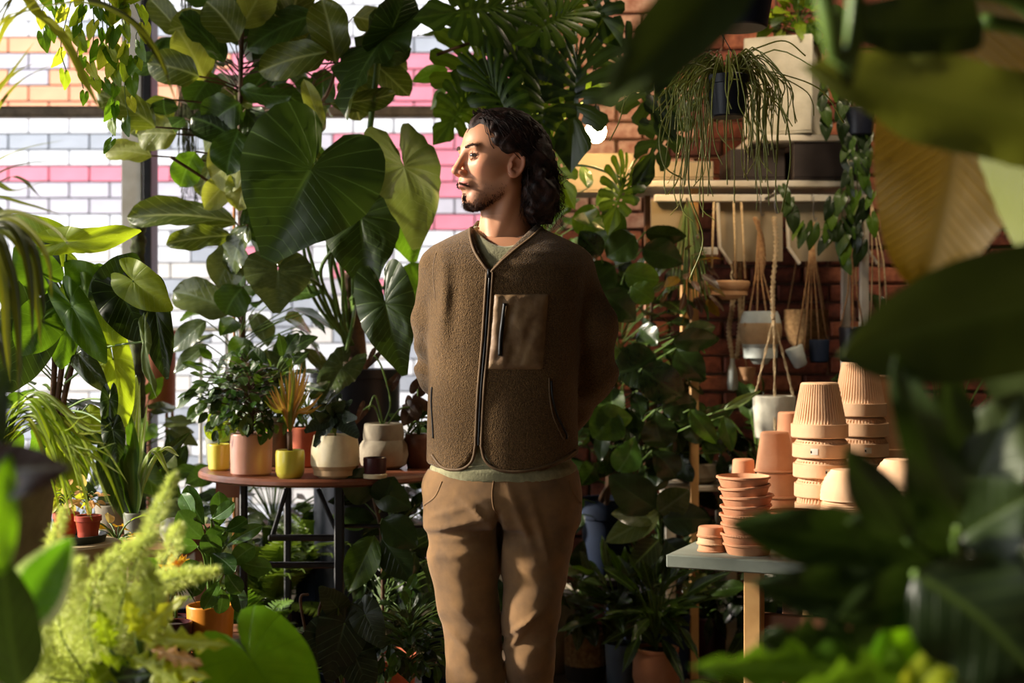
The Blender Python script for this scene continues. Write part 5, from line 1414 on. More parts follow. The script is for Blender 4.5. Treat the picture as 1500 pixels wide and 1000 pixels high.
# moss pole with climbing vine
mp = thing('moss_pole', 'upright mossy pole in front of the black window bar', 'pole', (xs(202, 5.2), 5.2, 0))
MB().lathe([(.10, 0), (.12, .2), (.0005, .2)], (xs(202, 5.2), 5.2, 0), 24).obj('pot', MATS['nursery_red'], mp)
MB().tube(catmull([(xs(202, 5.2), 5.2, .2), W(202, 500, 5.2), W(202, 315, 5.2)], 30), .026, 12).obj('pole', MATS['moss'], mp, smooth='all')
for vtx in mp.children:
    if vtx.name.startswith('pole'):
        for v in vtx.data.vertices: v.co += Vector((mnoise.noise(v.co*40), mnoise.noise(v.co*43+Vector((3, 0, 0))), 0))*.012
scatter(mp, W(200, 640, 5.2), (.16, .1, .3), 30, [('heart', 'glossy_grey'), ('heart', 'ficus_mid')], (.06, .10), (.7, .9), 35)
# white hanging tillandsia / air plant curtain left of the fig trunk
for (px, y0, y1, D, lb) in ((272, 0, 300, 5.0, 'pale mossy trailing plant hanging beside the fig'),):
    o = thing('trailing_moss', lb, 'plant', W(px, y1, D)); mb = MB(); r = random.Random(4)
    for i in range(90):
        x = px+r.gauss(0, 7); y = r.uniform(0, y1*.6); L = r.uniform(60, 150)
        mb.tube([W(x, y-60, D), W(x+r.uniform(-5, 5), y+L*.5, D), W(x+r.uniform(-9, 9), min(y1, y+L), D+.02)], .0014, 3, cap=False)
    mb.tube([W(px, -60, D), Vector((W(px, 0, D).x, D, ZC))], .002, 4)
    mb.obj('strands', MATS['moss'], o, kind='stuff', smooth='all')
# ============ brown cylinder pot on a stand in the window ===============================
bp = thing('tall_pot', 'brown cylinder pot on a thin stand in front of the street window', 'pot', (xs(231, 5.4), 5.4, 0))
for dx in (-.05, .05):
    for dy in (-.05, .05): MB().tube([(xs(231, 5.4)+dx, 5.4+dy, 0), (xs(231, 5.4)+dx*.9, 5.4+dy*.9, zat(600, 5.4))], .006).obj('leg', MATS['pine_dark'], bp)
potpart(bp, 'pot', cyl(.066, .068, zat(484, 5.4)-zat(602, 5.4)), 'brown_paper', at=(xs(231, 5.4), 5.4, zat(602, 5.4)), soil=.03)
scatter(bp, W(200, 480, 5.4), (.18, .1, .12), 16, [('ovate', 'ear_pale'), ('heart', 'ficus_mid')], (.08, .12), (.5, .8), 41, [Vector((xs(231, 5.4), 5.4, zat(500, 5.4))), W(225, 450, 5.4)])
# ============ palm reaching in from the left top ========================================
pm = thing('palm', 'arching palm with long narrow blades reaching in at the upper left', 'palm', (xs(-90, 2.6), 2.6, 0))
tubeobj('trunk', [(xs(-90, 2.6), 2.6, .3), (xs(-90, 2.6), 2.6, 1.35)], .03, MATS['bark'], pm, 10)
potpart(pm, 'pot', [(.12, 0), (.14, .3), (.15, .34)], 'navy_pot', soil=.02)
PB = [([(-90, 330), (0, 20), (110, -2), (190, 30), (235, 90), (250, 125)], 16, 'palm_dark'), ([(-90, 330), (-10, 60), (50, 15), (140, 8), (220, 60), (262, 160)], 14, 'palm_green'),
 ([(-90, 330), (10, 15), (60, 25), (95, 60), (125, 120), (146, 160)], 18, 'palm_green'), ([(-90, 300), (0, 60), (30, 20), (70, -10)], 16, 'palm_green'),
 ([(-90, 320), (-20, 190), (30, 120), (110, 82)], 12, 'palm_green'), ([(-90, 330), (-20, 250), (30, 220), (95, 205)], 12, 'palm_green'),
 ([(-90, 330), (-10, 260), (40, 240), (88, 238)], 14, 'palm_dark'), ([(-90, 330), (-30, 150), (10, 40), (60, 8), (130, -30)], 14, 'palm_green'),
 ([(-90, 330), (-20, 290), (40, 300), (90, 315)], 11, 'palm_green'), ([(-90, 330), (-20, 300), (20, 330), (60, 372)], 11, 'palm_dark'),
 ([(-90, 330), (-10, 150), (20, 110), (55, 90)], 12, 'palm_green'), ([(-90, 330), (-30, 160), (0, 130), (50, 62)], 18, 'palm_green'),
 ([(-90, 330), (0, 268), (30, 262), (60, 290)], 10, 'palm_dark'), ([(-90, 330), (-20, 270), (20, 280), (72, 262)], 12, 'palm_green')]
for P_, w_, m in PB: ribbon(pm, [W(a, b, 2.6-.35*i/len(P_)) for i, (a, b) in enumerate(P_)], M(w_, 2.5), m)
gr = [([(-60, 360), (0, 325), (30, 350), (45, 420), (48, 505)], 16), ([(-60, 350), (10, 330), (48, 365), (62, 430), (64, 480)], 14), ([(-60, 360), (-10, 340), (14, 390), (26, 450), (32, 560)], 16),
      ([(-60, 380), (-10, 360), (5, 420), (10, 500), (16, 560)], 16), ([(-60, 350), (0, 318), (40, 335), (70, 380), (76, 440)], 12), ([(-60, 380), (-15, 470), (0, 500), (10, 560)], 12), ([(-60, 350), (0, 335), (40, 380), (55, 450), (60, 510)], 14),
      ([(-60, 340), (10, 310), (70, 330), (102, 358)], 8), ([(-60, 380), (0, 400), (24, 470), (28, 620)], 12)]
gp = thing('drooping_grass_plant', 'drooping strap-leaved plant with yellow tips at the left edge', 'plant', (xs(-80, 2.3), 2.3, 0))
tubeobj('trunk', [(xs(-80, 2.3), 2.3, .2), W(-62, 365, 2.3)], .02, MATS['bark'], gp, 8); potpart(gp, 'pot', [(.10, 0), (.12, .25), (.125, .28)], 'terracotta', soil=.02)
for P_, w_ in gr: ribbon(gp, [W(a, b, 2.3-.12*i/len(P_)) for i, (a, b) in enumerate(P_)], M(w_, 2.2), R.choice(['palm_green', 'palm_green', 'ficus_mid', 'palm_dark']), nrm=(.3, -1, .2))
# ============ hanging pothos upper left ===================================================
hp = thing('trailing_pothos', 'bright trailing pothos hanging from above in the upper left window', 'plant', W(130, -60, 3.7))
potpart(hp, 'pot', [(.07, 0), (.09, .12)], 'white_ceramic', soil=.02)
for a in (-.085, .085): tubeobj('cord', [W(130, -60, 3.7)+Vector((a, 0, .12)), Vector((W(130, 0, 3.7).x, 3.7, ZC))], .002, MATS['rope'], hp)
r = random.Random(8)
for px, yend in ((95, 105), (118, 130), (138, 120), (150, 85), (165, 150), (180, 95), (188, 185), (205, 75), (60, 60), (80, 45), (115, 60), (160, 200)):
    P_ = [W(130+r.uniform(-15, 15), -38, 3.7), W((130+px)/2+r.uniform(-6, 6), -45, 3.62), W(px, yend*.35, 3.6), W(px+r.uniform(-8, 8), yend*.7, 3.6), W(px+r.uniform(-6, 6), yend, 3.6)]
    C_ = catmull(P_, 6); tubeobj('vine', C_, .0014, MATS['green_stem'], hp, 4)
    k = 0; y = -10
    while y < yend+14:
        bx = px+r.uniform(-7, 7); L = r.uniform(13, 24)
        LV(hp, 'heart', r.choice(['ficus_bright', 'lime', 'ficus_mid']), (bx, y), (bx+r.uniform(-14, 14), y+L), L*.95, r.uniform(-50, 50), 3.6, 3.58, r.randrange(2)); y += r.uniform(20, 34)
# ============ spider plant =================================================================
sp_ = thing('spider_plant', 'spider plant with arching cream-striped leaves above the small red pots', 'plant', (xs(0, 2.9), 2.9, 0))
potpart(sp_, 'pot', [(.09, zat(700, 2.9)-.18), (.11, zat(700, 2.9))], 'stone_grey', soil=.02); MB().bbox(xs(0, 2.9)-.1, xs(0, 2.9)+.1, 2.8, 3.0, 0, zat(700, 2.9)-.18).obj('stand', MATS['pine_dark'], sp_)
r = random.Random(12)
for i in range(34):
    x1 = r.uniform(60, 165); y1 = r.uniform(600, 770) if x1 > 90 else r.uniform(690, 780); pk = r.uniform(575, 625)
    ribbon(sp_, [W(r.uniform(-8, 10), 690, 2.9), W(r.uniform(5, 25), pk+25, 2.85), W(20+x1*.35, pk, 2.8), W(x1*.8+15, pk+30+(y1-pk)*.2, 2.75), W(x1+25, y1, 2.72)], M(r.uniform(7, 12), 2.8), r.choice(['spider', 'spider', 'ficus_bright', 'palm_green']))
# ============ grey-potted striped plant =====================================================
dp = pottedplant('striped_dracaena', 'upright striped dracaena in a dark grey-green pot on the bench', 'plant', 200, 3.95, .70, cyl(.032, .036, .075), 'grey_green_pot')
for i, (x1, y1, kx) in enumerate(((140, 650, -30), (235, 655, 40), (180, 560, -5), (205, 560, 4), (150, 690, -40), (262, 668, 46), (190, 600, 0), (216, 590, 12), (170, 640, -14), (250, 700, 30), (120, 640, -30))):
    ribbon(dp, [W(198, 760, 3.95), W(198+kx*.3, 710, 3.93), W(198+kx*.9, 660, 3.9), W(x1, y1, 3.86)], M(20, 3.9), 'spider' if i % 2 else 'ficus_mid', fold=.3)
db = thing('dieffenbachia', 'broad-leaved plant with one large drooping leaf above the red pots', 'plant', (xs(165, 4.1), 4.1, .70))
potpart(db, 'pot', cyl(.045, .05, .08), 'stone_grey', soil=.01)
for (a, t, w_, rl, m) in (((150, 640), (186, 760), 44, 0, 'ear_green'), ((165, 660), (235, 720), 56, 10, 'ficus_mid'), ((150, 650), (120, 600), 40, 0, 'ear_green'), ((175, 640), (205, 560), 30, 30, 'ear_pale'), ((205, 700), (270, 640), 22, 0, 'ear_green')):
    LV(db, 'ovate', m, a, t, w_, rl, 4.05, 3.95, 0, droop=.2); petiole(db, [W(a[0], a[1], 4.05), W(168, 720, 4.1), Vector((xs(165, 4.1), 4.1, .77))], .004)
# ============ twin red nursery pots on the tub ===============================================
tub = thing('beige_tub', 'tall round beige tub carrying a dark tray of two red pots', 'planter', (xs(100, 3.3), 3.3, 0))
zt = zat(793, 3.3); MB().lathe([(0.0005, 0), (.10, 0), (.115, zt-.02), (.118, zt-.005), (.112, zt), (0.0005, zt)], LOC[tub.name], 40).obj('tub_body', MATS['beige_tub'], tub)
try_ = thing('plant_tray', 'dark green tray under two small red pots', 'tray', (xs(108, 3.3), 3.3, zt))
MB().lathe([(0.0005, 0), (.070, 0), (.076, .018), (.072, .018), (.066, .006), (0.0005, .006)], LOC[try_.name], 32).obj('dish', MATS['tray_dark'], try_)
for (px, D, lb) in ((97, 3.33, 'left small red pot with a wilted flowering plant on the tray'), (129, 3.28, 'right small red pot with a wilted flowering plant on the tray')):
    q = pottedplant('flower_pot', lb, 'plant', px, D, zt+.0065, [(.020, 0), (.028, .044), (.031, .045), (.031, .056)], 'nursery_red', .008, 'two small red pots')
    scatter(q, W(px, 728, D), (.03, .03, .03), 22, [('ovate', 'dry_leaf'), ('ovate', 'lime')], (.02, .035), (.4, .6), px, down=.1, stem_r=.0012)
# ============ foxtail fern in front ==========================================================
def plume(root, pts, wid, n, seed, m='foxtail', nl=.012):
    C_ = catmull(pts, 10); r = random.Random(seed); mb = MB(); L = len(C_)-1
    mb.tube(C_, [.0022, .0008], 5)
    o = mb.obj('stem', MATS['green_stem'], root, smooth='all')
    mb = MB(); vs = []; fs = []
    for i in range(n):
        t = r.random()**.9*L; k = min(L-1, int(t)); p = C_[k].lerp(C_[k+1], t-k); d = (C_[k+1]-C_[k]).normalized(); tt = t/L
        rad = wid*.5*math.sin(PI*min(1, .12+tt*.9))**.6
        o_ = Vector((r.gauss(0, 1), r.gauss(0, 1), r.gauss(0, 1))); o_ -= d*o_.dot(d); o_.normalize()
        b = p+o_*rad*r.random()**.6*.85
        for q in range(2):
            e = (o_*.8+d*.7+Vector((r.gauss(0, .5), r.gauss(0, .5), r.gauss(0, .5)))).normalized(); s_ = e.orthogonal().normalized()*nl*.055
            ln = nl*r.uniform(.6, 1.2); v0 = len(vs); vs += [b-s_, b+s_, b+e*ln+s_*.3, b+e*ln-s_*.3]; fs.append((v0, v0+1, v0+2, v0+3))
    mb.add(vs, fs); mb.obj('needles', MATS[m], root, kind='stuff', smooth=False)
fx = thing('foxtail_fern', 'pale fluffy foxtail fern filling the lower left foreground', 'fern', (xs(130, 2.25), 2.25, 0))
zp = zat(1040, 2.25)
potpart(fx, 'pot', [(.10, 0), (.12, zp)], 'stone_grey', soil=.02)
root_ = Vector((xs(130, 2.25), 2.25, zp-.02))
PL = [([(160, 960), (185, 860), (215, 790), (255, 695)], 50, 1500), ([(150, 980), (200, 880), (250, 850), (318, 836)], 50, 1500), ([(140, 980), (130, 900), (160, 830), (225, 785)], 56, 1600),
      ([(110, 990), (60, 930), (40, 880), (30, 840)], 56, 1500), ([(120, 990), (80, 900), (74, 820), (94, 745)], 34, 1100), ([(130, 1000), (90, 930), (95, 870), (120, 820)], 70, 2000), ([(150, 1000), (170, 930), (175, 880), (160, 850)], 70, 2000),
      ([(100, 1010), (60, 980), (40, 950), (20, 930)], 60, 1600), ([(150, 1010), (120, 960), (115, 920), (130, 890)], 80, 2000), ([(180, 1000), (215, 930), (225, 880), (215, 830)], 60, 1700), ([(170, 1010), (60, 990), (50, 960), (70, 900)], 70, 1700), ([(190, 900), (225, 860), (250, 800), (262, 770)], 46, 900)]
for i, (P_, w_, n_) in enumerate(PL): plume(fx, [root_]+[W(a, b, 2.25-.05*j+.04*((i*3) % 5-2)) for j, (a, b) in enumerate(P_)], M(w_, 2.2), n_, 50+i)
# ============ lobed lime plant =============================================================
lm = thing('lime_philodendron', 'lime green lobed-leaf plant at the bottom left sunlit', 'plant', (xs(220, 2.1), 2.1, 0)); potpart(lm, 'pot', [(.09, 0), (.11, .26)], 'slate_pot', soil=.02)
for i, (a, t, w_, rl, m) in enumerate((((200, 935), (255, 888), 40, 0, 'lime'), ((205, 930), (318, 948), 44, 10, 'lime'), ((200, 925), (190, 880), 30, 0, 'lime'), ((190, 960), (260, 1005), 50, 0, 'lime'), ((180, 960), (130, 1000), 60, 10, 'ficus_bright'),
        ((210, 975), (290, 990), 44, 0, 'lime'), ((230, 990), (300, 1030), 50, 0, 'lime'), ((170, 990), (220, 1040), 60, 0, 'ficus_mid'), ((220, 950), (280, 975), 36, 20, 'dry_leaf'), ((160, 950), (150, 905), 40, 0, 'ficus_bright'), ((130, 1000), (205, 1000), 60, 30, 'ear_green'))):
    LV(lm, 'lobed', m, a, t, w_, rl, 2.1, 2.03, i % 2, droop=.2, wave=.05, nv=26); petiole(lm, [W(a[0], a[1], 2.1), W(215, 1040, 2.12), Vector((xs(220, 2.1), 2.1, .25))], .0028)
# ============ bright heart leaf at the bottom ================================================
hb = thing('heart_leaf_plant', 'plant with one large bright green heart-shaped leaf at the bottom', 'plant', (xs(370, 2.3), 2.3, 0)); potpart(hb, 'pot', [(.09, 0), (.11, .30)], 'terracotta', soil=.02)
LV(hb, 'umbel', 'heart_bright', (370, 968), (456, 1090), 158, -6, 2.2, 2.12, 0, droop=.12, fold=.06, wave=.012, pillow=.006, nveins=7)
LV(hb, 'heart', 'velvet', (362, 962), (330, 935), 44, 0, 2.35, 2.35, 1)
petiole(hb, [Vector((xs(370, 2.3), 2.3, .28)), W(362, 1040, 2.28), W(370, 969, 2.21)], .004)
# ============ left foreground leaves =========================================================
vg = thing('variegated_plant', 'broad leaf with cream edges in the near left foreground', 'plant', (xs(20, 1.55), 1.55, 0)); potpart(vg, 'pot', [(.10, 0), (.12, .3)], 'navy_pot', soil=.02)
LV(vg, 'ovate', 'variegated', (18, 925), (98, 796), 92, 0, 1.5, 1.46, 0, droop=.15, fold=.2, uvfrac=True)
LV(vg, 'ovate', 'philo_dark', (30, 1010), (18, 830), 90, 20, 1.45, 1.4, 1, droop=.15)
LV(vg, 'ovate', 'variegated', (8, 1000), (-20, 860), 70, 0, 1.5, 1.5, 0)
for a in ((18, 925), (30, 1010), (8, 1000)): petiole(vg, [W(a[0], a[1], 1.5), W(15, 1080, 1.53), Vector((xs(20, 1.55), 1.55, .29))], .004)
dk = thing('dark_foreground_plant', 'dark blurred leaves at the left edge of the foreground', 'plant', (xs(-60, 1.25), 1.25, 0)); potpart(dk, 'pot', [(.08, 0), (.10, .4)], 'navy_pot', soil=.02)
tubeobj('stem', catmull([(xs(-60, 1.25), 1.25, .38), W(-50, 800, 1.25), W(-40, 620, 1.25)], 6), .006, MATS['brown_stem'], dk)
LV(dk, 'ovate', 'purple_leaf', (-50, 690), (80, 690), 84, 10, 1.25, 1.2, 0)
LV(dk, 'ovate', 'heart_bright', (-10, 850), (10, 690), 60, 0, 1.25, 1.2, 1)
LV(dk, 'ovate', 'philo_dark', (-30, 720), (5, 560), 56, 0, 1.25, 1.2, 1)
for a in ((-50, 690), (-10, 850), (-30, 720)): petiole(dk, [W(a[0], a[1], 1.25), W(-46, a[1]+30, 1.25)], .003)
# ============ clusia in the orange pot ========================================================
cl = pottedplant('clusia', 'clusia with paddle-shaped leaves in an orange pot', 'plant', 308, 3.62, .465, cyl(.055, .060, .115), 'orange_glaze', .015)
CL = [((300, 770), (272, 714), 32), ((318, 775), (322, 724), 30), ((300, 790), (262, 750), 38), ((330, 778), (362, 758), 26), ((290, 800), (256, 790), 30), ((305, 830), (282, 870), 26), ((335, 830), (372, 800), 30), ((330, 835), (355, 868), 28),
      ((320, 850), (298, 888), 26), ((345, 820), (396, 832), 30), ((330, 800), (382, 770), 22), ((310, 760), (340, 736), 24), ((300, 800), (330, 776), 30), ((320, 820), (300, 786), 32), ((310, 810), (342, 836), 30), ((285, 760), (262, 722), 26), ((340, 850), (352, 895), 26), ((300, 830), (268, 836), 26), ((325, 860), (322, 900), 24)]
for i, (a, t, w_) in enumerate(CL):
    LV(cl, 'obov', 'clusia', a, t, w_, (i*37) % 50-25, 3.58-.02*(i % 4), 3.54-.02*(i % 3), i % 2, droop=.15, wave=.01)
    petiole(cl, [W(a[0], a[1], 3.58-.02*(i % 4)), W((a[0]+310)/2, a[1]+20, 3.6), Vector((xs(308, 3.62), 3.62, .56))], .0032)
sl = pottedplant('aloe', 'spiky dark succulent in a brown pot beside the orange pot', 'plant', 256, 3.55, .465, cyl(.04, .044, .085), 'maroon')
for i in range(26):
    t = R.uniform(-1, 1); ribbon(sl, [W(256, 872, 3.55), W(256+t*18, 860-abs(R.gauss(0, 8)), 3.53), W(256+t*42, 872+R.uniform(-12, 18), 3.5)], M(5, 3.5), 'glossy_grey', fold=.4)
br_ = pottedplant('bromeliad', 'yellow and orange bromeliad flower behind the fluffy fern', 'plant', 258, 3.75, .70, cyl(.03, .035, .05), 'white_ceramic') if False else thing('bromeliad', 'yellow and orange bromeliad flower behind the fluffy fern', 'plant', (xs(258, 3.7), 3.7, .465))
potpart(br_, 'pot', cyl(.035, .04, .07), 'maroon', soil=.01)
for i in range(30):
    a = R.uniform(0, 2*PI); e = R.uniform(.1, 1.2); b = W(258, 836, 3.7); L = R.uniform(.03, .055)
    t = b+Vector((math.cos(a)*math.cos(e)*L, math.sin(a)*math.cos(e)*L, math.sin(e)*L)); leaf(br_, leafmesh('lance', 'bromeliad', i % 2), b, t, .016, 0)
tubeobj('stem', [Vector((xs(258, 3.7), 3.7, .53)), W(258, 838, 3.7)], .004, MATS['green_stem'], br_)
wb_ = thing('white_ball_vase', 'small round white vase on the bench beside the clusia', 'vase', (xs(252, 3.9), 3.9, .70)); MB().lathe([(0.0005, 0), (.018, .001), (.032, .018), (.036, .036), (.03, .055), (.014, .066), (.012, .064), (0.0005, .05)], LOC[wb_.name], 24).obj('vase', MATS['white_ceramic'], wb_)
bl = pottedplant('caladium', 'small plant with peach and green leaves behind the fluffy fern', 'plant', 170, 3.5, .0+.52, cyl(.04, .05, .1), 'stone_grey')
MB().bbox(xs(170, 3.5)-.06, xs(170, 3.5)+.06, 3.44, 3.56, 0, .52).obj('stand', MATS['pine_dark'], bl)
scatter(bl, W(172, 790, 3.5), (.06, .05, .07), 26, [('ovate', 'dry_leaf'), ('ovate', 'bromeliad'), ('ovate', 'ficus_bright')], (.04, .065), (.35, .5), 77, down=.1)
# ============ plants on the round table =======================================================
TT = TZ0
y1_ = pottedplant('small_plant', 'seedling in a small yellow pot at the left end of the round table', 'plant', 321, 4.36, TT, cyl(.032, .035, .080), 'glaze_yellow')
for (a, t, w_) in (((320, 640), (310, 605), 24), ((322, 640), (300, 625), 22), ((322, 635), (340, 600), 24), ((320, 645), (345, 628), 18)): LV(y1_, 'ovate', 'ficus_bright', a, t, w_, 0, 4.36, 4.33, 0); petiole(y1_, [W(a[0], a[1], 4.36), W(320, 658, 4.36)], .002)
pk_ = pottedplant('bushy_plant', 'dense small-leaved shrub in a pink cylinder pot', 'plant', 368, 4.22, TT, cyl(.060, .0625, .122), 'glaze_pink')
scatter(pk_, W(366, 580, 4.22), (.15, .12, .14), 230, [('ovate', 'rubber_dark'), ('ovate', 'rubber_green'), ('ovate', 'clusia'), ('ovate', 'deep_green')], (.028, .048), (.5, .7), 61, [Vector((xs(368, 4.22), 4.22, TT+.11)), W(366, 520, 4.22)], front=.2, stem_m='brown_stem', wild=.9, lo=.35, stem_r=.0012)
tubeobj('stem', [Vector((xs(368, 4.22), 4.22, TT+.10)), W(372, 560, 4.22)], .006, MATS['brown_stem'], pk_)
LV(pk_, 'ovate', 'ear_pale', (357, 640), (364, 605), 20, 0, 4.16, 4.15)
g1 = pottedplant('climbing_plant', 'leafy plant in a pale green pot behind the yellow one', 'plant', 322, 4.56, TT, cyl(.042, .046, .09), 'grey_green_pot')
scatter(g1, W(318, 575, 4.56), (.08, .06, .13), 34, [('ovate', 'rubber_green'), ('ovate', 'deep_green')], (.05, .08), (.5, .65), 62, [Vector((xs(322, 4.56), 4.56, TT+.08)), W(322, 530, 4.56)])
g2 = pottedplant('leafy_plant', 'green plant in a grey pot between the pink and yellow pots', 'plant', 398, 4.52, TT, cyl(.05, .054, .155), 'grey_green_pot')
scatter(g2, W(410, 560, 4.5), (.12, .08, .11), 40, [('ovate', 'deep_green'), ('lance', 'ear_green')], (.06, .11), (.4, .6), 63, [Vector((xs(398, 4.52), 4.52, TT+.14)), W(405, 540, 4.5)])
tp = pottedplant('leafy_plant', 'plant in a brown terracotta pot behind the second yellow pot', 'plant', 446, 4.48, TT, cyl(.046, .054, .125), 'terracotta_red')
scatter(tp, W(450, 600, 4.48), (.06, .05, .06), 14, [('ovate', 'deep_green')], (.05, .08), (.4, .6), 64)
y2_ = pottedplant('spiky_dracaena', 'spiky dracaena with pinkish blades in a yellow pot', 'plant', 425, 4.12, TT, [(.030, 0), (.037, .006), (.0415, .02), (.0425, .068), (.0405, .080)], 'glaze_yellow')
tubeobj('stem', [Vector((xs(425, 4.12), 4.12, TT+.07)), W(424, 632, 4.12)], .008, MATS['brown_stem'], y2_)
r = random.Random(19)
for i in range(46):
    a = r.uniform(-1, 1); x1 = 430+a*46; y1 = 530+abs(a)**1.5*52+r.uniform(-6, 30); dd = r.uniform(-.05, .05)
    ribbon(y2_, [W(425, 634, 4.12), W(425+a*10, 605, 4.12+dd*.4), W(425+(x1-425)*.6, (605+y1)/2+6*abs(a), 4.12+dd*.8), W(x1, y1, 4.12+dd)], M(6, 4.12), 'red_edge' if i % 3 else 'palm_green', fold=.3, nrm=(0, -1, .1), n=4)
wp = thing('alocasia', 'dark veined alocasia in a round cream pot with a bare clay foot', 'plant', (xs(491, 4.13), 4.13, TT))
potpart(wp, 'pot', [(.046, 0), (.052, .004), (.070, .036)], 'clay_base', label='bare clay foot'); MB().lathe([(.070, .036), (.0715, .044), (.070, .085), (.063, .122), (.061, .125), (.057, .122), (.060, .10), (0.0005, .10)], LOC[wp.name], 40).obj('glazed_body', MATS['glaze_cream'], wp)
for (a, t, w_, rl) in (((485, 610), (444, 632), 30, 10), ((490, 605), (455, 655), 30, 20), ((495, 608), (525, 640), 40, 0), ((493, 600), (480, 596), 30, 0), ((488, 605), (505, 590), 26, 30), ((500, 610), (520, 612), 26, 0), ((480, 618), (462, 604), 24, 0)):
    LV(wp, 'arrow', 'velvet', a, t, w_, rl, 4.10, 4.05, 0, droop=.2); petiole(wp, [W(a[0], a[1], 4.1), W(491, 635, 4.13), W(491, 655, 4.13)], .0026)
gy = pottedplant('bellied_pot_plant', 'thin-stemmed plant in a double-bellied grey stone pot', 'plant', 562, 4.42, TT, [(.050, 0), (.070, .012), (.079, .045), (.074, .075), (.063, .090), (.064, .105), (.060, .138), (.057, .140)], 'stone_grey', .012)
for P_ in ([(560, 625), (572, 590), (560, 540), (548, 520)], [(560, 625), (548, 595), (532, 600)], [(565, 625), (585, 600), (600, 596)], [(562, 625), (550, 580), (540, 600)]):
    petiole(gy, [W(a, b, 4.42) for a, b in P_], .003)
for a, t in (((548, 521), (536, 540)), ((532, 600), (520, 622)), ((600, 596), (614, 610)), ((576, 560), (590, 540))): LV(gy, 'arrow', 'purple_leaf', a, t, 16, 0, 4.42, 4.40)
mr = thing('tiny_pot', 'small glossy maroon pot on a cream saucer', 'pot', (xs(549, 4.12), 4.12, TT))
MB().lathe([(0.0005, 0), (.034, 0), (.0365, .010), (.034, .013), (0.0005, .008)], LOC[mr.name], 32).obj('saucer', MATS['glaze_cream'], mr)
MB().lathe([(0.0005, .0135), (.031, .0135), (.0335, .018), (.0335, .058), (.031, .060), (.028, .058), (.028, .045), (0.0005, .045)], LOC[mr.name], 32).obj('cup', MATS['maroon'], mr)
bt_ = pottedplant('dark_leaved_plant', 'dark heart-leaved plant in a brown patterned pot beside the man', 'plant', 614, 4.45, TT, [(.036, 0), (.046, .03), (.048, .09), (.042, .105)], 'brown_glaze')
for a, t in (((606, 590), (612, 618)), ((620, 600), (606, 580)), ((600, 605), (590, 622)), ((612, 570), (622, 550))): LV(bt_, 'heart', 'purple_leaf', a, t, 26, 0, 4.45, 4.42); petiole(bt_, [W(a[0], a[1], 4.45), W(614, 640, 4.45)], .002)
scatter(bt_, W(600, 625, 4.45), (.07, .05, .04), 16, [('ovate', 'rubber_dark')], (.04, .06), (.4, .6), 66)
# ============ under the table ===================================================================
def fern(name, label, px, D, zc, R_, n, seed, m='fern_green', spread=1.0):
    o = thing(name, label, 'fern', (xs(px, D), D, 0)); r = random.Random(seed)
    potpart(o, 'pot', [(.07, 0), (.09, zc-.02), (.092, zc)], 'navy_pot', soil=.02)
    c = Vector((xs(px, D), D, zc))
    for i in range(n):
        a = r.uniform(0, 2*PI); e = r.uniform(.2, 1.3); L = R_*r.uniform(.7, 1.1); hd = Vector((math.cos(a)*math.cos(e)*spread, math.sin(a)*math.cos(e), math.sin(e)))
        P_ = bez(c, c+hd*L*.7, c+hd*L+Vector((0, 0, -.35*L)), 14); mb = MB(); mb.tube(P_, .0012, 3, cap=False); vs = []; fs = []
        for k in range(2, 15):
            p = P_[k]; d = (P_[k]-P_[k-1]).normalized(); s_ = d.cross(Vector((0, 0, 1))).normalized(); ll = R_*.16*math.sin(PI*min(1, k/15+.1))
            for sg in (-1, 1):
                for h_ in (0, .5):
                    b = p-d*h_*(P_[2]-P_[1]).length; q = b+s_*sg*ll+d*ll*.5+Vector((0, 0, -.1*ll)); ww = d*ll*.14; v0 = len(vs); vs += [b-ww, b+ww, q+ww*.3, q-ww*.3]; fs.append((v0, v0+1, v0+2, v0+3))
        mb.add(vs, fs); mb.obj('frond', MATS[m], o, smooth=False)
    return o
fern('asparagus_fern', 'feathery green fern under the left half of the round table', 400, 4.9, .34, .42, 40, 1)
fern('asparagus_fern', 'light green feathery fern beside the clusia', 370, 4.25, .30, .30, 26, 2, 'ficus_mid')
fern('asparagus_fern', 'dark feathery fern behind the lower table rung', 470, 5.0, .45, .36, 34, 3)
ul = thing('dark_rubber_plant', 'dark plant with one long pointed leaf hanging beside the thick table leg', 'plant', (xs(560, 4.5), 4.5, 0)); potpart(ul, 'pot', [(.09, 0), (.11, .26)], 'terracotta_red', soil=.02)
tubeobj('stem', catmull([(xs(560, 4.5), 4.5, .24), W(560, 800, 4.45), W(548, 730, 4.4)], 6), .006, MATS['brown_stem'], ul)
for (a, t, w_, rl, m) in (((548, 785), (508, 866), 52, 10, 'monstera_green'), ((560, 740), (576, 700), 48, 0, 'monstera_dark'), ((552, 720), (500, 700), 56, 0, 'rubber_dark'), ((545, 710), (600, 745), 50, 20, 'rubber_dark'), ((560, 760), (610, 800), 50, 0, 'rubber_dark'), ((560, 790), (600, 850), 50, 10, 'monstera_dark')):
    LV(ul, 'ovate', m, a, t, w_, rl, 4.12, 4.08, 0, droop=.15); petiole(ul, [W(a[0], a[1], 4.12), W(556, a[1]+10, 4.4)], .003)
scatter(ul, W(590, 800, 4.6), (.22, .14, .22), 50, [('ovate', 'rubber_dark'), ('lance', 'rubber_dark'), ('ovate', 'monstera_dark')], (.09, .15), (.35, .6), 71, [Vector((xs(560, 4.5), 4.5, .25)), W(575, 720, 4.5)])
vl = thing('velvet_anthurium', 'anthurium with large dark leaves and pale veins under the table', 'plant', (xs(500, 3.9), 3.9, 0)); potpart(vl, 'pot', [(.08, 0), (.10, .16)], 'terracotta_red', soil=.01)
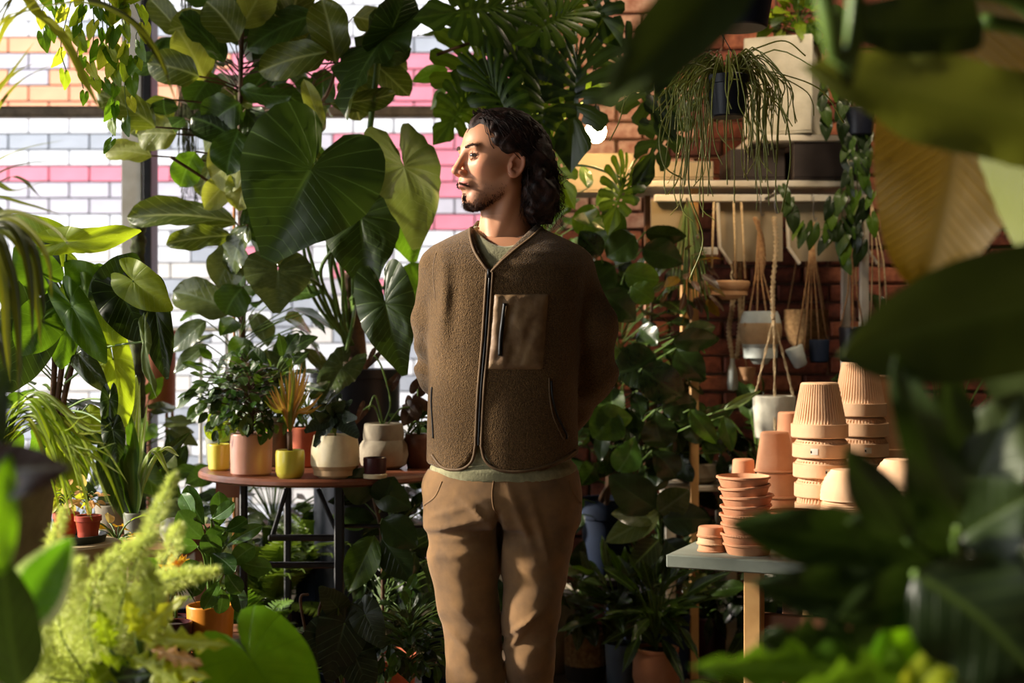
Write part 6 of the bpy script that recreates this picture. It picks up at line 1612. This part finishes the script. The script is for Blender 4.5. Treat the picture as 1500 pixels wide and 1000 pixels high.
for (a, t, w_, rl) in (((505, 912), (480, 1004), 78, 0), ((535, 900), (560, 950), 50, 10), ((470, 930), (452, 985), 50, 0), ((520, 960), (545, 1020), 60, 0), ((495, 890), (470, 860), 40, 0)):
    LV(vl, 'heart', 'velvet', a, t, w_, rl, 3.85, 3.8, 0, nveins=6, droop=.2); petiole(vl, [W(a[0], a[1], 3.85), W(500, 1000, 3.88), Vector((xs(500, 3.9), 3.9, .15))], .003)
for P_ in ([(455, 960), (440, 880), (452, 870)], [(470, 960), (468, 890), (490, 862)]): petiole(vl, [W(a, b, 3.9) for a, b in P_], .004, 'brown_stem')
sb = thing('small_leaved_bush', 'dark glossy small-leaved bush on the floor beside the man', 'plant', (xs(600, 4.0), 4.0, 0)); potpart(sb, 'pot', [(.09, 0), (.11, .16)], 'terracotta', soil=.02)
scatter(sb, W(600, 930, 4.0), (.16, .12, .13), 130, [('obov', 'rubber_dark'), ('obov', 'clusia'), ('obov', 'deep_green')], (.035, .06), (.4, .55), 72, [Vector((xs(600, 4.0), 4.0, .15)), W(600, 900, 4.0)], front=.2)
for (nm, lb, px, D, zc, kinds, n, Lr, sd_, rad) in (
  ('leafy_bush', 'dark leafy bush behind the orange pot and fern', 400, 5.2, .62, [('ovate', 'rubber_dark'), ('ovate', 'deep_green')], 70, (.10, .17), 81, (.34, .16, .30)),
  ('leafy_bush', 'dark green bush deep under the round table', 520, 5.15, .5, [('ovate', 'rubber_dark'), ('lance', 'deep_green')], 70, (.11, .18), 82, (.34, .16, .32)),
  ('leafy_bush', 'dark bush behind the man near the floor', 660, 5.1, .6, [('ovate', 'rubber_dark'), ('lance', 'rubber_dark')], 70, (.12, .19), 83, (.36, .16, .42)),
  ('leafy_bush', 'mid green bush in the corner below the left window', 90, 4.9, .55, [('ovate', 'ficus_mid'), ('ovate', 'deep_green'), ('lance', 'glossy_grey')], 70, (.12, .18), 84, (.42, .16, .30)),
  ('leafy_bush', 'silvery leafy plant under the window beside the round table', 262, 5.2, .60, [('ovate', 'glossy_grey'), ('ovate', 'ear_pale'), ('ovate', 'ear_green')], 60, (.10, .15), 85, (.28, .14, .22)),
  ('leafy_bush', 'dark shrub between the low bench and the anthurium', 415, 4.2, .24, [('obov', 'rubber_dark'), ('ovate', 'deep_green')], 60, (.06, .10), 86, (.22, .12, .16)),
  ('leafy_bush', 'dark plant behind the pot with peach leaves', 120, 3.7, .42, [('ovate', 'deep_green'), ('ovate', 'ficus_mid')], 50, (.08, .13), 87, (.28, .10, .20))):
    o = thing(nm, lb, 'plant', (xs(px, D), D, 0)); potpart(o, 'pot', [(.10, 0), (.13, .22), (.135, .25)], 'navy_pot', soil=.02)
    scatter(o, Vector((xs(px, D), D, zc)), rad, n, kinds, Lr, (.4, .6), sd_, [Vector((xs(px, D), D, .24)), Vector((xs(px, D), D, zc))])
# ============ plants behind the man on the right =================================================
rp = thing('rubber_plant', 'tall dark rubber plant with round glossy leaves in a big navy pot', 'plant', (xs(889, 5.57), 5.57, zat(846, 5.5)))
potpart(rp, 'pot', [(.080, 0), (.088, .01), (.100, .22), (.108, .225), (.110, .30)], 'navy_pot', soil=.02)
for a in ([(889, 720), (900, 560), (880, 430), (868, 340)], [(892, 720), (940, 560), (955, 440), (945, 345)], [(885, 720), (960, 620), (1010, 540), (1030, 500)], [(890, 720), (900, 640), (880, 600)]):
    tubeobj('stem', catmull([W(889, 735, 5.5)]+[W(x, y, 5.3-.05*i) for i, (x, y) in enumerate(a)], 6), [.010, .005], MATS['brown_stem'], rp, 8)
RL = [((850, 345), (868, 300), 44, 0, 'rubber_green', 'round'), ((905, 350), (895, 300), 40, 10, 'rubber_green', 'round'), ((880, 375), (850, 340), 40, 0, 'rubber_dark', 'ovate'), ((930, 345), (890, 372), 50, 10, 'rubber_dark', 'round'),
 ((945, 340), (1005, 352), 36, 30, 'rubber_dark', 'ovate'), ((940, 365), (1000, 385), 46, 0, 'rubber_dark', 'ovate'), ((915, 400), (965, 410), 44, 0, 'rubber_green', 'round'), ((925, 420), (955, 440), 36, 0, 'rubber_green', 'round'),
 ((900, 390), (860, 420), 50, 0, 'rubber_dark', 'ovate'), ((880, 430), (930, 470), 50, 0, 'rubber_dark', 'ovate'), ((1000, 490), (1048, 478), 30, 0, 'glossy_grey', 'ovate'), ((985, 500), (1055, 500), 36, 10, 'rubber_dark', 'ovate'),
 ((990, 510), (1030, 560), 46, 10, 'rubber_dark', 'ovate'), ((960, 520), (900, 545), 70, 0, 'rubber_dark', 'ovate'), ((940, 540), (1000, 580), 60, 0, 'rubber_dark', 'round'), ((900, 600), (870, 640), 60, 0, 'rubber_green', 'ovate'), ((930, 640), (905, 690), 46, 0, 'clusia', 'obov'),
 ((960, 600), (975, 655), 54, 0, 'rubber_dark', 'obov'), ((1010, 600), (1050, 650), 30, 0, 'rubber_green', 'ovate'), ((1060, 600), (1115, 572), 14, 0, 'ear_pale', 'lance'), ((1020, 620), (1080, 590), 30, 0, 'rubber_dark', 'lance'), ((970, 600), (1020, 590), 44, 0, 'rubber_dark', 'round'), ((1060, 610), (1072, 660), 26, 0, 'rubber_green', 'ovate'),
 ((870, 620), (925, 612), 44, 0, 'rubber_green', 'ovate'), ((955, 660), (990, 700), 44, 0, 'rubber_dark', 'obov')]
for i, (a, t, w_, rl, m, kd) in enumerate(RL):
    D = 5.0-.04*(i % 4); LV(rp, kd, m, a, t, w_, rl, D, D-.03, i % 2, droop=.25)
    petiole(rp, [W(a[0], a[1], D), W(a[0]*.7+900*.3, a[1]+16, D+.12)], .003, 'green_stem')
scatter(rp, W(920, 520, 5.25), (.26, .14, .42), 120, [('round', 'rubber_dark'), ('ovate', 'rubber_dark'), ('ovate', 'deep_green')], (.09, .14), (.5, .8), 91, [W(892, 720, 5.4), W(920, 380, 5.3)], front=.3)
scatter(rp, W(1000, 640, 5.3), (.34, .12, .14), 22, [('ovate', 'rubber_dark'), ('obov', 'rubber_dark')], (.09, .13), (.5, .7), 92, [W(892, 720, 5.4), W(950, 560, 5.3)])
ct = thing('spotted_begonia', 'reddish spotted trailing foliage under the taupe shelf boards', 'plant', W(1008, 420, 5.1))
scatter(ct, W(1008, 410, 5.1), (.09, .06, .13), 40, [('ovate', 'purple_leaf'), ('ovate', 'banana_gold'), ('ovate', 'deep_green')], (.05, .09), (.3, .5), 93, [W(1008, 290, 5.2), W(1008, 420, 5.1)])
tubeobj('vine', catmull([W(1006, 290, 5.19), W(1010, 350, 5.12), W(1008, 420, 5.1)], 5), .003, MATS['brown_stem'], ct)
# monstera-like split leaf low
sm = thing('split_leaf_plant', 'split-leaf plant with shiny grey-edged leaves above the clay floor pot', 'plant', (xs(975, 5.3), 5.3, 0)); potpart(sm, 'pot', [(.08, 0), (.10, .24)], 'navy_pot', soil=.02)
tubeobj('stem', catmull([(xs(975, 5.3), 5.3, .22), W(970, 860, 5.2), W(965, 760, 5.1)], 5), .007, MATS['green_stem'], sm)
for (k, a, t, w_, rl, m) in (('ovate', (962, 745), (895, 700), 60, 0, 'monstera_dark'), ('ovate', (965, 750), (888, 790), 44, 10, 'ear_pale'), ('ovate', (965, 750), (1010, 722), 50, 20, 'glossy_grey'), ('ovate', (960, 760), (900, 745), 44, 40, 'glossy_grey'), ('ovate', (970, 760), (1040, 760), 50, 0, 'monstera_dark'), ('ovate', (975, 790), (1010, 830), 40, 0, 'monstera_dark'), ('ovate', (965, 790), (925, 830), 40, 0, 'ear_green'), ('lobed', (1035, 840), (1000, 880), 40, 0, 'ear_pale')):
    LV(sm, k, m, a, t, w_, rl, 5.0, 4.95, 0, droop=.25); petiole(sm, [W(a[0], a[1], 5.0), W(968, a[1]+25, 5.1)], .003)
bk = pottedplant('basket_plant', 'dark-leaved calathea in a jute basket with a black base', 'plant', 858, 5.26, 0, [(.066, 0), (.074, .006), (.078, .06)], 'jute_dark', 0)
MB().lathe([(.078, .06), (.0785, .10), (.078, .175), (.072, .178), (.07, .14), (0.0005, .14)], LOC[bk.name], 40, mod=lambda r, z, t: r+(.0025*math.sin(z*330)*math.sin(t*18+ (z*330//PI % 2)*PI) if r > .071 else 0)).obj('woven_side', MATS['jute'], bk)
scatter(bk, W(850, 870, 5.2), (.13, .10, .13), 34, [('ovate', 'purple_leaf'), ('ovate', 'glossy_grey'), ('ovate', 'rubber_dark')], (.09, .14), (.35, .5), 94, [Vector((xs(858, 5.26), 5.26, .17)), W(855, 850, 5.25)])
sg_ = pottedplant('peace_lily', 'narrow-leaved green plant in a slate blue pot on the floor', 'plant', 910, 5.12, 0, cyl(.050, .060, .165), 'slate_pot')
scatter(sg_, W(905, 880, 5.1), (.11, .08, .14), 46, [('lance', 'deep_green'), ('lance', 'monstera_green'), ('lance', 'glossy_grey')], (.12, .18), (.22, .32), 95, [Vector((xs(910, 5.12), 5.12, .16)), Vector((xs(910, 5.12), 5.12, .22))], down=-.25, lo=.2)
tc_ = pottedplant('clay_pot_plant', 'upright green plant in a round-bellied terracotta floor pot', 'plant', 962, 5.02, 0, [(.055, 0), (.070, .012), (.086, .07), (.084, .12), (.074, .155), (.078, .16), (.078, .170)], 'terracotta')
scatter(tc_, W(962, 885, 5.0), (.11, .08, .14), 54, [('lance', 'monstera_green'), ('lance', 'deep_green'), ('lance', 'ear_green')], (.13, .20), (.2, .32), 96, [Vector((xs(962, 5.02), 5.02, .16)), Vector((xs(962, 5.02), 5.02, .22))], down=-.3, lo=.2)
rd = pottedplant('leafy_plant', 'dark plant in a deep red pot in the shade below the table', 'plant', 1033, 5.45, 0, cyl(.070, .085, .20), 'maroon')
scatter(rd, W(1040, 840, 5.4), (.20, .10, .20), 60, [('lance', 'rubber_dark'), ('ovate', 'rubber_dark')], (.10, .16), (.3, .4), 97, [Vector((xs(1033, 5.45), 5.45, .19)), W(1035, 800, 5.4)])
sbw = thing('stone_bowl', 'wide low grey stone bowl on the pale-edged stand', 'bowl', (xs(1022, 5.42), 5.42, zat(712, 5.3)))
potpart(sbw, 'bowl', [(.05, 0), (.09, .02), (.105, .075), (.104, .079)], 'stone_grey', soil=.015)
scatter(sbw, W(1000, 640, 5.4), (.16, .08, .05), 24, [('ovate', 'rubber_dark'), ('ovate', 'rubber_green')], (.07, .11), (.4, .6), 98)
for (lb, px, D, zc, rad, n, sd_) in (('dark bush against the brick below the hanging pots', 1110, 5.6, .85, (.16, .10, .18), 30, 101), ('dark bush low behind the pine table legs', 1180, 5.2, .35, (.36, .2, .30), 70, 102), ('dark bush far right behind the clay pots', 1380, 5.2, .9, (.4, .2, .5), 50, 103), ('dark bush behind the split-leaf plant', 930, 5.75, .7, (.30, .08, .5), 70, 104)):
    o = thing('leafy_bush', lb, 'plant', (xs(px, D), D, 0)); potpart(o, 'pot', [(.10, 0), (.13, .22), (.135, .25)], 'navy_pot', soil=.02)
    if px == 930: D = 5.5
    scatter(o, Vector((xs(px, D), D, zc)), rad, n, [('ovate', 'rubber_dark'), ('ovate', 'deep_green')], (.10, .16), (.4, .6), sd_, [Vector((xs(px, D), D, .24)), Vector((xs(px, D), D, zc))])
fern('fern', 'green fern on the floor beside the pine table leg', 1085, 4.4, .14, .26, 30, 9)
# ============ monstera above the man ================================================================
ms = thing('monstera', 'large monstera with split leaves climbing above the man', 'plant', (xs(800, 5.45), 5.45, 0)); potpart(ms, 'pot', [(.12, 0), (.16, .3)], 'stone_grey', soil=.02)
tubeobj('stem', catmull([(xs(800, 5.45), 5.45, .28), W(800, 500, 5.4), W(790, 250, 5.2), W(775, 90, 5.0), W(800, -60, 4.9)], 8), [.016, .012], MATS['green_stem'], ms, 8)
ML = [((712, 60), (652, 182), 150, 10, 'monstera_green'), ((762, 62), (738, 200), 130, -15, 'monstera_dark'), ((846, 84), (832, 240), 150, 8, 'monstera_dark'), ((735, 10), (612, 22), 120, 10, 'monstera_green'),
      ((985, 150), (938, 284), 86, -20, 'monstera_dark'), ((690, 140), (640, 205), 90, 0, 'monstera_green'), ((800, 120), (790, 230), 110, 0, 'monstera_green'), ((830, 20), (760, 60), 90, 0, 'monstera_green'), ((925, 100), (985, 200), 110, 0, 'monstera_dark'),
      ((760, 130), (700, 215), 100, 20, 'monstera_dark'), ((850, -20), (905, 60), 110, 0, 'monstera_green'), ((720, 120), (770, 220), 90, 0, 'monstera_green'), ((915, 262), (890, 335), 70, 10, 'monstera_green'), ((800, 210), (835, 300), 80, 10, 'monstera_green')]
for i, (a, t, w_, rl, m) in enumerate(ML):
    D = 4.75-.1*(i % 4)
    LV(ms, 'monstera', m, a, t, w_, rl, D, D-.08, i % 3, droop=.22)
    petiole(ms, [W(a[0], a[1], D), W((a[0]+785)/2, a[1]-20, D+.15), W(785, min(260, a[1]+60), 5.12)], .005)
scatter(ms, W(760, 90, 5.1), (.32, .12, .25), 34, [('ovate', 'monstera_green'), ('ovate', 'ficus_mid'), ('lance', 'monstera_green')], (.10, .16), (.4, .6), 111, [W(785, 250, 5.2), W(780, 40, 5.1)])
scatter(ms, W(850, 330, 5.0), (.12, .08, .14), 22, [('ovate', 'rubber_green'), ('ovate', 'ficus_mid')], (.10, .14), (.5, .7), 112, [W(800, 450, 5.3), W(795, 300, 5.3)])
tubeobj('aerial_root', catmull([W(640, 80, 4.6), W(720, 52, 4.7), W(800, 28, 4.8), W(880, 24, 4.8)], 6), .006, MATS['brown_stem'], ms)
tubeobj('petiole', catmull([W(700, 205, 4.7), W(790, 80, 4.75), W(880, 30, 4.8)], 6), .008, MATS['green_stem'], ms)
# ============ hanging cactus ==========================================================================
rz = thing('mistletoe_cactus', 'mistletoe cactus with stringy drooping stems in a small black hanging pot', 'plant', W(1066, 172, 3.75))
potpart(rz, 'pot', [(.040, 0), (.044, .004), (.052, .085), (.056, .086), (.056, .108)], 'black_planter', soil=.01)
for a in (-.05, .05): tubeobj('cord', [LOC[rz.name]+Vector((a, 0, .105)), W(1040, 20, 3.75), Vector((xs(1040, 3.75), 3.75, ZC))], .0016, MATS['black_metal'], rz)
r = random.Random(23); c = LOC[rz.name]+Vector((0, 0, .108))
leafmat('cactus_green', (58, 74, 30), (104, 120, 58), None, .1, .4)
mbs = [MB() for _ in range(6)]
for i in range(165):
    a = r.uniform(0, 2*PI)
    if 3.9 < a < 5.5 and r.random() < .8: a = r.choice([r.uniform(-.7, .7), PI+r.uniform(-.7, .7)])
    rr2 = r.uniform(.05, .16)*(1+(r.random() < .12)*.8); dn = r.uniform(.02, .34)*(.5 if rr2 > .14 else 1); hgt = r.uniform(.01, .07)
    dx, dy = math.cos(a)*rr2, math.sin(a)*rr2
    p0 = c+Vector((math.cos(a)*.03*r.random(), math.sin(a)*.03*r.random(), -.01)); p1 = c+Vector((dx*.5, dy*.5, hgt)); p2 = c+Vector((dx, dy, hgt*.2-.03)); p3_ = c+Vector((dx*1.1+r.uniform(-.02, .02), dy*1.1, -dn))
    P_ = [p0, p1, p2, (p2+p3_)/2+Vector((r.uniform(-.012, .012), 0, 0)), p3_]
    if r.random() < .35: P_.append(p3_+Vector((r.uniform(-.04, .04), r.uniform(-.02, .02), -.05)))
    mbs[i % 6].tube(catmull(P_, 4), [.0020, .0016], 4, cap=False)
for k, m_ in enumerate(mbs): m_.obj('stems', MATS['cactus_green'], rz, kind='stuff', smooth='all')
for P_ in ([(1060, 90), (1110, 70), (1150, 60), (1180, 82)], [(1080, 100), (1130, 105), (1200, 130), (1236, 180)], [(1030, 110), (1012, 200), (1010, 280), (1030, 350), (1010, 410)], [(1050, 100), (990, 80), (960, 110), (945, 120)], [(1095, 120), (1145, 160), (1158, 230), (1145, 310)], [(1020, 120), (970, 180), (972, 240), (1000, 262)]):
    tubeobj('stem', catmull([W(a, b, 3.72) for a, b in P_], 6), .0022, MATS['cactus_green'], rz, 5)
nv = thing('hanging_planter', 'dark navy planter hanging above the mistletoe cactus', 'planter', W(1083, 42, 4.1)); potpart(nv, 'pot', [(.075, 0), (.08, .004), (.105, .15), (.11, .17)], 'black_planter', soil=.02)
for a in (-.10, .10): tubeobj('cord', [LOC[nv.name]+Vector((a, 0, .165)), Vector((LOC[nv.name].x, 4.1, ZC))], .002, MATS['black_metal'], nv)
scatter(nv, W(1083, -60, 4.1), (.16, .12, .06), 24, [('ovate', 'deep_green')], (.07, .11), (.4, .6), 121)
sb2 = thing('shelf_ivy', 'green ivy growing out of the pale planter box top', 'plant', (xs(1150, 5.35), 5.35, zat(60, 5.35)))
scatter(sb2, W(1170, 30, 5.3), (.16, .10, .10), 50, [('heart', 'ficus_mid'), ('heart', 'ficus_bright'), ('heart', 'deep_green')], (.04, .07), (.7, .9), 122)
# ============ pothos trailing at the right of the shelf ================================================
pr = thing('shelf_pothos', 'dark pothos trailing down the right end of the shelf', 'plant', (xs(1258, 5.1), 5.1, zat(200, 5.1)))
r = random.Random(29)
for (x0, y0, x1, y1) in ((1215, 90, 1205, 190), (1235, 90, 1232, 210), (1250, 90, 1262, 240), (1262, 90, 1272, 330), (1225, 95, 1250, 280), (1245, 190, 1255, 370), (1150, 270, 1165, 340), (1165, 340, 1260, 330), (1215, 290, 1210, 360), (1235, 280, 1240, 390)):
    P_ = [W(x0, y0, 5.1), W((x0+x1)/2+r.uniform(-8, 8), (y0+y1)/2, 5.08), W(x1, y1, 5.08)]; C_ = catmull(P_, 6); tubeobj('vine', C_, .0018, MATS['green_stem'], pr, 4)
    n = int(math.hypot(x1-x0, y1-y0)/17)
    for k in range(n):
        t = (k+.5)/n; bx, by = x0+(x1-x0)*t+r.uniform(-7, 7), y0+(y1-y0)*t; L = r.uniform(18, 30)
        LV(pr, 'heart', r.choice(['deep_green', 'monstera_dark', 'ficus_mid', 'deep_green']), (bx, by), (bx+r.uniform(-12, 12), by+L), L*.75, r.uniform(-50, 50), 5.07, 5.05, k % 2)
potpart(pr, 'pot', cyl(.05, .06, .10), 'black_planter', soil=.01)
# ============ right foreground ==========================================================================
bn = thing('banana_plant', 'big banana plant with pale and golden leaves in the right foreground', 'plant', (xs(1640, 1.5), 1.5, 0)); potpart(bn, 'pot', [(.14, 0), (.18, .3)], 'stone_grey', soil=.02)
tubeobj('stem', catmull([(xs(1640, 1.5), 1.5, .28), W(1640, 500, 1.5), W(1600, 200, 1.45)], 6), [.05, .03], MATS['green_stem'], bn, 12)
LV(bn, 'banana', 'banana_pale', (1590, 190), (1210, 88), 150, 14, 1.35, 1.25, 0, droop=.18, nveins=26, wave=.03)
LV(bn, 'banana', 'banana_pale', (1490, 150), (1585, 450), 150, 20, 1.5, 1.45, 1, droop=.15, nveins=26)
LV(bn, 'banana', 'banana_gold', (1400, -10), (1345, 430), 250, 10, 1.62, 1.6, 0, droop=.10, nveins=26, wave=.02)
LV(bn, 'banana', 'banana_dark', (1620, 430), (1255, 520), 195, -8, 1.3, 1.2, 1, droop=.15, nveins=22)
LV(bn, 'banana', 'banana_dark', (1440, 30), (1225, 25), 100, 20, 1.3, 1.25, 0, droop=.2, nveins=22)
LV(bn, 'banana', 'banana_dark', (1560, 430), (1500, 620), 190, 0, 1.4, 1.35, 1, droop=.15, nveins=22)
LV(bn, 'banana', 'banana_gold', (1560, -10), (1340, 30), 110, 10, 1.75, 1.7, 1, droop=.2, nveins=22)
for a in ((1590, 210), (1560, 120), (1390, -20), (1620, 400), (1440, 30), (1560, 430), (1560, -10)): petiole(bn, [W(a[0], a[1], 1.42), W((a[0]+1615)/2, a[1]+30, 1.45), W(1615, min(500, a[1]+160), 1.46)], .008)
tl = thing('overhead_leaf_plant', 'dark blurred leaf reaching down from above beside the cactus', 'plant', W(1260, -120, 1.15)); 
LV(tl, 'ovate', 'banana_dark', (1110, -70), (885, 145), 118, 10, 1.12, 1.05, 0, droop=.1); tubeobj('stem', catmull([W(1110, -70, 1.12), W(1180, -100, 1.13), W(1260, -120, 1.15), Vector((xs(1260, 1.15), 1.15, ZC))], 6), .008, MATS['green_stem'], tl)
ph = thing('philodendron', 'large dark philodendron with lobed leaves in the lower right foreground', 'plant', (xs(1420, 1.35), 1.35, 0)); potpart(ph, 'pot', [(.12, 0), (.15, .3)], 'stone_grey', soil=.02)
tubeobj('stem', catmull([(xs(1420, 1.35), 1.35, .28), W(1400, 1000, 1.35), W(1395, 800, 1.33)], 6), .014, MATS['green_stem'], ph, 10)
PHL = [('ovate', (1335, 810), (1080, 765), 96, 10, 'philo_dark'), ('ovate', (1350, 880), (1120, 850), 90, 10, 'philo_dark'), ('ovate', (1330, 790), (1245, 668), 76, 0, 'philo_dark'), ('ovate', (1405, 770), (1322, 530), 80, 10, 'philo_dark'), ('ovate', (1395, 780), (1490, 575), 130, -10, 'banana_dark'),
 ('ovate', (1400, 800), (1260, 770), 120, 0, 'philo_dark'), ('ovate', (1400, 790), (1520, 720), 120, 0, 'philo_dark'), ('ovate', (1340, 840), (1530, 1010), 190, 0, 'philo_dark'), ('lobed', (1340, 950), (1130, 930), 110, 10, 'philo_dark'), ('lobed', (1330, 980), (1030, 975), 90, 0, 'ficus_mid'),
 ('ovate', (1385, 900), (1285, 970), 90, 0, 'heart_bright'), ('ovate', (1400, 940), (1310, 1030), 60, 10, 'lime'), ('ovate', (1400, 830), (1345, 640), 80, 20, 'philo_dark'), ('ovate', (1420, 820), (1500, 860), 110, 0, 'philo_dark'), ('ovate', (1390, 850), (1240, 900), 90, 0, 'philo_dark'), ('lobed', (1400, 990), (1180, 1010), 110, 0, 'ficus_mid'),
 ('ovate', (1395, 700), (1400, 540), 70, 30, 'philo_dark'), ('ovate', (1440, 930), (1500, 1010), 90, 30, 'banana_gold')]
for i, (k, a, t, w_, rl, m) in enumerate(PHL):
    D = 1.30-.04*(i % 4); LV(ph, k, m, a, t, w_, rl, D, D-.05, i % 2, droop=.15, wave=.04)
    petiole(ph, [W(a[0], a[1], D), W((a[0]+1398)/2, a[1]+25, D+.03), W(1398, min(1000, a[1]+80), 1.34)], .004)
